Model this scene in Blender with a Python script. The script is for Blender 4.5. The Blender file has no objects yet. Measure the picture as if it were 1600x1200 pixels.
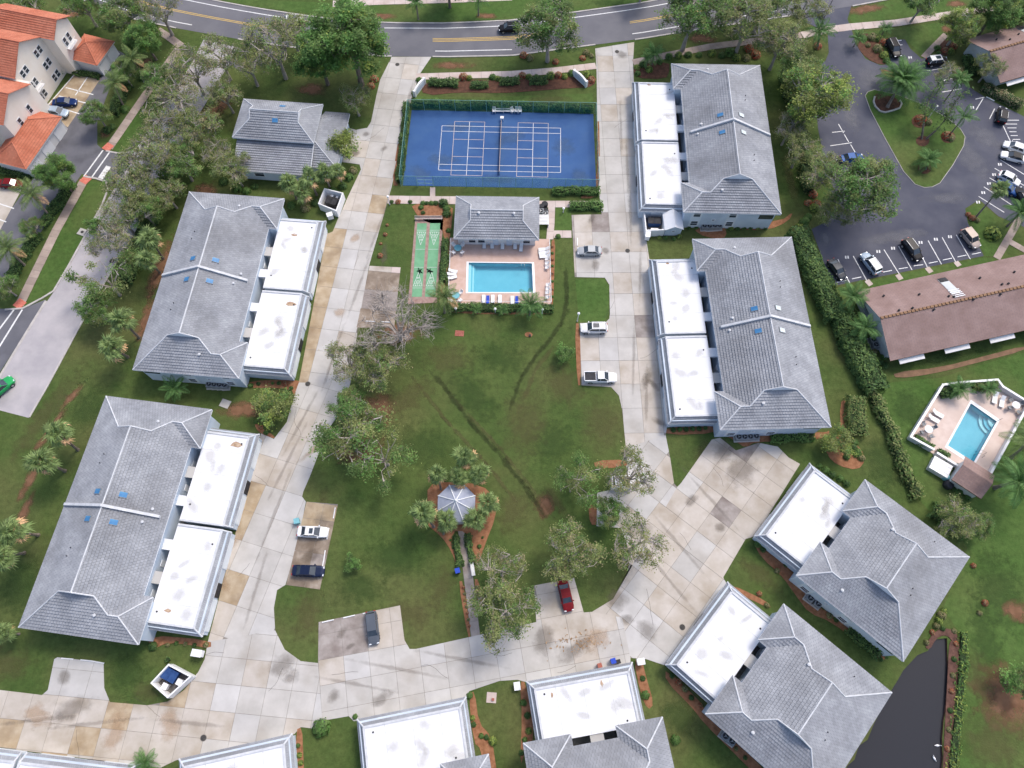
import bpy, math, random
import numpy as np
from mathutils import Vector, Matrix
from mathutils.geometry import tessellate_polygon

random.seed(7)
rng = np.random.default_rng(11)
scene = bpy.context.scene
R = math.radians

# ------------------------------------------------------------------ camera
CAM_H, CAM_PITCH, FOCAL = 112.0, R(67.5), 1111.0        # metres up, degrees below level, focal length in photo pixels
cam_data = bpy.data.cameras.new('camera')
cam_data.sensor_width = 36.0
cam_data.lens = 36.0 * FOCAL / 1600.0
cam_data.clip_start, cam_data.clip_end = 1.0, 5000.0
cam = bpy.data.objects.new('camera', cam_data)
scene.collection.objects.link(cam)
cam.location = (0, 0, CAM_H)
cam.rotation_euler = (math.pi / 2 - CAM_PITCH, 0, 0)
scene.camera = cam

# ------------------------------------------------------------------ sky, sun, exposure (bright overcast)
SUN_EL, SUN_AZ = R(56), R(42)                            # azimuth clockwise from +Y
world = bpy.data.worlds.new('World')
scene.world = world
world.use_nodes = True
wn = world.node_tree.nodes
bg = wn['Background']
sky = wn.new('ShaderNodeTexSky')
sky.sky_type = 'NISHITA'
sky.sun_disc = False
sky.sun_elevation = SUN_EL
sky.sun_rotation = SUN_AZ
sky.altitude = 0
sky.air_density = 0.75
sky.dust_density = 3.0
sky.ozone_density = 1.0
world.node_tree.links.new(sky.outputs[0], bg.inputs['Color'])
bg.inputs['Strength'].default_value = 0.15
sun_data = bpy.data.lights.new('sun', 'SUN')
sun_data.energy = 1.0
sun_data.angle = R(14)
sun_data.color = (1.0, 0.94, 0.86)
sun = bpy.data.objects.new('sun', sun_data)
scene.collection.objects.link(sun)
sd = Vector((math.sin(SUN_AZ) * math.cos(SUN_EL), math.cos(SUN_AZ) * math.cos(SUN_EL), math.sin(SUN_EL)))
sun.rotation_euler = (-sd).to_track_quat('-Z', 'Y').to_euler()
vs = scene.view_settings
vs.view_transform = 'Standard'
vs.look = 'None'
vs.exposure = 0.80
vs.gamma = 1.0
vs.use_curve_mapping = False
scene.cycles.max_bounces = 6
scene.cycles.transparent_max_bounces = 12

# ------------------------------------------------------------------ helpers
COL = scene.collection
_c, _s = math.cos(CAM_PITCH), math.sin(CAM_PITCH)


def G(px, py, z=0.0):
    """survey: the point at height z that the photograph shows at pixel (px, py)"""
    u, v = (px - 800) / FOCAL, (py - 600) / FOCAL
    t = (CAM_H - z) / (_s + v * _c)
    return Vector((u * t, (_c - v * _s) * t, z))


def GP(pts, z=0.0):
    return [G(x, y, z).xy for x, y in pts]


def obj(name, mesh, parent=None, loc=None, rot=None):
    o = bpy.data.objects.new(name, mesh)
    COL.objects.link(o)
    if parent is not None:
        o.parent = parent
    if loc is not None:
        o.location = loc
    if rot is not None:
        o.rotation_euler = rot if hasattr(rot, '__len__') else (0, 0, rot)
    return o


def tag(o, label, cat, group=None):
    o['label'] = label
    o['category'] = cat
    if group:
        o['group'] = group
    return o


def thing(name, label, cat, loc=(0, 0, 0), rz=0.0, group=None):
    o = obj(name, None, None, loc, rz)
    o.empty_display_size = 0.3
    return tag(o, label, cat, group)


def struct(o, kind='structure'):
    o['kind'] = kind
    return o


def copy_tree(o, parent=None):
    c = o.copy()
    COL.objects.link(c)
    if parent is not None:
        c.parent = parent
    for ch in o.children:
        copy_tree(ch, c)
    return c


def dup(root, label, loc, rz, group=None, scale=1.0):
    c = copy_tree(root)
    c.location = loc
    c.rotation_euler = (0, 0, rz)
    c.scale = (scale,) * 3 if not hasattr(scale, '__len__') else scale
    c['label'] = label
    if group:
        c['group'] = group
    elif 'group' in c:
        del c['group']
    return c


class MB:
    def __init__(self):
        self.v, self.f, self.m, self.t = [], [], [], []

    def face(self, pts, m=0, tint=1.0):
        n = len(self.v)
        self.v += [tuple(p) for p in pts]
        self.f.append(tuple(range(n, n + len(pts))))
        self.m.append(m)
        self.t.append(tint)

    def mesh(self, v, f, m=0):
        n = len(self.v)
        self.v += [tuple(p) for p in v]
        for q in f:
            self.f.append(tuple(n + i for i in q))
            self.m.append(m)
            self.t.append(1.0)
        return self

    def prism(self, pts, z0, z1, m=0, bottom=True):
        pts = [(p[0], p[1]) for p in pts]
        a = sum(pts[i - 1][0] * pts[i][1] - pts[i][0] * pts[i - 1][1] for i in range(len(pts)))
        if a < 0:
            pts = pts[::-1]
        k = len(pts)
        v = [(x, y, z0) for x, y in pts] + [(x, y, z1) for x, y in pts]
        f = [tuple(range(k, 2 * k))] + [(i, (i + 1) % k, k + (i + 1) % k, k + i) for i in range(k)]
        if bottom:
            f.append(tuple(reversed(range(k))))
        return self.mesh(v, f, m)

    def box(self, x0, x1, y0, y1, z0, z1, m=0):
        return self.prism([(x0, y0), (x1, y0), (x1, y1), (x0, y1)], z0, z1, m)

    def obox(self, a, b, w, z0, z1, m=0):
        """box along segment a-b in plan with width w"""
        a, b = Vector(a[:2]), Vector(b[:2])
        d = (b - a).normalized()
        n = Vector((-d.y, d.x)) * w / 2
        return self.prism([a - n, b - n, b + n, a + n], z0, z1, m)

    def tube(self, pts, rad, n=6, m=0, cap=True):
        pts = [Vector(p) for p in pts]
        if not hasattr(rad, '__len__'):
            rad = [rad] * len(pts)
        v, f = [], []
        for i, p in enumerate(pts):
            d = (pts[min(i + 1, len(pts) - 1)] - pts[max(i - 1, 0)])
            d = d.normalized() if d.length > 1e-9 else Vector((0, 0, 1))
            u = d.orthogonal().normalized() if abs(d.z) < 0.95 else (Vector((1, 0, 0)) - d * d.x).normalized()
            w = d.cross(u)
            for k in range(n):
                a = 2 * math.pi * k / n
                v.append(p + (u * math.cos(a) + w * math.sin(a)) * rad[i])
        for i in range(len(pts) - 1):
            for k in range(n):
                f.append((i * n + k, i * n + (k + 1) % n, (i + 1) * n + (k + 1) % n, (i + 1) * n + k))
        if cap:
            f.append(tuple(reversed(range(n))))
            f.append(tuple(range((len(pts) - 1) * n, len(pts) * n)))
        return self.mesh(v, f, m)

    def lathe(self, prof, n=12, c=(0, 0), m=0, sx=1, sy=1):
        v, f = [], []
        for r, z in prof:
            for k in range(n):
                a = 2 * math.pi * k / n
                v.append((c[0] + r * sx * math.cos(a), c[1] + r * sy * math.sin(a), z))
        for i in range(len(prof) - 1):
            for k in range(n):
                f.append((i * n + k, i * n + (k + 1) % n, (i + 1) * n + (k + 1) % n, (i + 1) * n + k))
        f.append(tuple(range((len(prof) - 1) * n, len(prof) * n)))
        f.append(tuple(reversed(range(n))))
        return self.mesh(v, f, m)

    def data(self, name, mats, smooth=False, tints=False):
        me = bpy.data.meshes.new(name)
        me.from_pydata(self.v, [], self.f)
        if not isinstance(mats, (list, tuple)):
            mats = [mats]
        for mt in mats:
            me.materials.append(mt)
        if len(mats) > 1:
            me.polygons.foreach_set('material_index', self.m)
        if smooth:
            me.polygons.foreach_set('use_smooth', [True] * len(self.f))
        if tints:
            at = me.attributes.new('tint', 'FLOAT', 'FACE')
            at.data.foreach_set('value', self.t)
        me.update()
        return me

    def build(self, name, mats, parent=None, loc=None, rot=None, smooth=False, tints=False):
        return obj(name, self.data(name, mats, smooth, tints), parent, loc, rot)


# ------------------------------------------------------------------ materials
def _ramp(nt, a, b, c=None):
    r = nt.nodes.new('ShaderNodeValToRGB')
    r.color_ramp.elements[0].color = (*a, 1)
    r.color_ramp.elements[1].color = (*b, 1)
    if c:
        e = r.color_ramp.elements.new(0.5)
        e.color = (*c, 1)
    return r


def mat(name, c0, c1=None, rough=0.7, scale=0.3, detail=6, bump=0.0, bscale=None, spec=0.3, lo=0.35, hi=0.65,
        c2=None, scale2=0.0, mix2=0.5, lo2=0.5, hi2=0.7, tint=False, rand=0.0, metal=0.0, coat=0.0, coords='Object', rough_d=0.6):
    m = bpy.data.materials.new(name)
    m.use_nodes = True
    nt = m.node_tree
    N, Lk = nt.nodes, nt.links
    b = N['Principled BSDF']
    b.inputs['Roughness'].default_value = rough
    b.inputs['Specular IOR Level'].default_value = spec
    b.inputs['Metallic'].default_value = metal
    b.inputs['Coat Weight'].default_value = coat
    b.inputs['Coat Roughness'].default_value = 0.08
    b.inputs['Base Color'].default_value = (*c0, 1)
    col = None
    tc = N.new('ShaderNodeTexCoord')
    geo = N.new('ShaderNodeNewGeometry')
    vec = geo.outputs['Position'] if coords == 'World' else tc.outputs['Object']
    if c1 is not None:
        n = N.new('ShaderNodeTexNoise')
        n.inputs['Scale'].default_value = scale
        n.inputs['Detail'].default_value = detail
        n.inputs['Roughness'].default_value = rough_d
        Lk.new(vec, n.inputs['Vector'])
        r = _ramp(nt, c0, c1)
        r.color_ramp.elements[0].position = lo
        r.color_ramp.elements[1].position = hi
        Lk.new(n.outputs['Fac'], r.inputs['Fac'])
        col = r.outputs['Color']
        if c2 is not None:
            n2 = N.new('ShaderNodeTexNoise')
            n2.inputs['Scale'].default_value = scale2
            n2.inputs['Detail'].default_value = 5
            Lk.new(vec, n2.inputs['Vector'])
            mr = N.new('ShaderNodeMapRange')
            mr.inputs['From Min'].default_value = lo2
            mr.inputs['From Max'].default_value = hi2
            mr.inputs['To Max'].default_value = mix2
            Lk.new(n2.outputs['Fac'], mr.inputs['Value'])
            mx = N.new('ShaderNodeMix')
            mx.data_type = 'RGBA'
            Lk.new(mr.outputs[0], mx.inputs['Factor'])
            Lk.new(col, mx.inputs['A'])
            mx.inputs['B'].default_value = (*c2, 1)
            col = mx.outputs['Result']
    else:
        rgb = N.new('ShaderNodeRGB')
        rgb.outputs[0].default_value = (*c0, 1)
        col = rgb.outputs[0]
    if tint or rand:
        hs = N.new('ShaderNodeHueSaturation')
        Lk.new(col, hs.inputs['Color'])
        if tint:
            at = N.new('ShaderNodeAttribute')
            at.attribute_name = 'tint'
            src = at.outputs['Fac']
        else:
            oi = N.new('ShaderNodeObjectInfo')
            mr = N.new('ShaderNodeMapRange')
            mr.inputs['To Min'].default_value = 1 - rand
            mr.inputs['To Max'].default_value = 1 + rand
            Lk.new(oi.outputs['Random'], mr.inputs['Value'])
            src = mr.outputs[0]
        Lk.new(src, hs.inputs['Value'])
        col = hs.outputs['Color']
    Lk.new(col, b.inputs['Base Color'])
    if bump:
        bn = N.new('ShaderNodeTexNoise')
        bn.inputs['Scale'].default_value = bscale or scale * 6
        bn.inputs['Detail'].default_value = 8
        Lk.new(vec, bn.inputs['Vector'])
        bp = N.new('ShaderNodeBump')
        bp.inputs['Strength'].default_value = bump
        bp.inputs['Distance'].default_value = 0.05
        Lk.new(bn.outputs['Fac'], bp.inputs['Height'])
        Lk.new(bp.outputs['Normal'], b.inputs['Normal'])
    return m


def leaf_mat(name, c0, c1, trans=0.38, k=2.65):
    c0, c1 = tuple(v * k for v in c0), tuple(v * k for v in c1)
    m = mat(name, c0, c1, rough=0.6, scale=0.35, spec=0.25, tint=True)
    nt = m.node_tree
    b = nt.nodes['Principled BSDF']
    tr = nt.nodes.new('ShaderNodeBsdfTranslucent')
    nt.links.new(b.inputs['Base Color'].links[0].from_socket, tr.inputs['Color'])
    mx = nt.nodes.new('ShaderNodeMixShader')
    mx.inputs[0].default_value = trans
    nt.links.new(b.outputs[0], mx.inputs[1])
    nt.links.new(tr.outputs[0], mx.inputs[2])
    nt.links.new(mx.outputs[0], nt.nodes['Material Output'].inputs['Surface'])
    return m


def patch_mat(name, c0, c1, amount=0.8, scale=0.9):
    """worn patch that fades out towards its ragged rim"""
    m = mat(name, c0, c1, rough=0.95, scale=scale, detail=8, coords='World')
    nt = m.node_tree
    N, Lk = nt.nodes, nt.links
    tc = N.new('ShaderNodeTexCoord')
    ln = N.new('ShaderNodeVectorMath')
    ln.operation = 'LENGTH'
    Lk.new(tc.outputs['Object'], ln.inputs[0])
    ge = N.new('ShaderNodeNewGeometry')
    no = N.new('ShaderNodeTexNoise')
    no.inputs['Scale'].default_value = 0.55
    no.inputs['Detail'].default_value = 6
    no.inputs['Roughness'].default_value = 0.65
    Lk.new(ge.outputs['Position'], no.inputs['Vector'])
    ad = N.new('ShaderNodeMath')
    ad.operation = 'MULTIPLY_ADD'
    Lk.new(no.outputs['Fac'], ad.inputs[0])
    ad.inputs[1].default_value = -1.5
    ad.inputs[2].default_value = 1.62
    su = N.new('ShaderNodeMath')
    su.operation = 'SUBTRACT'
    Lk.new(ad.outputs[0], su.inputs[0])
    Lk.new(ln.outputs['Value'], su.inputs[1])
    mr = N.new('ShaderNodeMapRange')
    mr.inputs['From Min'].default_value = 0.0
    mr.inputs['From Max'].default_value = 0.55
    mr.inputs['To Max'].default_value = amount
    Lk.new(su.outputs[0], mr.inputs['Value'])
    Lk.new(mr.outputs[0], N['Principled BSDF'].inputs['Alpha'])
    return m


M = {}
def grass_mat(name, c0, c1, c2, amt):
    m = mat(name, c0, c1, rough=0.9, scale=0.075, detail=9, spec=0.1, bump=0.8, bscale=4, c2=c2, scale2=0.06, mix2=amt, lo2=0.47, hi2=0.68, coords='World', rough_d=0.68)
    nt = m.node_tree
    N, Lk = nt.nodes, nt.links
    b = N['Principled BSDF']
    src = b.inputs['Base Color'].links[0].from_socket
    ge = N.new('ShaderNodeNewGeometry')
    n = N.new('ShaderNodeTexNoise')
    n.inputs['Scale'].default_value = 1.1
    n.inputs['Detail'].default_value = 10
    n.inputs['Roughness'].default_value = 0.78
    Lk.new(ge.outputs['Position'], n.inputs['Vector'])
    mr = N.new('ShaderNodeMapRange')
    mr.inputs['From Min'].default_value = 0.3
    mr.inputs['From Max'].default_value = 0.7
    mr.inputs['To Min'].default_value = 0.68
    mr.inputs['To Max'].default_value = 1.34
    Lk.new(n.outputs['Fac'], mr.inputs['Value'])
    hs = N.new('ShaderNodeHueSaturation')
    Lk.new(src, hs.inputs['Color'])
    Lk.new(mr.outputs[0], hs.inputs['Value'])
    Lk.new(hs.outputs[0], b.inputs['Base Color'])
    return m


M['grass'] = grass_mat('grass', (0.050, 0.088, 0.022), (0.092, 0.122, 0.036), (0.118, 0.112, 0.045), 0.6)
M['grass_bright'] = grass_mat('grass_bright', (0.054, 0.108, 0.024), (0.088, 0.142, 0.038), (0.120, 0.118, 0.045), 0.5)
M['track'] = mat('track', (0.026, 0.038, 0.012), (0.060, 0.066, 0.024), rough=0.95, scale=0.5, coords='World')
M['mulch'] = mat('mulch', (0.22, 0.095, 0.045), (0.34, 0.165, 0.085), rough=0.95, scale=1.6, detail=8, bump=0.9, bscale=9, coords='World')
M['mulch_dark'] = mat('mulch_dark', (0.07, 0.035, 0.022), (0.14, 0.065, 0.04), rough=0.95, scale=1.5, detail=8, bump=0.9, bscale=9, coords='World')
M['soil'] = mat('soil', (0.16, 0.10, 0.06), (0.25, 0.15, 0.09), rough=0.95, scale=1.0, detail=8, bump=0.6, bscale=8, coords='World')
M['asphalt'] = mat('asphalt', (0.062, 0.066, 0.092), (0.095, 0.098, 0.122), rough=0.85, scale=0.16, detail=9, bump=0.2, bscale=14, coords='World',
                   c2=(0.17, 0.17, 0.185), scale2=0.13, mix2=0.55, lo2=0.52, hi2=0.8)
M['asphalt_road'] = mat('asphalt_road', (0.125, 0.125, 0.14), (0.17, 0.168, 0.18), rough=0.85, scale=0.12, detail=9, bump=0.15, bscale=14, coords='World')
M['asphalt_left'] = mat('asphalt_left', (0.12, 0.12, 0.135), (0.16, 0.16, 0.175), rough=0.85, scale=0.18, detail=9, bump=0.15, bscale=14, coords='World',
                        c2=(0.08, 0.08, 0.09), scale2=0.3, mix2=0.6)
M['concrete_road'] = mat('concrete_road', (0.36, 0.34, 0.35), (0.46, 0.43, 0.43), rough=0.85, scale=0.25, detail=9, coords='World',
                         c2=(0.27, 0.25, 0.25), scale2=0.13, mix2=0.55)
CC = dict(rough=0.85, detail=9, bump=0.12, bscale=12, coords='World', rand=0.05)
M['slab_grey'] = mat('slab_grey', (0.43, 0.41, 0.375), (0.525, 0.502, 0.465), scale=0.30, c2=(0.33, 0.29, 0.24), scale2=0.16, mix2=0.6, lo2=0.50, hi2=0.72, **CC)
M['slab_warm'] = mat('slab_warm', (0.44, 0.39, 0.325), (0.53, 0.485, 0.43), scale=0.35, c2=(0.30, 0.24, 0.17), scale2=0.22, mix2=0.6, lo2=0.50, hi2=0.72, **CC)
M['slab_cool'] = mat('slab_cool', (0.455, 0.44, 0.415), (0.535, 0.52, 0.495), scale=0.3, c2=(0.35, 0.33, 0.31), scale2=0.2, mix2=0.45, lo2=0.52, hi2=0.75, **CC)
M['slab_tan'] = mat('slab_tan', (0.36, 0.27, 0.165), (0.47, 0.385, 0.275), scale=0.5, c2=(0.24, 0.175, 0.11), scale2=0.35, mix2=0.7, lo2=0.48, hi2=0.7, **CC)
M['slab_brown'] = mat('slab_brown', (0.19, 0.145, 0.105), (0.32, 0.26, 0.20), scale=0.5, c2=(0.44, 0.39, 0.33), scale2=0.5, mix2=0.6, lo2=0.55, hi2=0.75, **CC)
M['slab_dark'] = mat('slab_dark', (0.25, 0.215, 0.19), (0.38, 0.34, 0.31), scale=0.5, c2=(0.17, 0.13, 0.11), scale2=0.4, mix2=0.6, **CC)
M['slab_pink'] = mat('slab_pink', (0.50, 0.40, 0.35), (0.58, 0.50, 0.455), scale=0.5, c2=(0.40, 0.30, 0.25), scale2=0.3, mix2=0.4, **CC)
M['walk'] = mat('walk', (0.30, 0.235, 0.20), (0.43, 0.35, 0.30), scale=0.6, c2=(0.22, 0.17, 0.15), scale2=0.3, mix2=0.6, **{**CC, 'rand': 0.14})
M['joint'] = mat('joint', (0.20, 0.18, 0.155), (0.30, 0.275, 0.24), rough=0.95, scale=0.6, coords='World')
M['joint_dark'] = mat('joint_dark', (0.05, 0.045, 0.04), (0.09, 0.08, 0.07), rough=0.95, scale=0.6, coords='World')
M['kerb'] = mat('kerb', (0.40, 0.37, 0.34), (0.52, 0.49, 0.46), rough=0.85, scale=0.8, coords='World', bump=0.1, bscale=10)
M['paint'] = mat('paint', (0.60, 0.60, 0.58), (0.80, 0.80, 0.78), rough=0.6, scale=2.5, coords='World')
M['paint_yellow'] = mat('paint_yellow', (0.55, 0.36, 0.08), (0.68, 0.47, 0.13), rough=0.6, scale=2.5, coords='World')
M['tactile'] = mat('tactile', (0.55, 0.15, 0.10), (0.68, 0.22, 0.16), rough=0.8, scale=3, bump=0.5, bscale=8)
M['rooftile'] = mat('rooftile', (0.255, 0.268, 0.29), (0.36, 0.375, 0.398), rough=0.75, scale=0.28, detail=8, spec=0.3, tint=True,
                    c2=(0.20, 0.205, 0.215), scale2=0.11, mix2=0.75, lo2=0.48, hi2=0.72, bump=0.15, bscale=8, coords='World')
M['roofdeck'] = mat('roofdeck', (0.10, 0.10, 0.12), (0.13, 0.13, 0.15), rough=0.9, scale=0.5)
M['cap'] = mat('cap', (0.50, 0.515, 0.53), (0.64, 0.65, 0.66), rough=0.8, scale=1.2, detail=7)
M['white_roof'] = mat('white_roof', (0.70, 0.71, 0.725), (0.77, 0.775, 0.785), rough=0.65, scale=0.15, detail=6, c2=(0.62, 0.60, 0.56), scale2=0.22, mix2=0.45, lo2=0.6, hi2=0.85)
M['rust_stain'] = mat('rust_stain', (0.30, 0.18, 0.10), (0.55, 0.42, 0.30), rough=0.9, scale=2.0)
M['wall_blue'] = mat('wall_blue', (0.52, 0.60, 0.68), (0.60, 0.67, 0.735), rough=0.75, scale=0.4, c2=(0.44, 0.50, 0.55), scale2=0.5, mix2=0.4)
M['trim_white'] = mat('trim_white', (0.72, 0.75, 0.77), (0.80, 0.81, 0.82), rough=0.6, scale=0.7)
M['white'] = mat('white', (0.78, 0.78, 0.77), (0.84, 0.84, 0.83), rough=0.5, scale=0.9)
M['door_white'] = mat('door_white', (0.66, 0.71, 0.74), (0.74, 0.78, 0.80), rough=0.55, scale=0.5)
M['glass'] = mat('glass', (0.025, 0.035, 0.045), (0.05, 0.065, 0.08), rough=0.08, scale=0.6, spec=0.7)
M['skylight'] = mat('skylight', (0.05, 0.18, 0.38), (0.09, 0.27, 0.47), rough=0.4, scale=1.0, spec=0.2)
M['skylight_pale'] = mat('skylight_pale', (0.55, 0.62, 0.62), (0.65, 0.70, 0.68), rough=0.2, scale=1.0, spec=0.5)
M['dark'] = mat('dark', (0.02, 0.02, 0.022), (0.045, 0.045, 0.05), rough=0.7, scale=2)
M['paving_dark'] = mat('paving_dark', (0.10, 0.095, 0.09), (0.16, 0.15, 0.14), rough=0.9, scale=1.0)
M['steel'] = mat('steel', (0.32, 0.34, 0.36), (0.42, 0.44, 0.46), rough=0.4, scale=2, metal=0.6)
M['ac_grey'] = mat('ac_grey', (0.20, 0.22, 0.23), (0.30, 0.31, 0.32), rough=0.6, scale=2)
M['court_blue'] = mat('court_blue', (0.026, 0.082, 0.225), (0.040, 0.110, 0.27), rough=0.75, scale=0.12, detail=8, coords='World', c2=(0.055, 0.125, 0.26), scale2=0.3, mix2=0.5)
M['court_line'] = mat('court_line', (0.62, 0.62, 0.60), (0.74, 0.74, 0.72), rough=0.6, scale=2)
M['court_line_tan'] = mat('court_line_tan', (0.52, 0.42, 0.34), (0.64, 0.55, 0.47), rough=0.6, scale=2)
M['shuffle_green'] = mat('shuffle_green', (0.12, 0.31, 0.16), (0.17, 0.39, 0.215), rough=0.6, scale=0.5, coords='World')
M['shuffle_edge'] = mat('shuffle_edge', (0.27, 0.17, 0.14), (0.40, 0.28, 0.24), rough=0.9, scale=1.2, coords='World')
M['deck'] = mat('deck', (0.53, 0.365, 0.29), (0.62, 0.455, 0.38), rough=0.85, scale=0.7, detail=9, coords='World', c2=(0.44, 0.31, 0.25), scale2=0.35, mix2=0.45, bump=0.1, bscale=9)
M['deck_pale'] = mat('deck_pale', (0.60, 0.47, 0.40), (0.69, 0.57, 0.50), rough=0.85, scale=0.6, detail=9, coords='World', c2=(0.50, 0.38, 0.31), scale2=0.3, mix2=0.45, bump=0.1, bscale=9)
M['plaster'] = mat('plaster', (0.30, 0.56, 0.65), (0.35, 0.61, 0.69), rough=0.6, scale=0.5)
M['pool_tile'] = mat('pool_tile', (0.04, 0.10, 0.22), (0.06, 0.14, 0.28), rough=0.3, scale=3)
M['terracotta'] = mat('terracotta', (0.47, 0.145, 0.08), (0.58, 0.215, 0.13), rough=0.8, scale=0.35, detail=7, tint=True)
M['stucco'] = mat('stucco', (0.82, 0.75, 0.65), (0.86, 0.80, 0.71), rough=0.85, scale=0.4, c2=(0.72, 0.63, 0.52), scale2=0.3, mix2=0.3)
M['stucco_white'] = mat('stucco_white', (0.66, 0.64, 0.62), (0.74, 0.73, 0.71), rough=0.8, scale=0.4)
M['brown_roof'] = mat('brown_roof', (0.245, 0.165, 0.145), (0.315, 0.222, 0.20), rough=0.9, scale=0.35, detail=9, tint=True, bump=0.25, bscale=9)
M['gable_grey'] = mat('gable_grey', (0.52, 0.55, 0.55), (0.60, 0.62, 0.61), rough=0.8, scale=0.4)
M['bark'] = mat('bark', (0.13, 0.10, 0.08), (0.24, 0.20, 0.165), rough=0.95, scale=1.2, detail=8, bump=0.5, bscale=8)
M['bark_pale'] = mat('bark_pale', (0.30, 0.26, 0.225), (0.44, 0.39, 0.35), rough=0.95, scale=1.0, detail=8)
M['palm_bark'] = mat('palm_bark', (0.17, 0.135, 0.11), (0.32, 0.27, 0.23), rough=0.95, scale=2.0, detail=8, bump=0.6, bscale=10)
M['leaf_bright'] = leaf_mat('leaf_bright', (0.036, 0.080, 0.018), (0.074, 0.132, 0.036))
M['leaf_green'] = leaf_mat('leaf_green', (0.036, 0.066, 0.018), (0.074, 0.112, 0.034))
M['leaf_olive'] = leaf_mat('leaf_olive', (0.062, 0.078, 0.024), (0.120, 0.130, 0.050))
M['leaf_dry'] = leaf_mat('leaf_dry', (0.10, 0.088, 0.045), (0.175, 0.150, 0.085))
M['leaf_yellow'] = leaf_mat('leaf_yellow', (0.085, 0.115, 0.022), (0.160, 0.185, 0.048))
M['leaf_dark'] = leaf_mat('leaf_dark', (0.018, 0.042, 0.013), (0.040, 0.072, 0.024))
M['leaf_red'] = leaf_mat('leaf_red', (0.16, 0.035, 0.02), (0.28, 0.075, 0.04))
M['frond'] = leaf_mat('frond', (0.055, 0.085, 0.028), (0.115, 0.145, 0.055))
M['frond_green'] = leaf_mat('frond_green', (0.038, 0.085, 0.025), (0.080, 0.135, 0.045))
M['frond_dead'] = leaf_mat('frond_dead', (0.22, 0.135, 0.07), (0.34, 0.23, 0.13))
M['rubber'] = mat('rubber', (0.012, 0.012, 0.013), (0.025, 0.025, 0.026), rough=0.85, scale=5)
M['rim'] = mat('rim', (0.35, 0.36, 0.37), (0.45, 0.46, 0.47), rough=0.35, scale=5, metal=0.7)
M['headlight'] = mat('headlight', (0.72, 0.74, 0.76), (0.80, 0.82, 0.84), rough=0.1, scale=5, spec=0.6)
M['taillight'] = mat('taillight', (0.35, 0.015, 0.015), (0.45, 0.03, 0.03), rough=0.2, scale=5)
M['bin_blue'] = mat('bin_blue', (0.015, 0.05, 0.16), (0.03, 0.08, 0.22), rough=0.6, scale=2)
M['towel_blue'] = mat('towel_blue', (0.02, 0.06, 0.42), (0.04, 0.09, 0.50), rough=0.8, scale=3)
M['umbrella_teal'] = mat('umbrella_teal', (0.16, 0.40, 0.44), (0.22, 0.48, 0.52), rough=0.8, scale=2)
M['manhole'] = mat('manhole', (0.035, 0.033, 0.032), (0.07, 0.066, 0.06), rough=0.7, scale=6)
M['brick_red'] = mat('brick_red', (0.32, 0.10, 0.07), (0.42, 0.16, 0.12), rough=0.9, scale=4)
M['stone'] = mat('stone', (0.46, 0.43, 0.39), (0.60, 0.57, 0.52), rough=0.9, scale=2)
M['wood'] = mat('wood', (0.20, 0.11, 0.06), (0.30, 0.18, 0.10), rough=0.8, scale=3)
M['awning'] = mat('awning', (0.70, 0.69, 0.66), (0.78, 0.77, 0.75), rough=0.7, scale=2)
M['mud'] = mat('mud', (0.075, 0.035, 0.025), (0.15, 0.075, 0.055), rough=0.8, scale=1.2, detail=9, bump=0.9, bscale=6, coords='World')


def water_mat(name, tint, deep=None, rough=0.04, ripple=0.06, rscale=1.2):
    m = bpy.data.materials.new(name)
    m.use_nodes = True
    nt = m.node_tree
    N, Lk = nt.nodes, nt.links
    N.remove(N['Principled BSDF'])
    out = N['Material Output']
    base = N.new('ShaderNodeBsdfTransparent') if deep is None else N.new('ShaderNodeBsdfDiffuse')
    base.inputs['Color'].default_value = (*(tint if deep is None else deep), 1)
    gl = N.new('ShaderNodeBsdfGlossy')
    gl.inputs['Roughness'].default_value = rough
    fr = N.new('ShaderNodeFresnel')
    fr.inputs['IOR'].default_value = 1.33
    mx = N.new('ShaderNodeMixShader')
    tc = N.new('ShaderNodeTexCoord')
    n = N.new('ShaderNodeTexNoise')
    n.inputs['Scale'].default_value = rscale
    n.inputs['Detail'].default_value = 4
    Lk.new(tc.outputs['Object'], n.inputs['Vector'])
    bp = N.new('ShaderNodeBump')
    bp.inputs['Strength'].default_value = ripple
    bp.inputs['Distance'].default_value = 0.1
    Lk.new(n.outputs['Fac'], bp.inputs['Height'])
    Lk.new(bp.outputs['Normal'], gl.inputs['Normal'])
    Lk.new(bp.outputs['Normal'], fr.inputs['Normal'])
    Lk.new(fr.outputs[0], mx.inputs[0])
    Lk.new(base.outputs[0], mx.inputs[1])
    Lk.new(gl.outputs[0], mx.inputs[2])
    Lk.new(mx.outputs[0], out.inputs['Surface'])
    return m


M['pool_water'] = water_mat('pool_water', (0.62, 0.90, 0.96))
M['pond_water'] = water_mat('pond_water', None, deep=(0.032, 0.033, 0.038), rscale=0.6)


def mesh_net(name, color, alpha):
    """woven netting: fine open mesh, part thread and part gap"""
    m = bpy.data.materials.new(name)
    m.use_nodes = True
    nt = m.node_tree
    N, Lk = nt.nodes, nt.links
    b = N['Principled BSDF']
    b.inputs['Base Color'].default_value = (*color, 1)
    b.inputs['Roughness'].default_value = 0.8
    n = N.new('ShaderNodeTexNoise')
    n.inputs['Scale'].default_value = 0.9
    mr = N.new('ShaderNodeMapRange')
    mr.inputs['To Min'].default_value = alpha - 0.12
    mr.inputs['To Max'].default_value = alpha + 0.12
    Lk.new(n.outputs['Fac'], mr.inputs['Value'])
    Lk.new(mr.outputs[0], b.inputs['Alpha'])
    return m


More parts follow.
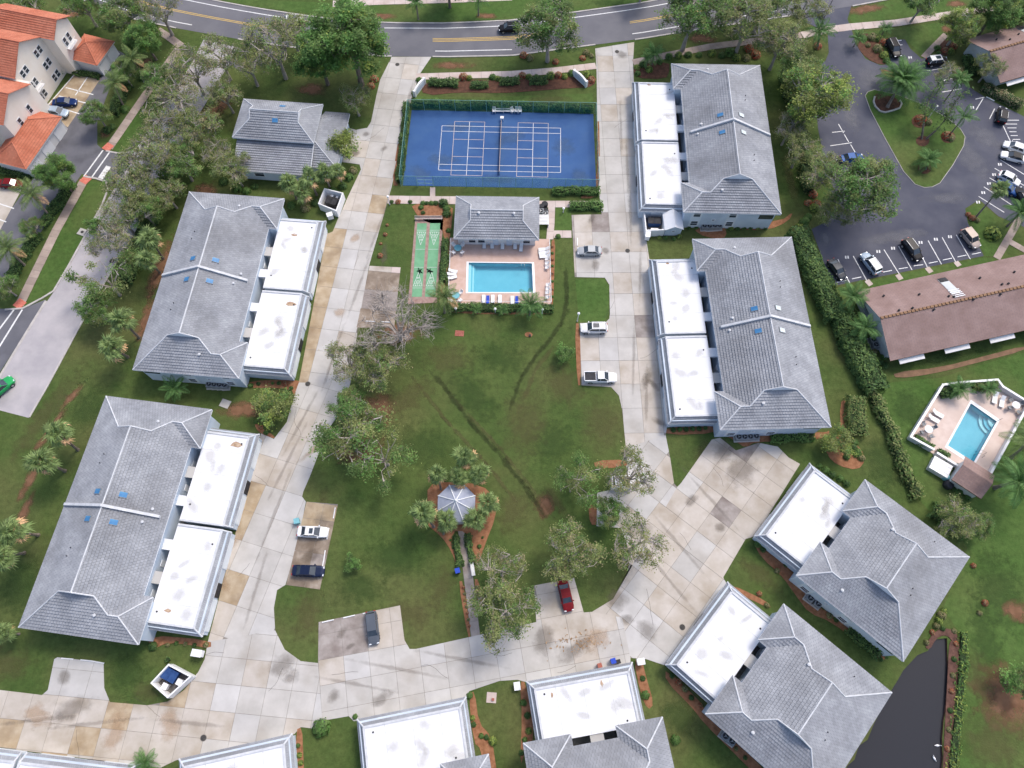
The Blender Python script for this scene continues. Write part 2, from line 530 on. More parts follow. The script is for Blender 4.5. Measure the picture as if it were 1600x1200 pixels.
M['windscreen'] = mesh_net('windscreen', (0.02, 0.16, 0.11), 0.42)
M['chainlink'] = mesh_net('chainlink', (0.10, 0.32, 0.32), 0.30)
M['fence_green'] = mat('fence_green', (0.18, 0.36, 0.33), (0.24, 0.42, 0.39), rough=0.6, scale=3)
M['gazebo_roof'] = mat('gazebo_roof', (0.28, 0.31, 0.40), (0.36, 0.39, 0.47), rough=0.7, scale=1.2)

M['patch_soil'] = patch_mat('patch_soil', (0.17, 0.085, 0.045), (0.26, 0.14, 0.08), 0.85)
M['patch_dry'] = patch_mat('patch_dry', (0.105, 0.092, 0.036), (0.145, 0.125, 0.055), 0.34)
M['patch_green'] = patch_mat('patch_green', (0.036, 0.076, 0.018), (0.062, 0.108, 0.028), 0.42)
M['patch_dark'] = patch_mat('patch_dark', (0.10, 0.08, 0.062), (0.19, 0.155, 0.12), 0.34, 1.4)
M['patch_pale'] = patch_mat('patch_pale', (0.19, 0.19, 0.205), (0.26, 0.26, 0.275), 0.4, 1.0)
M['patch_rust'] = patch_mat('patch_rust', (0.42, 0.27, 0.15), (0.52, 0.36, 0.22), 0.38, 1.0)

M['patch_pond'] = patch_mat('patch_pond', (0.52, 0.50, 0.46), (0.62, 0.60, 0.57), 0.34, 1.2)
M['seam'] = mat('seam', (0.56, 0.57, 0.58), (0.66, 0.665, 0.67), rough=0.7, scale=2)

M['patch_streak'] = patch_mat('patch_streak', (0.16, 0.135, 0.11), (0.26, 0.22, 0.18), 0.24, 1.4)

M['patch_track'] = patch_mat('patch_track', (0.026, 0.040, 0.012), (0.05, 0.058, 0.02), 0.45, 1.4)

M['patch_court'] = patch_mat('patch_court', (0.075, 0.14, 0.26), (0.11, 0.18, 0.30), 0.42, 1.2)

# ================================================================== GROUND, WATER, ROADS
POOL_A = GP([(732.5, 411), (831, 412), (833, 457), (731.5, 457)])
POOL_B = GP([(1516.4, 630.7), (1556.6, 658.7), (1520.7, 722.6), (1480.5, 696.4)])
POND = GP([(1452, 1017), (1462, 1000), (1475, 994), (1484, 1000), (1482, 1030), (1478, 1080), (1474, 1130), (1471, 1180),
           (1468, 1240), (1462, 1330), (1270, 1330), (1310, 1235), (1327, 1200), (1352, 1152), (1372, 1112), (1386, 1090), (1404, 1066), (1412, 1044), (1432, 1020)])

_pr = random.Random(3)
_pp = []
for i in range(len(POND)):
    a, b = POND[i], POND[(i + 1) % len(POND)]
    n = max(1, int((b - a).length / 1.6))
    for k in range(n):
        q = a.lerp(b, k / n)
        _pp.append(q + Vector((_pr.uniform(-.35, .35), _pr.uniform(-.35, .35))))
POND = _pp


def sheet_with_holes(name, outer, holes, z, m):
    rings = [[Vector((p[0], p[1], 0)) for p in r] for r in [outer] + holes]
    tris = tessellate_polygon(rings)
    flat = [p for r in rings for p in r]
    me = bpy.data.meshes.new(name)
    f = []
    for a, b, c in tris:
        n = (flat[b] - flat[a]).cross(flat[c] - flat[a])
        f.append((a, b, c) if n.z > 0 else (a, c, b))
    me.from_pydata([(p.x, p.y, z) for p in flat], [], f)
    me.materials.append(m)
    me.update()
    return obj(name, me)


BIG = 1500
ground = sheet_with_holes('ground', [(-BIG, -BIG), (BIG, -BIG), (BIG, BIG), (-BIG, BIG)], [POOL_A, POOL_B, POND], 0.0, M['grass'])
struct(ground)


def area2(p):
    return 0.5 * sum(p[i - 1][0] * p[i][1] - p[i][0] * p[i - 1][1] for i in range(len(p)))


def clip_half(poly, n, d):
    """keep the side n.p <= d"""
    out = []
    for i in range(len(poly)):
        a, b = poly[i - 1], poly[i]
        da, db = n[0] * a[0] + n[1] * a[1] - d, n[0] * b[0] + n[1] * b[1] - d
        if da <= 0:
            if db <= 0:
                out.append(b)
            else:
                t = da / (da - db)
                out.append((a[0] + (b[0] - a[0]) * t, a[1] + (b[1] - a[1]) * t))
        elif db <= 0:
            t = da / (da - db)
            out.append((a[0] + (b[0] - a[0]) * t, a[1] + (b[1] - a[1]) * t))
            out.append(b)
    return out


def inside(poly, p):
    c = False
    for i in range(len(poly)):
        a, b = poly[i - 1], poly[i]
        if (a[1] > p[1]) != (b[1] > p[1]) and p[0] < (b[0] - a[0]) * (p[1] - a[1]) / (b[1] - a[1]) + a[0]:
            c = not c
    return c


def sheet(name, pts, z, m, thick=0.0):
    mb = MB()
    pts = [(p[0], p[1]) for p in pts]
    if area2(pts) < 0:
        pts = pts[::-1]
    if thick:
        mb.prism(pts, z - thick, z, bottom=False)
    else:
        mb.face([(x, y, z) for x, y in pts])
    return mb.build(name, m)


def dedupe(p):
    o = []
    for q in p:
        if not o or math.dist(o[-1], q) > 0.02:
            o.append(q)
    if len(o) > 1 and math.dist(o[0], o[-1]) < 0.02:
        o.pop()
    return o


def slabs(parent, poly, a, b, su, sv, choose, top=0.05, gap=0.07, off=(0, 0), stagger=0.0, drop=None):
    """lay single concrete panels in a grid (direction a->b, size su x sv) over poly"""
    a, b = Vector(a[:2]), Vector(b[:2])
    d = (b - a).normalized()
    n = Vector((-d.y, d.x))
    us = [(p[0] - a.x) * d.x + (p[1] - a.y) * d.y for p in poly]
    vs_ = [(p[0] - a.x) * n.x + (p[1] - a.y) * n.y for p in poly]
    i0, i1 = math.floor((min(us) - off[0]) / su) - 1, math.ceil((max(us) - off[0]) / su) + 1
    j0, j1 = math.floor((min(vs_) - off[1]) / sv), math.ceil((max(vs_) - off[1]) / sv)
    cnt = 0
    for j in range(j0, j1):
        for i in range(i0, i1):
            u0 = off[0] + i * su + (stagger * su if j % 2 else 0)
            v0 = off[1] + j * sv
            q = [(p[0], p[1]) for p in poly]
            da, na = a.dot(d), a.dot(n)
            q = clip_half(q, (d.x, d.y), da + u0 + su - gap / 2)
            q = clip_half(q, (-d.x, -d.y), -(da + u0 + gap / 2)) if q else q
            q = clip_half(q, (n.x, n.y), na + v0 + sv - gap / 2) if q else q
            q = clip_half(q, (-n.x, -n.y), -(na + v0 + gap / 2)) if q else q
            q = dedupe(q)
            if len(q) < 3 or abs(area2(q)) < 0.35:
                continue
            cx, cy = sum(p[0] for p in q) / len(q), sum(p[1] for p in q) / len(q)
            mt = choose(cx, cy)
            mb = MB()
            dz = random.uniform(-0.006, 0.006)
            mb.prism([(p[0] - cx, p[1] - cy) for p in q], -0.05, 0.0, bottom=False)
            mb.build('slab', M[mt], parent, (cx, cy, top + dz))
            cnt += 1
    return cnt


ZONES = [(GP(p), w) for p, w in [
    ([(576, 414), (628, 417), (627, 440), (571, 436)], {'slab_pink': 2, 'slab_warm': 1}),
    ([(571, 436), (627, 438), (616, 515), (552, 513)], {'slab_brown': 3, 'slab_dark': 2}),
    ([(478, 782), (530, 786), (512, 838), (470, 830)], {'slab_brown': 2, 'slab_tan': 1}),
    ([(470, 838), (512, 838), (500, 922), (444, 916)], {'slab_brown': 3, 'slab_dark': 1}),
    ([(512, 364), (531, 368), (489, 600), (462, 599)], {'slab_tan': 1}),
    ([(408, 677), (425, 700), (349, 1000), (322, 1004)], {'slab_tan': 2, 'slab_warm': 1}),
    ([(566, 255), (604, 262), (592, 348), (530, 340)], {'slab_tan': 1, 'slab_warm': 3}),
    ([(-60, 1064), (0, 1074), (230, 1100), (306, 1062), (372, 1140), (275, 1190), (-60, 1170)], {'slab_warm': 3, 'slab_tan': 2}),
    ([(80, 1025), (165, 1033), (168, 1090), (75, 1085)], {'slab_cool': 1}),
    ([(1115, 685), (1255, 722), (1175, 845), (1050, 800)], {'slab_warm': 4, 'slab_dark': 1}),
    ([(975, 820), (1050, 780), (1180, 840), (1130, 910), (1060, 1000), (960, 940)], {'slab_warm': 4, 'slab_grey': 1}),
    ([(893, 336), (975, 336), (1000, 470), (898, 433)], {'slab_warm': 2, 'slab_grey': 2, 'slab_dark': 1}),
    ([(990, 470), (1022, 470), (1040, 680), (1010, 680)], {'slab_warm': 2, 'slab_dark': 1}),
    ([(498, 970), (560, 950), (560, 1010), (498, 1020)], {'slab_dark': 1, 'slab_warm': 1}),
    ([(560, 950), (632, 945), (640, 1010), (560, 1020)], {'slab_warm': 1, 'slab_grey': 1}),
    ([(835, 905), (912, 903), (960, 1010), (850, 1030)], {'slab_warm': 1, 'slab_grey': 2}),
]]


def pick(x, y):
    for z, w in ZONES:
        if inside(z, (x, y)):
            break
    else:
        w = {'slab_grey': 7, 'slab_cool': 2.5, 'slab_warm': 1.2}
    return random.choices(list(w), list(w.values()))[0]


def drive(name, px, a, b, su, sv, jm='joint', off=(0, 0), stagger=0.0, choose=pick, gap=0.05, top=0.05):
    poly = GP(px)
    base = struct(sheet(name, poly, top - 0.028, M[jm]))
    slabs(base, [(p.x, p.y) for p in poly], G(*a), G(*b), su, sv, choose, off=off, stagger=stagger, gap=gap, top=top)
    return base


drive('driveway', [(612, 89), (674, 89), (655, 117), (640, 165), (628, 215), (612, 292), (600, 335), (577, 414), (560, 505), (548, 597),
                   (467, 598), (480, 530), (510, 366), (520, 362), (527, 345), (545, 305), (564, 265), (562, 257), (540, 254), (512, 250),
                   (526, 215), (544, 200), (556, 203), (574, 200), (580, 190), (588, 150), (594, 125)], (600, 335), (640, 165), 4.2, 3.1)
drive('driveway', [(467, 598), (548, 597), (535, 640), (512, 672), (484, 745), (474, 768), (472, 776), (478, 784), (465, 850), (446, 914),
                   (433, 922), (428, 950), (430, 985), (325, 1003), (408, 677), (428, 686), (448, 660), (462, 612)], (390, 900), (500, 640), 4.6, 3.4)
drive('driveway', [(325, 1003), (430, 985), (445, 1015), (470, 1033), (497, 1036), (505, 1140), (470, 1136), (460, 1147), (275, 1188), (250, 1200),
                   (0, 1168), (-60, 1160), (-60, 1068), (0, 1078), (66, 1086), (75, 1078), (85, 1030), (90, 1027), (162, 1035), (163, 1075),
                   (172, 1097), (230, 1102), (262, 1096), (288, 1078), (310, 1050), (320, 1030)], (0, 1122), (280, 1150), 3.7, 3.6)
drive('driveway', [(497, 1036), (498, 972), (625, 946), (632, 1000), (640, 1014), (650, 1014), (740, 994), (838, 972), (834, 915), (897, 903),
                   (912, 957), (925, 956), (972, 965), (985, 1028), (985, 1037), (823, 1066), (808, 1062), (780, 1064), (733, 1080), (730, 1090),
                   (553, 1127), (545, 1119), (510, 1125), (505, 1140)], (500, 1072), (960, 985), 3.7, 3.5)
drive('driveway', [(958, 936), (980, 900), (984, 870), (978, 845), (970, 825), (932, 822), (933, 770), (980, 760), (978, 700), (1040, 680), (1047, 715), (1053, 755), (1058, 761)],
      (1130, 905), (1252, 728), 3.6, 3.6)
drive('driveway', [(925, 956), (958, 936), (1058, 761), (1064, 755), (1078, 735), (1112, 687), (1125, 684), (1150, 704),
                   (1185, 692), (1215, 698), (1232, 715), (1250, 725), (1180, 838), (1165, 842), (1130, 902), (1135, 912), (1040, 1040),
                   (1010, 1030), (985, 1028), (972, 965)], (1130, 905), (1252, 728), 3.6, 3.6)
drive('driveway', [(930, 76), (991, 66), (989, 98), (992, 170), (998, 240), (1004, 345), (1010, 376), (1015, 408), (1030, 528), (1042, 668),
                   (1040, 680), (978, 700), (972, 640), (967, 618), (955, 605), (908, 602), (906, 505), (945, 505), (952, 498), (953, 490),
                   (952, 445), (945, 434), (898, 433), (895, 372), (893, 336), (940, 335), (936, 300), (933, 170), (932, 110)],
      (1000, 600), (960, 120), 4.4, 3.3)
drive('parking_bay', [(577.5, 415.5), (626, 418), (616, 512), (557, 512)], (557, 512), (577, 415), 3.9, 4.2)
drive('parking_bay', [(479, 784), (528, 788), (500, 921), (447, 914)], (447, 914), (479, 784), 2.6, 2.9, off=(0, 0))
# garden path to the gazebo
drive('garden_path', [(712, 800), (727, 800), (750, 992), (736, 995)], (736, 995), (712, 800), 2.1, 2.4, choose=lambda x, y: 'slab_dark', gap=0.06)

# asphalt and concrete roads
N_EDGE = [(60, -80), (180, -40), (260, -15), (330, 0), (400, 13), (500, 28), (600, 36), (700, 36.5), (800, 32), (900, 19), (1000, 5), (1060, -6), (1150, -25), (1300, -55), (1500, -90)]
S_EDGE = [(60, -25), (150, 8), (210, 30), (275, 44), (320, 52), (400, 66), (500, 80), (600, 88), (700, 89), (800, 87), (930, 70), (1000, 61), (1080, 48), (1160, 36), (1240, 24), (1330, 10), (1400, -3), (1500, -25), (1640, -50)]
struct(sheet('main_road', GP(N_EDGE + S_EDGE[::-1]), 0.026, M['asphalt_road']))


def strip(name, pts, w, z, m, thick=0.0, parent=None, kind=True):
    """a painted line or kerb following pts (world xy)"""
    pts = [Vector(p[:2]) for p in pts]
    L_, R_ = [], []
    for i, p in enumerate(pts):
        d = (pts[min(i + 1, len(pts) - 1)] - pts[max(i - 1, 0)]).normalized()
        n = Vector((-d.y, d.x)) * w / 2
        L_.append(p + n)
        R_.append(p - n)
    mb = MB()
    for i in range(len(pts) - 1):
        q = [R_[i], R_[i + 1], L_[i + 1], L_[i]]
        if thick:
            mb.prism(q, z - thick, z, bottom=False)
        else:
            mb.face([(v.x, v.y, z) for v in q])
    o = mb.build(name, m, parent)
    if kind and parent is None:
        struct(o)
    return o


def lerp_edges(k, x0, x1, n=14):
    out = []
    for i in range(n + 1):
        x = x0 + (x1 - x0) * i / n

        def ya(E_):
            for a, b in zip(E_, E_[1:]):
                if a[0] <= x <= b[0]:
                    return a[1] + (b[1] - a[1]) * (x - a[0]) / (b[0] - a[0])
            return E_[-1][1]
        out.append(G(x, ya(N_EDGE) * (1 - k) + ya(S_EDGE) * k))
    return out


for k, x0, x1 in ((0.15, 100, 590), (0.15, 600, 1250), (0.83, 680, 800), (0.83, 988, 1230), (0.83, 120, 300)):
    strip('lane_line', lerp_edges(k, x0, x1), 0.22, 0.034, M['paint'])
for k, x0, x1 in ((0.46, 676, 860), (0.50, 676, 860), (0.54, 676, 860), (0.48, 984, 1300), (0.52, 984, 1300), (0.49, 120, 420), (0.53, 120, 420)):
    strip('centre_line', lerp_edges(k, x0, x1), 0.16, 0.034, M['paint_yellow'])
strip('kerb', lerp_edges(0.0, 70, 1450, 40), 0.3, 0.12, M['kerb'], 0.12)
for x0, x1 in ((60, 275), (372, 612), (676, 930), (992, 1236), (1332, 1600)):
    strip('kerb', lerp_edges(1.0, x0, x1, 20), 0.3, 0.12, M['kerb'], 0.12)

W_EDGE = [(318, 62), (300, 98), (262, 160), (228, 210), (204, 245), (185, 285), (150, 340), (105, 420), (85, 455), (60, 490), (0, 585), (-40, 650)]
E_EDGE = [(372, 74), (335, 140), (290, 212), (250, 285), (222, 340), (178, 415), (137, 485), (75, 600), (45, 653)]
struct(sheet('side_road', GP(W_EDGE + [(-20, 636)] + E_EDGE[::-1]), 0.020, M['concrete_road']))
strip('kerb', GP([(322, 70), (303, 98), (262, 162), (232, 206), (218, 232), (205, 238), (185, 240), (166, 236)]), 0.35, 0.12, M['kerb'], 0.12)
strip('kerb', GP([(132, 276), (150, 279), (166, 284), (169, 296), (160, 320), (106, 418), (84, 455), (66, 466), (36, 482), (8, 484)]), 0.35, 0.12, M['kerb'], 0.12)
strip('kerb', GP([(222, 342), (178, 417), (137, 487), (75, 602), (46, 652)]), 0.3, 0.1, M['kerb'], 0.1)
strip('kerb', GP([(72, 470), (40, 522), (0, 588), (-30, 640)]), 0.45, 0.05, M['kerb'], 0.04)
struct(sheet('side_drive', GP([(180, 76), (197, 86), (176, 126), (152, 190), (152, 226), (162, 235), (206, 240), (186, 288), (168, 284), (150, 279),
                               (128, 272), (78, 342), (36, 404), (-30, 470), (-30, 395), (35, 302), (75, 250), (104, 196), (160, 104)]), 0.032, M['asphalt_left']))
struct(sheet('side_drive', GP([(-30, 482), (34, 483), (72, 468), (36, 526), (-30, 628)]), 0.034, M['asphalt_left']))
for a, b in (((161, 235), (131, 276)), ((172, 237), (143, 278)), ((22, 484), (-20, 540)), ((35, 484), (-12, 560))):
    strip('crossing_line', GP([a, b]), 0.3, 0.042, M['paint'])
strip('stop_line', GP([(170, 260), (157, 279)]), 1.1, 0.042, M['paint'])
# paved apron in front of the orange roofed building
struct(sheet('forecourt', GP([(118, 116), (158, 122), (106, 199), (66, 172)]), 0.038, M['slab_tan']))
struct(sheet('forecourt', GP([(-30, 275), (34, 296), (0, 360), (-30, 396)]), 0.038, M['slab_warm']))
for a, b in (((117, 116), (67, 174)), ((138, 119), (118, 149)), ((103, 137), (146, 148)), ((92, 150), (137, 162)), ((86, 166), (124, 178)), ((-20, 312), (22, 326)), ((-20, 336), (10, 347))):
    strip('bay_line', GP([a, b]), 0.25, 0.046, M['paint'])

# right hand parking lot
LOT = GP([(1238, 25), (1330, 10), (1324, 30), (1330, 45), (1338, 70), (1352, 92), (1375, 102), (1393, 100), (1384, 62), (1414, 62), (1422, 76), (1440, 92), (1472, 84),
          (1490, 118), (1520, 140), (1546, 156), (1592, 178), (1660, 215), (1660, 380), (1560, 338), (1530, 312), (1508, 326), (1512, 348), (1537, 400),
          (1301, 447), (1268, 358), (1292, 346), (1318, 330), (1290, 265), (1278, 200), (1272, 130), (1278, 104), (1290, 95), (1295, 82), (1293, 52), (1270, 40)])
struct(sheet('parking_lot', LOT, 0.024, M['asphalt']))
ISLAND = GP([(1352, 150), (1356, 144), (1366, 141), (1402, 149), (1440, 163), (1478, 184), (1500, 202), (1507, 214), (1505, 228), (1488, 258), (1468, 286), (1456, 292), (1444, 293),
             (1430, 288), (1412, 268), (1384, 218), (1360, 172)])
o = struct(sheet('grass_island', ISLAND, 0.13, M['grass_bright'], 0.13))
strip('kerb', [*ISLAND, ISLAND[0]], 0.22, 0.10, M['kerb'], 0.09)
for a, b in (((1309, 405), (1328, 443)), ((1333, 400), (1354, 438)), ((1381, 390), (1406, 430)), ((1404, 385), (1425, 422)), ((1430, 379), (1449, 418)), ((1450, 376), (1471, 413)),
             ((1472, 371), (1493, 409)), ((1494, 367), (1516, 405)),
             ((1563, 250), (1604, 275)), ((1554, 263), (1600, 290)), ((1546, 278), (1590, 304)), ((1537, 292), (1580, 320)), ((1529, 307), (1569, 332)),
             ((1524, 155), (1538, 134 + 18)), ((1525, 172), (1536, 154)), ((1546, 186), (1554, 170)), ((1449, 111), (1482, 105)), ((1472, 144), (1502, 139)), ((1466, 128), (1490, 122)),
             ((1297, 228), (1331, 223)), ((1300, 207), (1320, 205)), ((1305, 250), (1340, 246)), ((1567, 196), (1580, 224)), ((1572, 188), (1592, 188)), ((1570, 194), (1589, 194)),
             ((1574, 200), (1588, 200)), ((1577, 206), (1588, 206)), ((1579, 212), (1590, 212)), ((1582, 218), (1594, 218)), ((1384, 74), (1410, 70)), ((1310, 194), (1318, 208)), ((1319, 210), (1326, 222)), ((1329, 226), (1336, 238))):
    strip('stall_line', GP([a, b]), 0.16, 0.034, M['paint'])
# stall numbers, too far to read: small white marks
for x, y in ((1321, 402), (1370, 393), (1393, 388), (1436, 379), (1460, 374), (1482, 370), (1560, 257), (1551, 273), (1543, 287), (1534, 301), (1526, 316), (1410, 108), (1420, 90), (1517, 168)):
    c = G(x, y)
    mb = MB()
    for k in range(2):
        mb.obox((c.x + k * 0.45, c.y - 0.3), (c.x + k * 0.45 + 0.08, c.y + 0.3), 0.26, 0.025, 0.034)
    struct(mb.build('stall_number', M['paint']))

# brighter mown lawns
for px in ([(290, 84), (302, 100), (262, 162), (230, 208), (216, 231), (186, 239), (177, 232), (230, 155)], [(140, 284), (166, 285), (168, 296), (105, 418), (84, 453), (38, 480), (92, 364)],
           [(1368, 600), (1470, 590), (1540, 568), (1640, 540), (1640, 1330), (1500, 1330), (1500, 1180), (1508, 1000), (1490, 975), (1474, 950), (1512, 856), (1500, 836), (1450, 796), (1432, 776), (1410, 728), (1394, 680)],
           [(1338, 52), (1400, 44), (1476, 34), (1474, 54), (1440, 86), (1414, 60), (1384, 60)], [(1334, 12), (1328, 30), (1334, 38), (1480, 20), (1600, 0), (1500, -20)], [(1510, 330), (1530, 316), (1560, 340), (1590, 352), (1570, 372), (1552, 400), (1540, 400)],
           [(1302, 450), (1540, 402), (1556, 404), (1550, 410), (1345, 456), (1310, 470)], [(645, 150), (760, 152), (926, 146), (926, 160), (645, 158)], [(330, -2), (400, 11), (600, 34), (800, 30), (1000, 3), (1060, -10), (800, -6), (520, 4)],
           [(868, 324), (892, 325), (892, 360), (868, 360)], [(899, 436), (945, 436), (951, 446), (951, 490), (944, 502), (905, 503)]):
    struct(sheet_with_holes('lawn', GP(px), [POOL_B] if px[0][0] == 1368 else [], 0.005, M['grass_bright']))
struct(sheet('lawn', [(-BIG, 141), (BIG, 141), (BIG, BIG), (-BIG, BIG)], 0.004, M['grass_bright']))

# footpaths laid in panels


def footpath(name, px, width, ln, mt, z=0.06):
    pts = [G(*p).xy for p in px]
    L_ = []
    for i, p in enumerate(pts):
        d = (pts[min(i + 1, len(pts) - 1)] - pts[max(i - 1, 0)]).normalized()
        L_.append((p, Vector((-d.y, d.x)) * width / 2))
    base = struct(strip(name, pts, width, z - 0.02, M['joint']))
    for (p, n), (q, m2) in zip(L_, L_[1:]):
        k = max(1, round((q - p).length / ln))
        for i in range(k):
            t0, t1 = i / k, (i + 1) / k
            g = 0.025 / max((q - p).length, 0.1)
            quad = [p.lerp(q, t0 + g) - n.lerp(m2, t0), p.lerp(q, t1 - g) - n.lerp(m2, t1), p.lerp(q, t1 - g) + n.lerp(m2, t1), p.lerp(q, t0 + g) + n.lerp(m2, t0)]
            c = sum(quad, Vector((0, 0))) / 4
            mb = MB()
            mb.prism([v - c for v in quad], -0.05, 0, bottom=False)
            mb.build('slab', M[mt if not callable(mt) else mt()], base, (c.x, c.y, z + random.uniform(-0.008, 0.008)), (random.uniform(-.004, .004), random.uniform(-.004, .004), 0))
    return base


footpath('footpath', [(246, 47), (264, 58), (283, 72)], 1.7, 1.6, 'walk')
footpath('footpath', [(279, 76), (225, 152), (170, 232)], 1.7, 1.5, 'walk')
footpath('footpath', [(132, 281), (88, 360), (30, 478)], 1.7, 1.5, 'walk')
for p in ((169, 230), (134, 281), (31, 475)):
    c = G(*p)
    mb = MB()
    mb.box(-.85, .85, -.85, .85, 0.0, 0.078)
    struct(mb.build('tactile_paving', M['tactile'], None, (c.x, c.y, 0), R(-32)))
footpath('footpath', [(650, 120), (720, 118), (800, 116), (862, 111), (931, 103)], 1.7, 2.2, 'slab_pink')
footpath('footpath', [(989, 98), (1040, 87), (1110, 73), (1180, 64), (1252, 55)], 1.7, 2.2, 'walk')
footpath('footpath', [(1253, 55), (1290, 47), (1330, 42), (1400, 36), (1478, 24), (1600, 4), (1660, -6)], 1.9, 2.4, 'slab_pink')
footpath('footpath', [(520, 6), (600, 2.5), (700, 0), (800, -4)], 1.9, 2.4, 'slab_pink')
footpath('footpath', [(606, 312), (690, 313), (715, 313)], 1.8, 2.0, 'slab_pink')
footpath('footpath', [(836, 319), (900, 319), (938, 320)], 1.5, 2.0, 'slab_pink')
footpath('footpath', [(676, 293), (676, 308)], 1.0, 1.6, 'slab_pink')
footpath('footpath', [(862, 322), (861, 350), (859, 374)], 1.3, 1.6, 'slab_pink')
footpath('footpath', [(865, 366), (893, 366)], 1.6, 1.6, 'slab_pink')
footpath('footpath', [(1478, 54), (1462, 70), (1443, 90)], 1.3, 1.6, 'walk')
footpath('footpath', [(1557, 404), (1578, 368), (1594, 340)], 1.3, 1.6, 'walk')
footpath('footpath', [(1578, 378), (1610, 396)], 1.2, 1.6, 'walk')
for a, b in (((1354, 438), (1361, 446)), ((1402, 429), (1408, 437)), ((1448, 418), (1455, 426)), ((1493, 409), (1499, 416))):
    footpath('footpath', [a, b], 1.0, 1.2, 'slab_pink')

# wheel ruts pressed into the big lawn
_pz = [0]


def soft_patch(name, px, py, rx, ry, m, rot=0.0, z=0.008):
    """irregular worn patch or stain; rx, ry in metres"""
    c = G(px, py)
    mb = MB()
    n = 20
    mb.face([(1.25 * math.cos(2 * math.pi * k / n), 1.25 * math.sin(2 * math.pi * k / n), 0) for k in range(n)])
    _pz[0] = (_pz[0] + 1) % 6
    o = struct(mb.build(name, M[m], None, (c.x, c.y, z + _pz[0] * .0022), R(rot)))
    o.scale = (rx, ry, 1)


def track(px, w, m, over=1.7):
    pts = [G(*q).xy for q in px]
    for a_, b_ in zip(pts, pts[1:]):
        c = (a_ + b_) / 2
        d = b_ - a_
        mb = MB()
        mb.face([(1.25 * math.cos(2 * math.pi * k / 20), 1.25 * math.sin(2 * math.pi * k / 20), 0) for k in range(20)])
        _pz[0] = (_pz[0] + 1) % 6
        o = struct(mb.build('wheel_track', M[m], None, (c.x, c.y, .022 + _pz[0] * .002), math.atan2(d.y, d.x)))
        o.scale = (d.length * .62 * over, w, 1)


track([(676, 585), (700, 612), (724, 645), (750, 677), (782, 712), (812, 750), (836, 782), (850, 805)], .65, 'patch_track')
track([(660, 610), (700, 660), (760, 725), (800, 775)], .5, 'patch_dry')
track([(730, 645), (790, 712), (850, 790)], .5, 'patch_dry')
track([(884, 425), (886, 468), (878, 502), (858, 532), (834, 560), (814, 592), (800, 630)], .6, 'patch_track')
track([(862, 545), (836, 580), (820, 620)], .6, 'patch_dry')

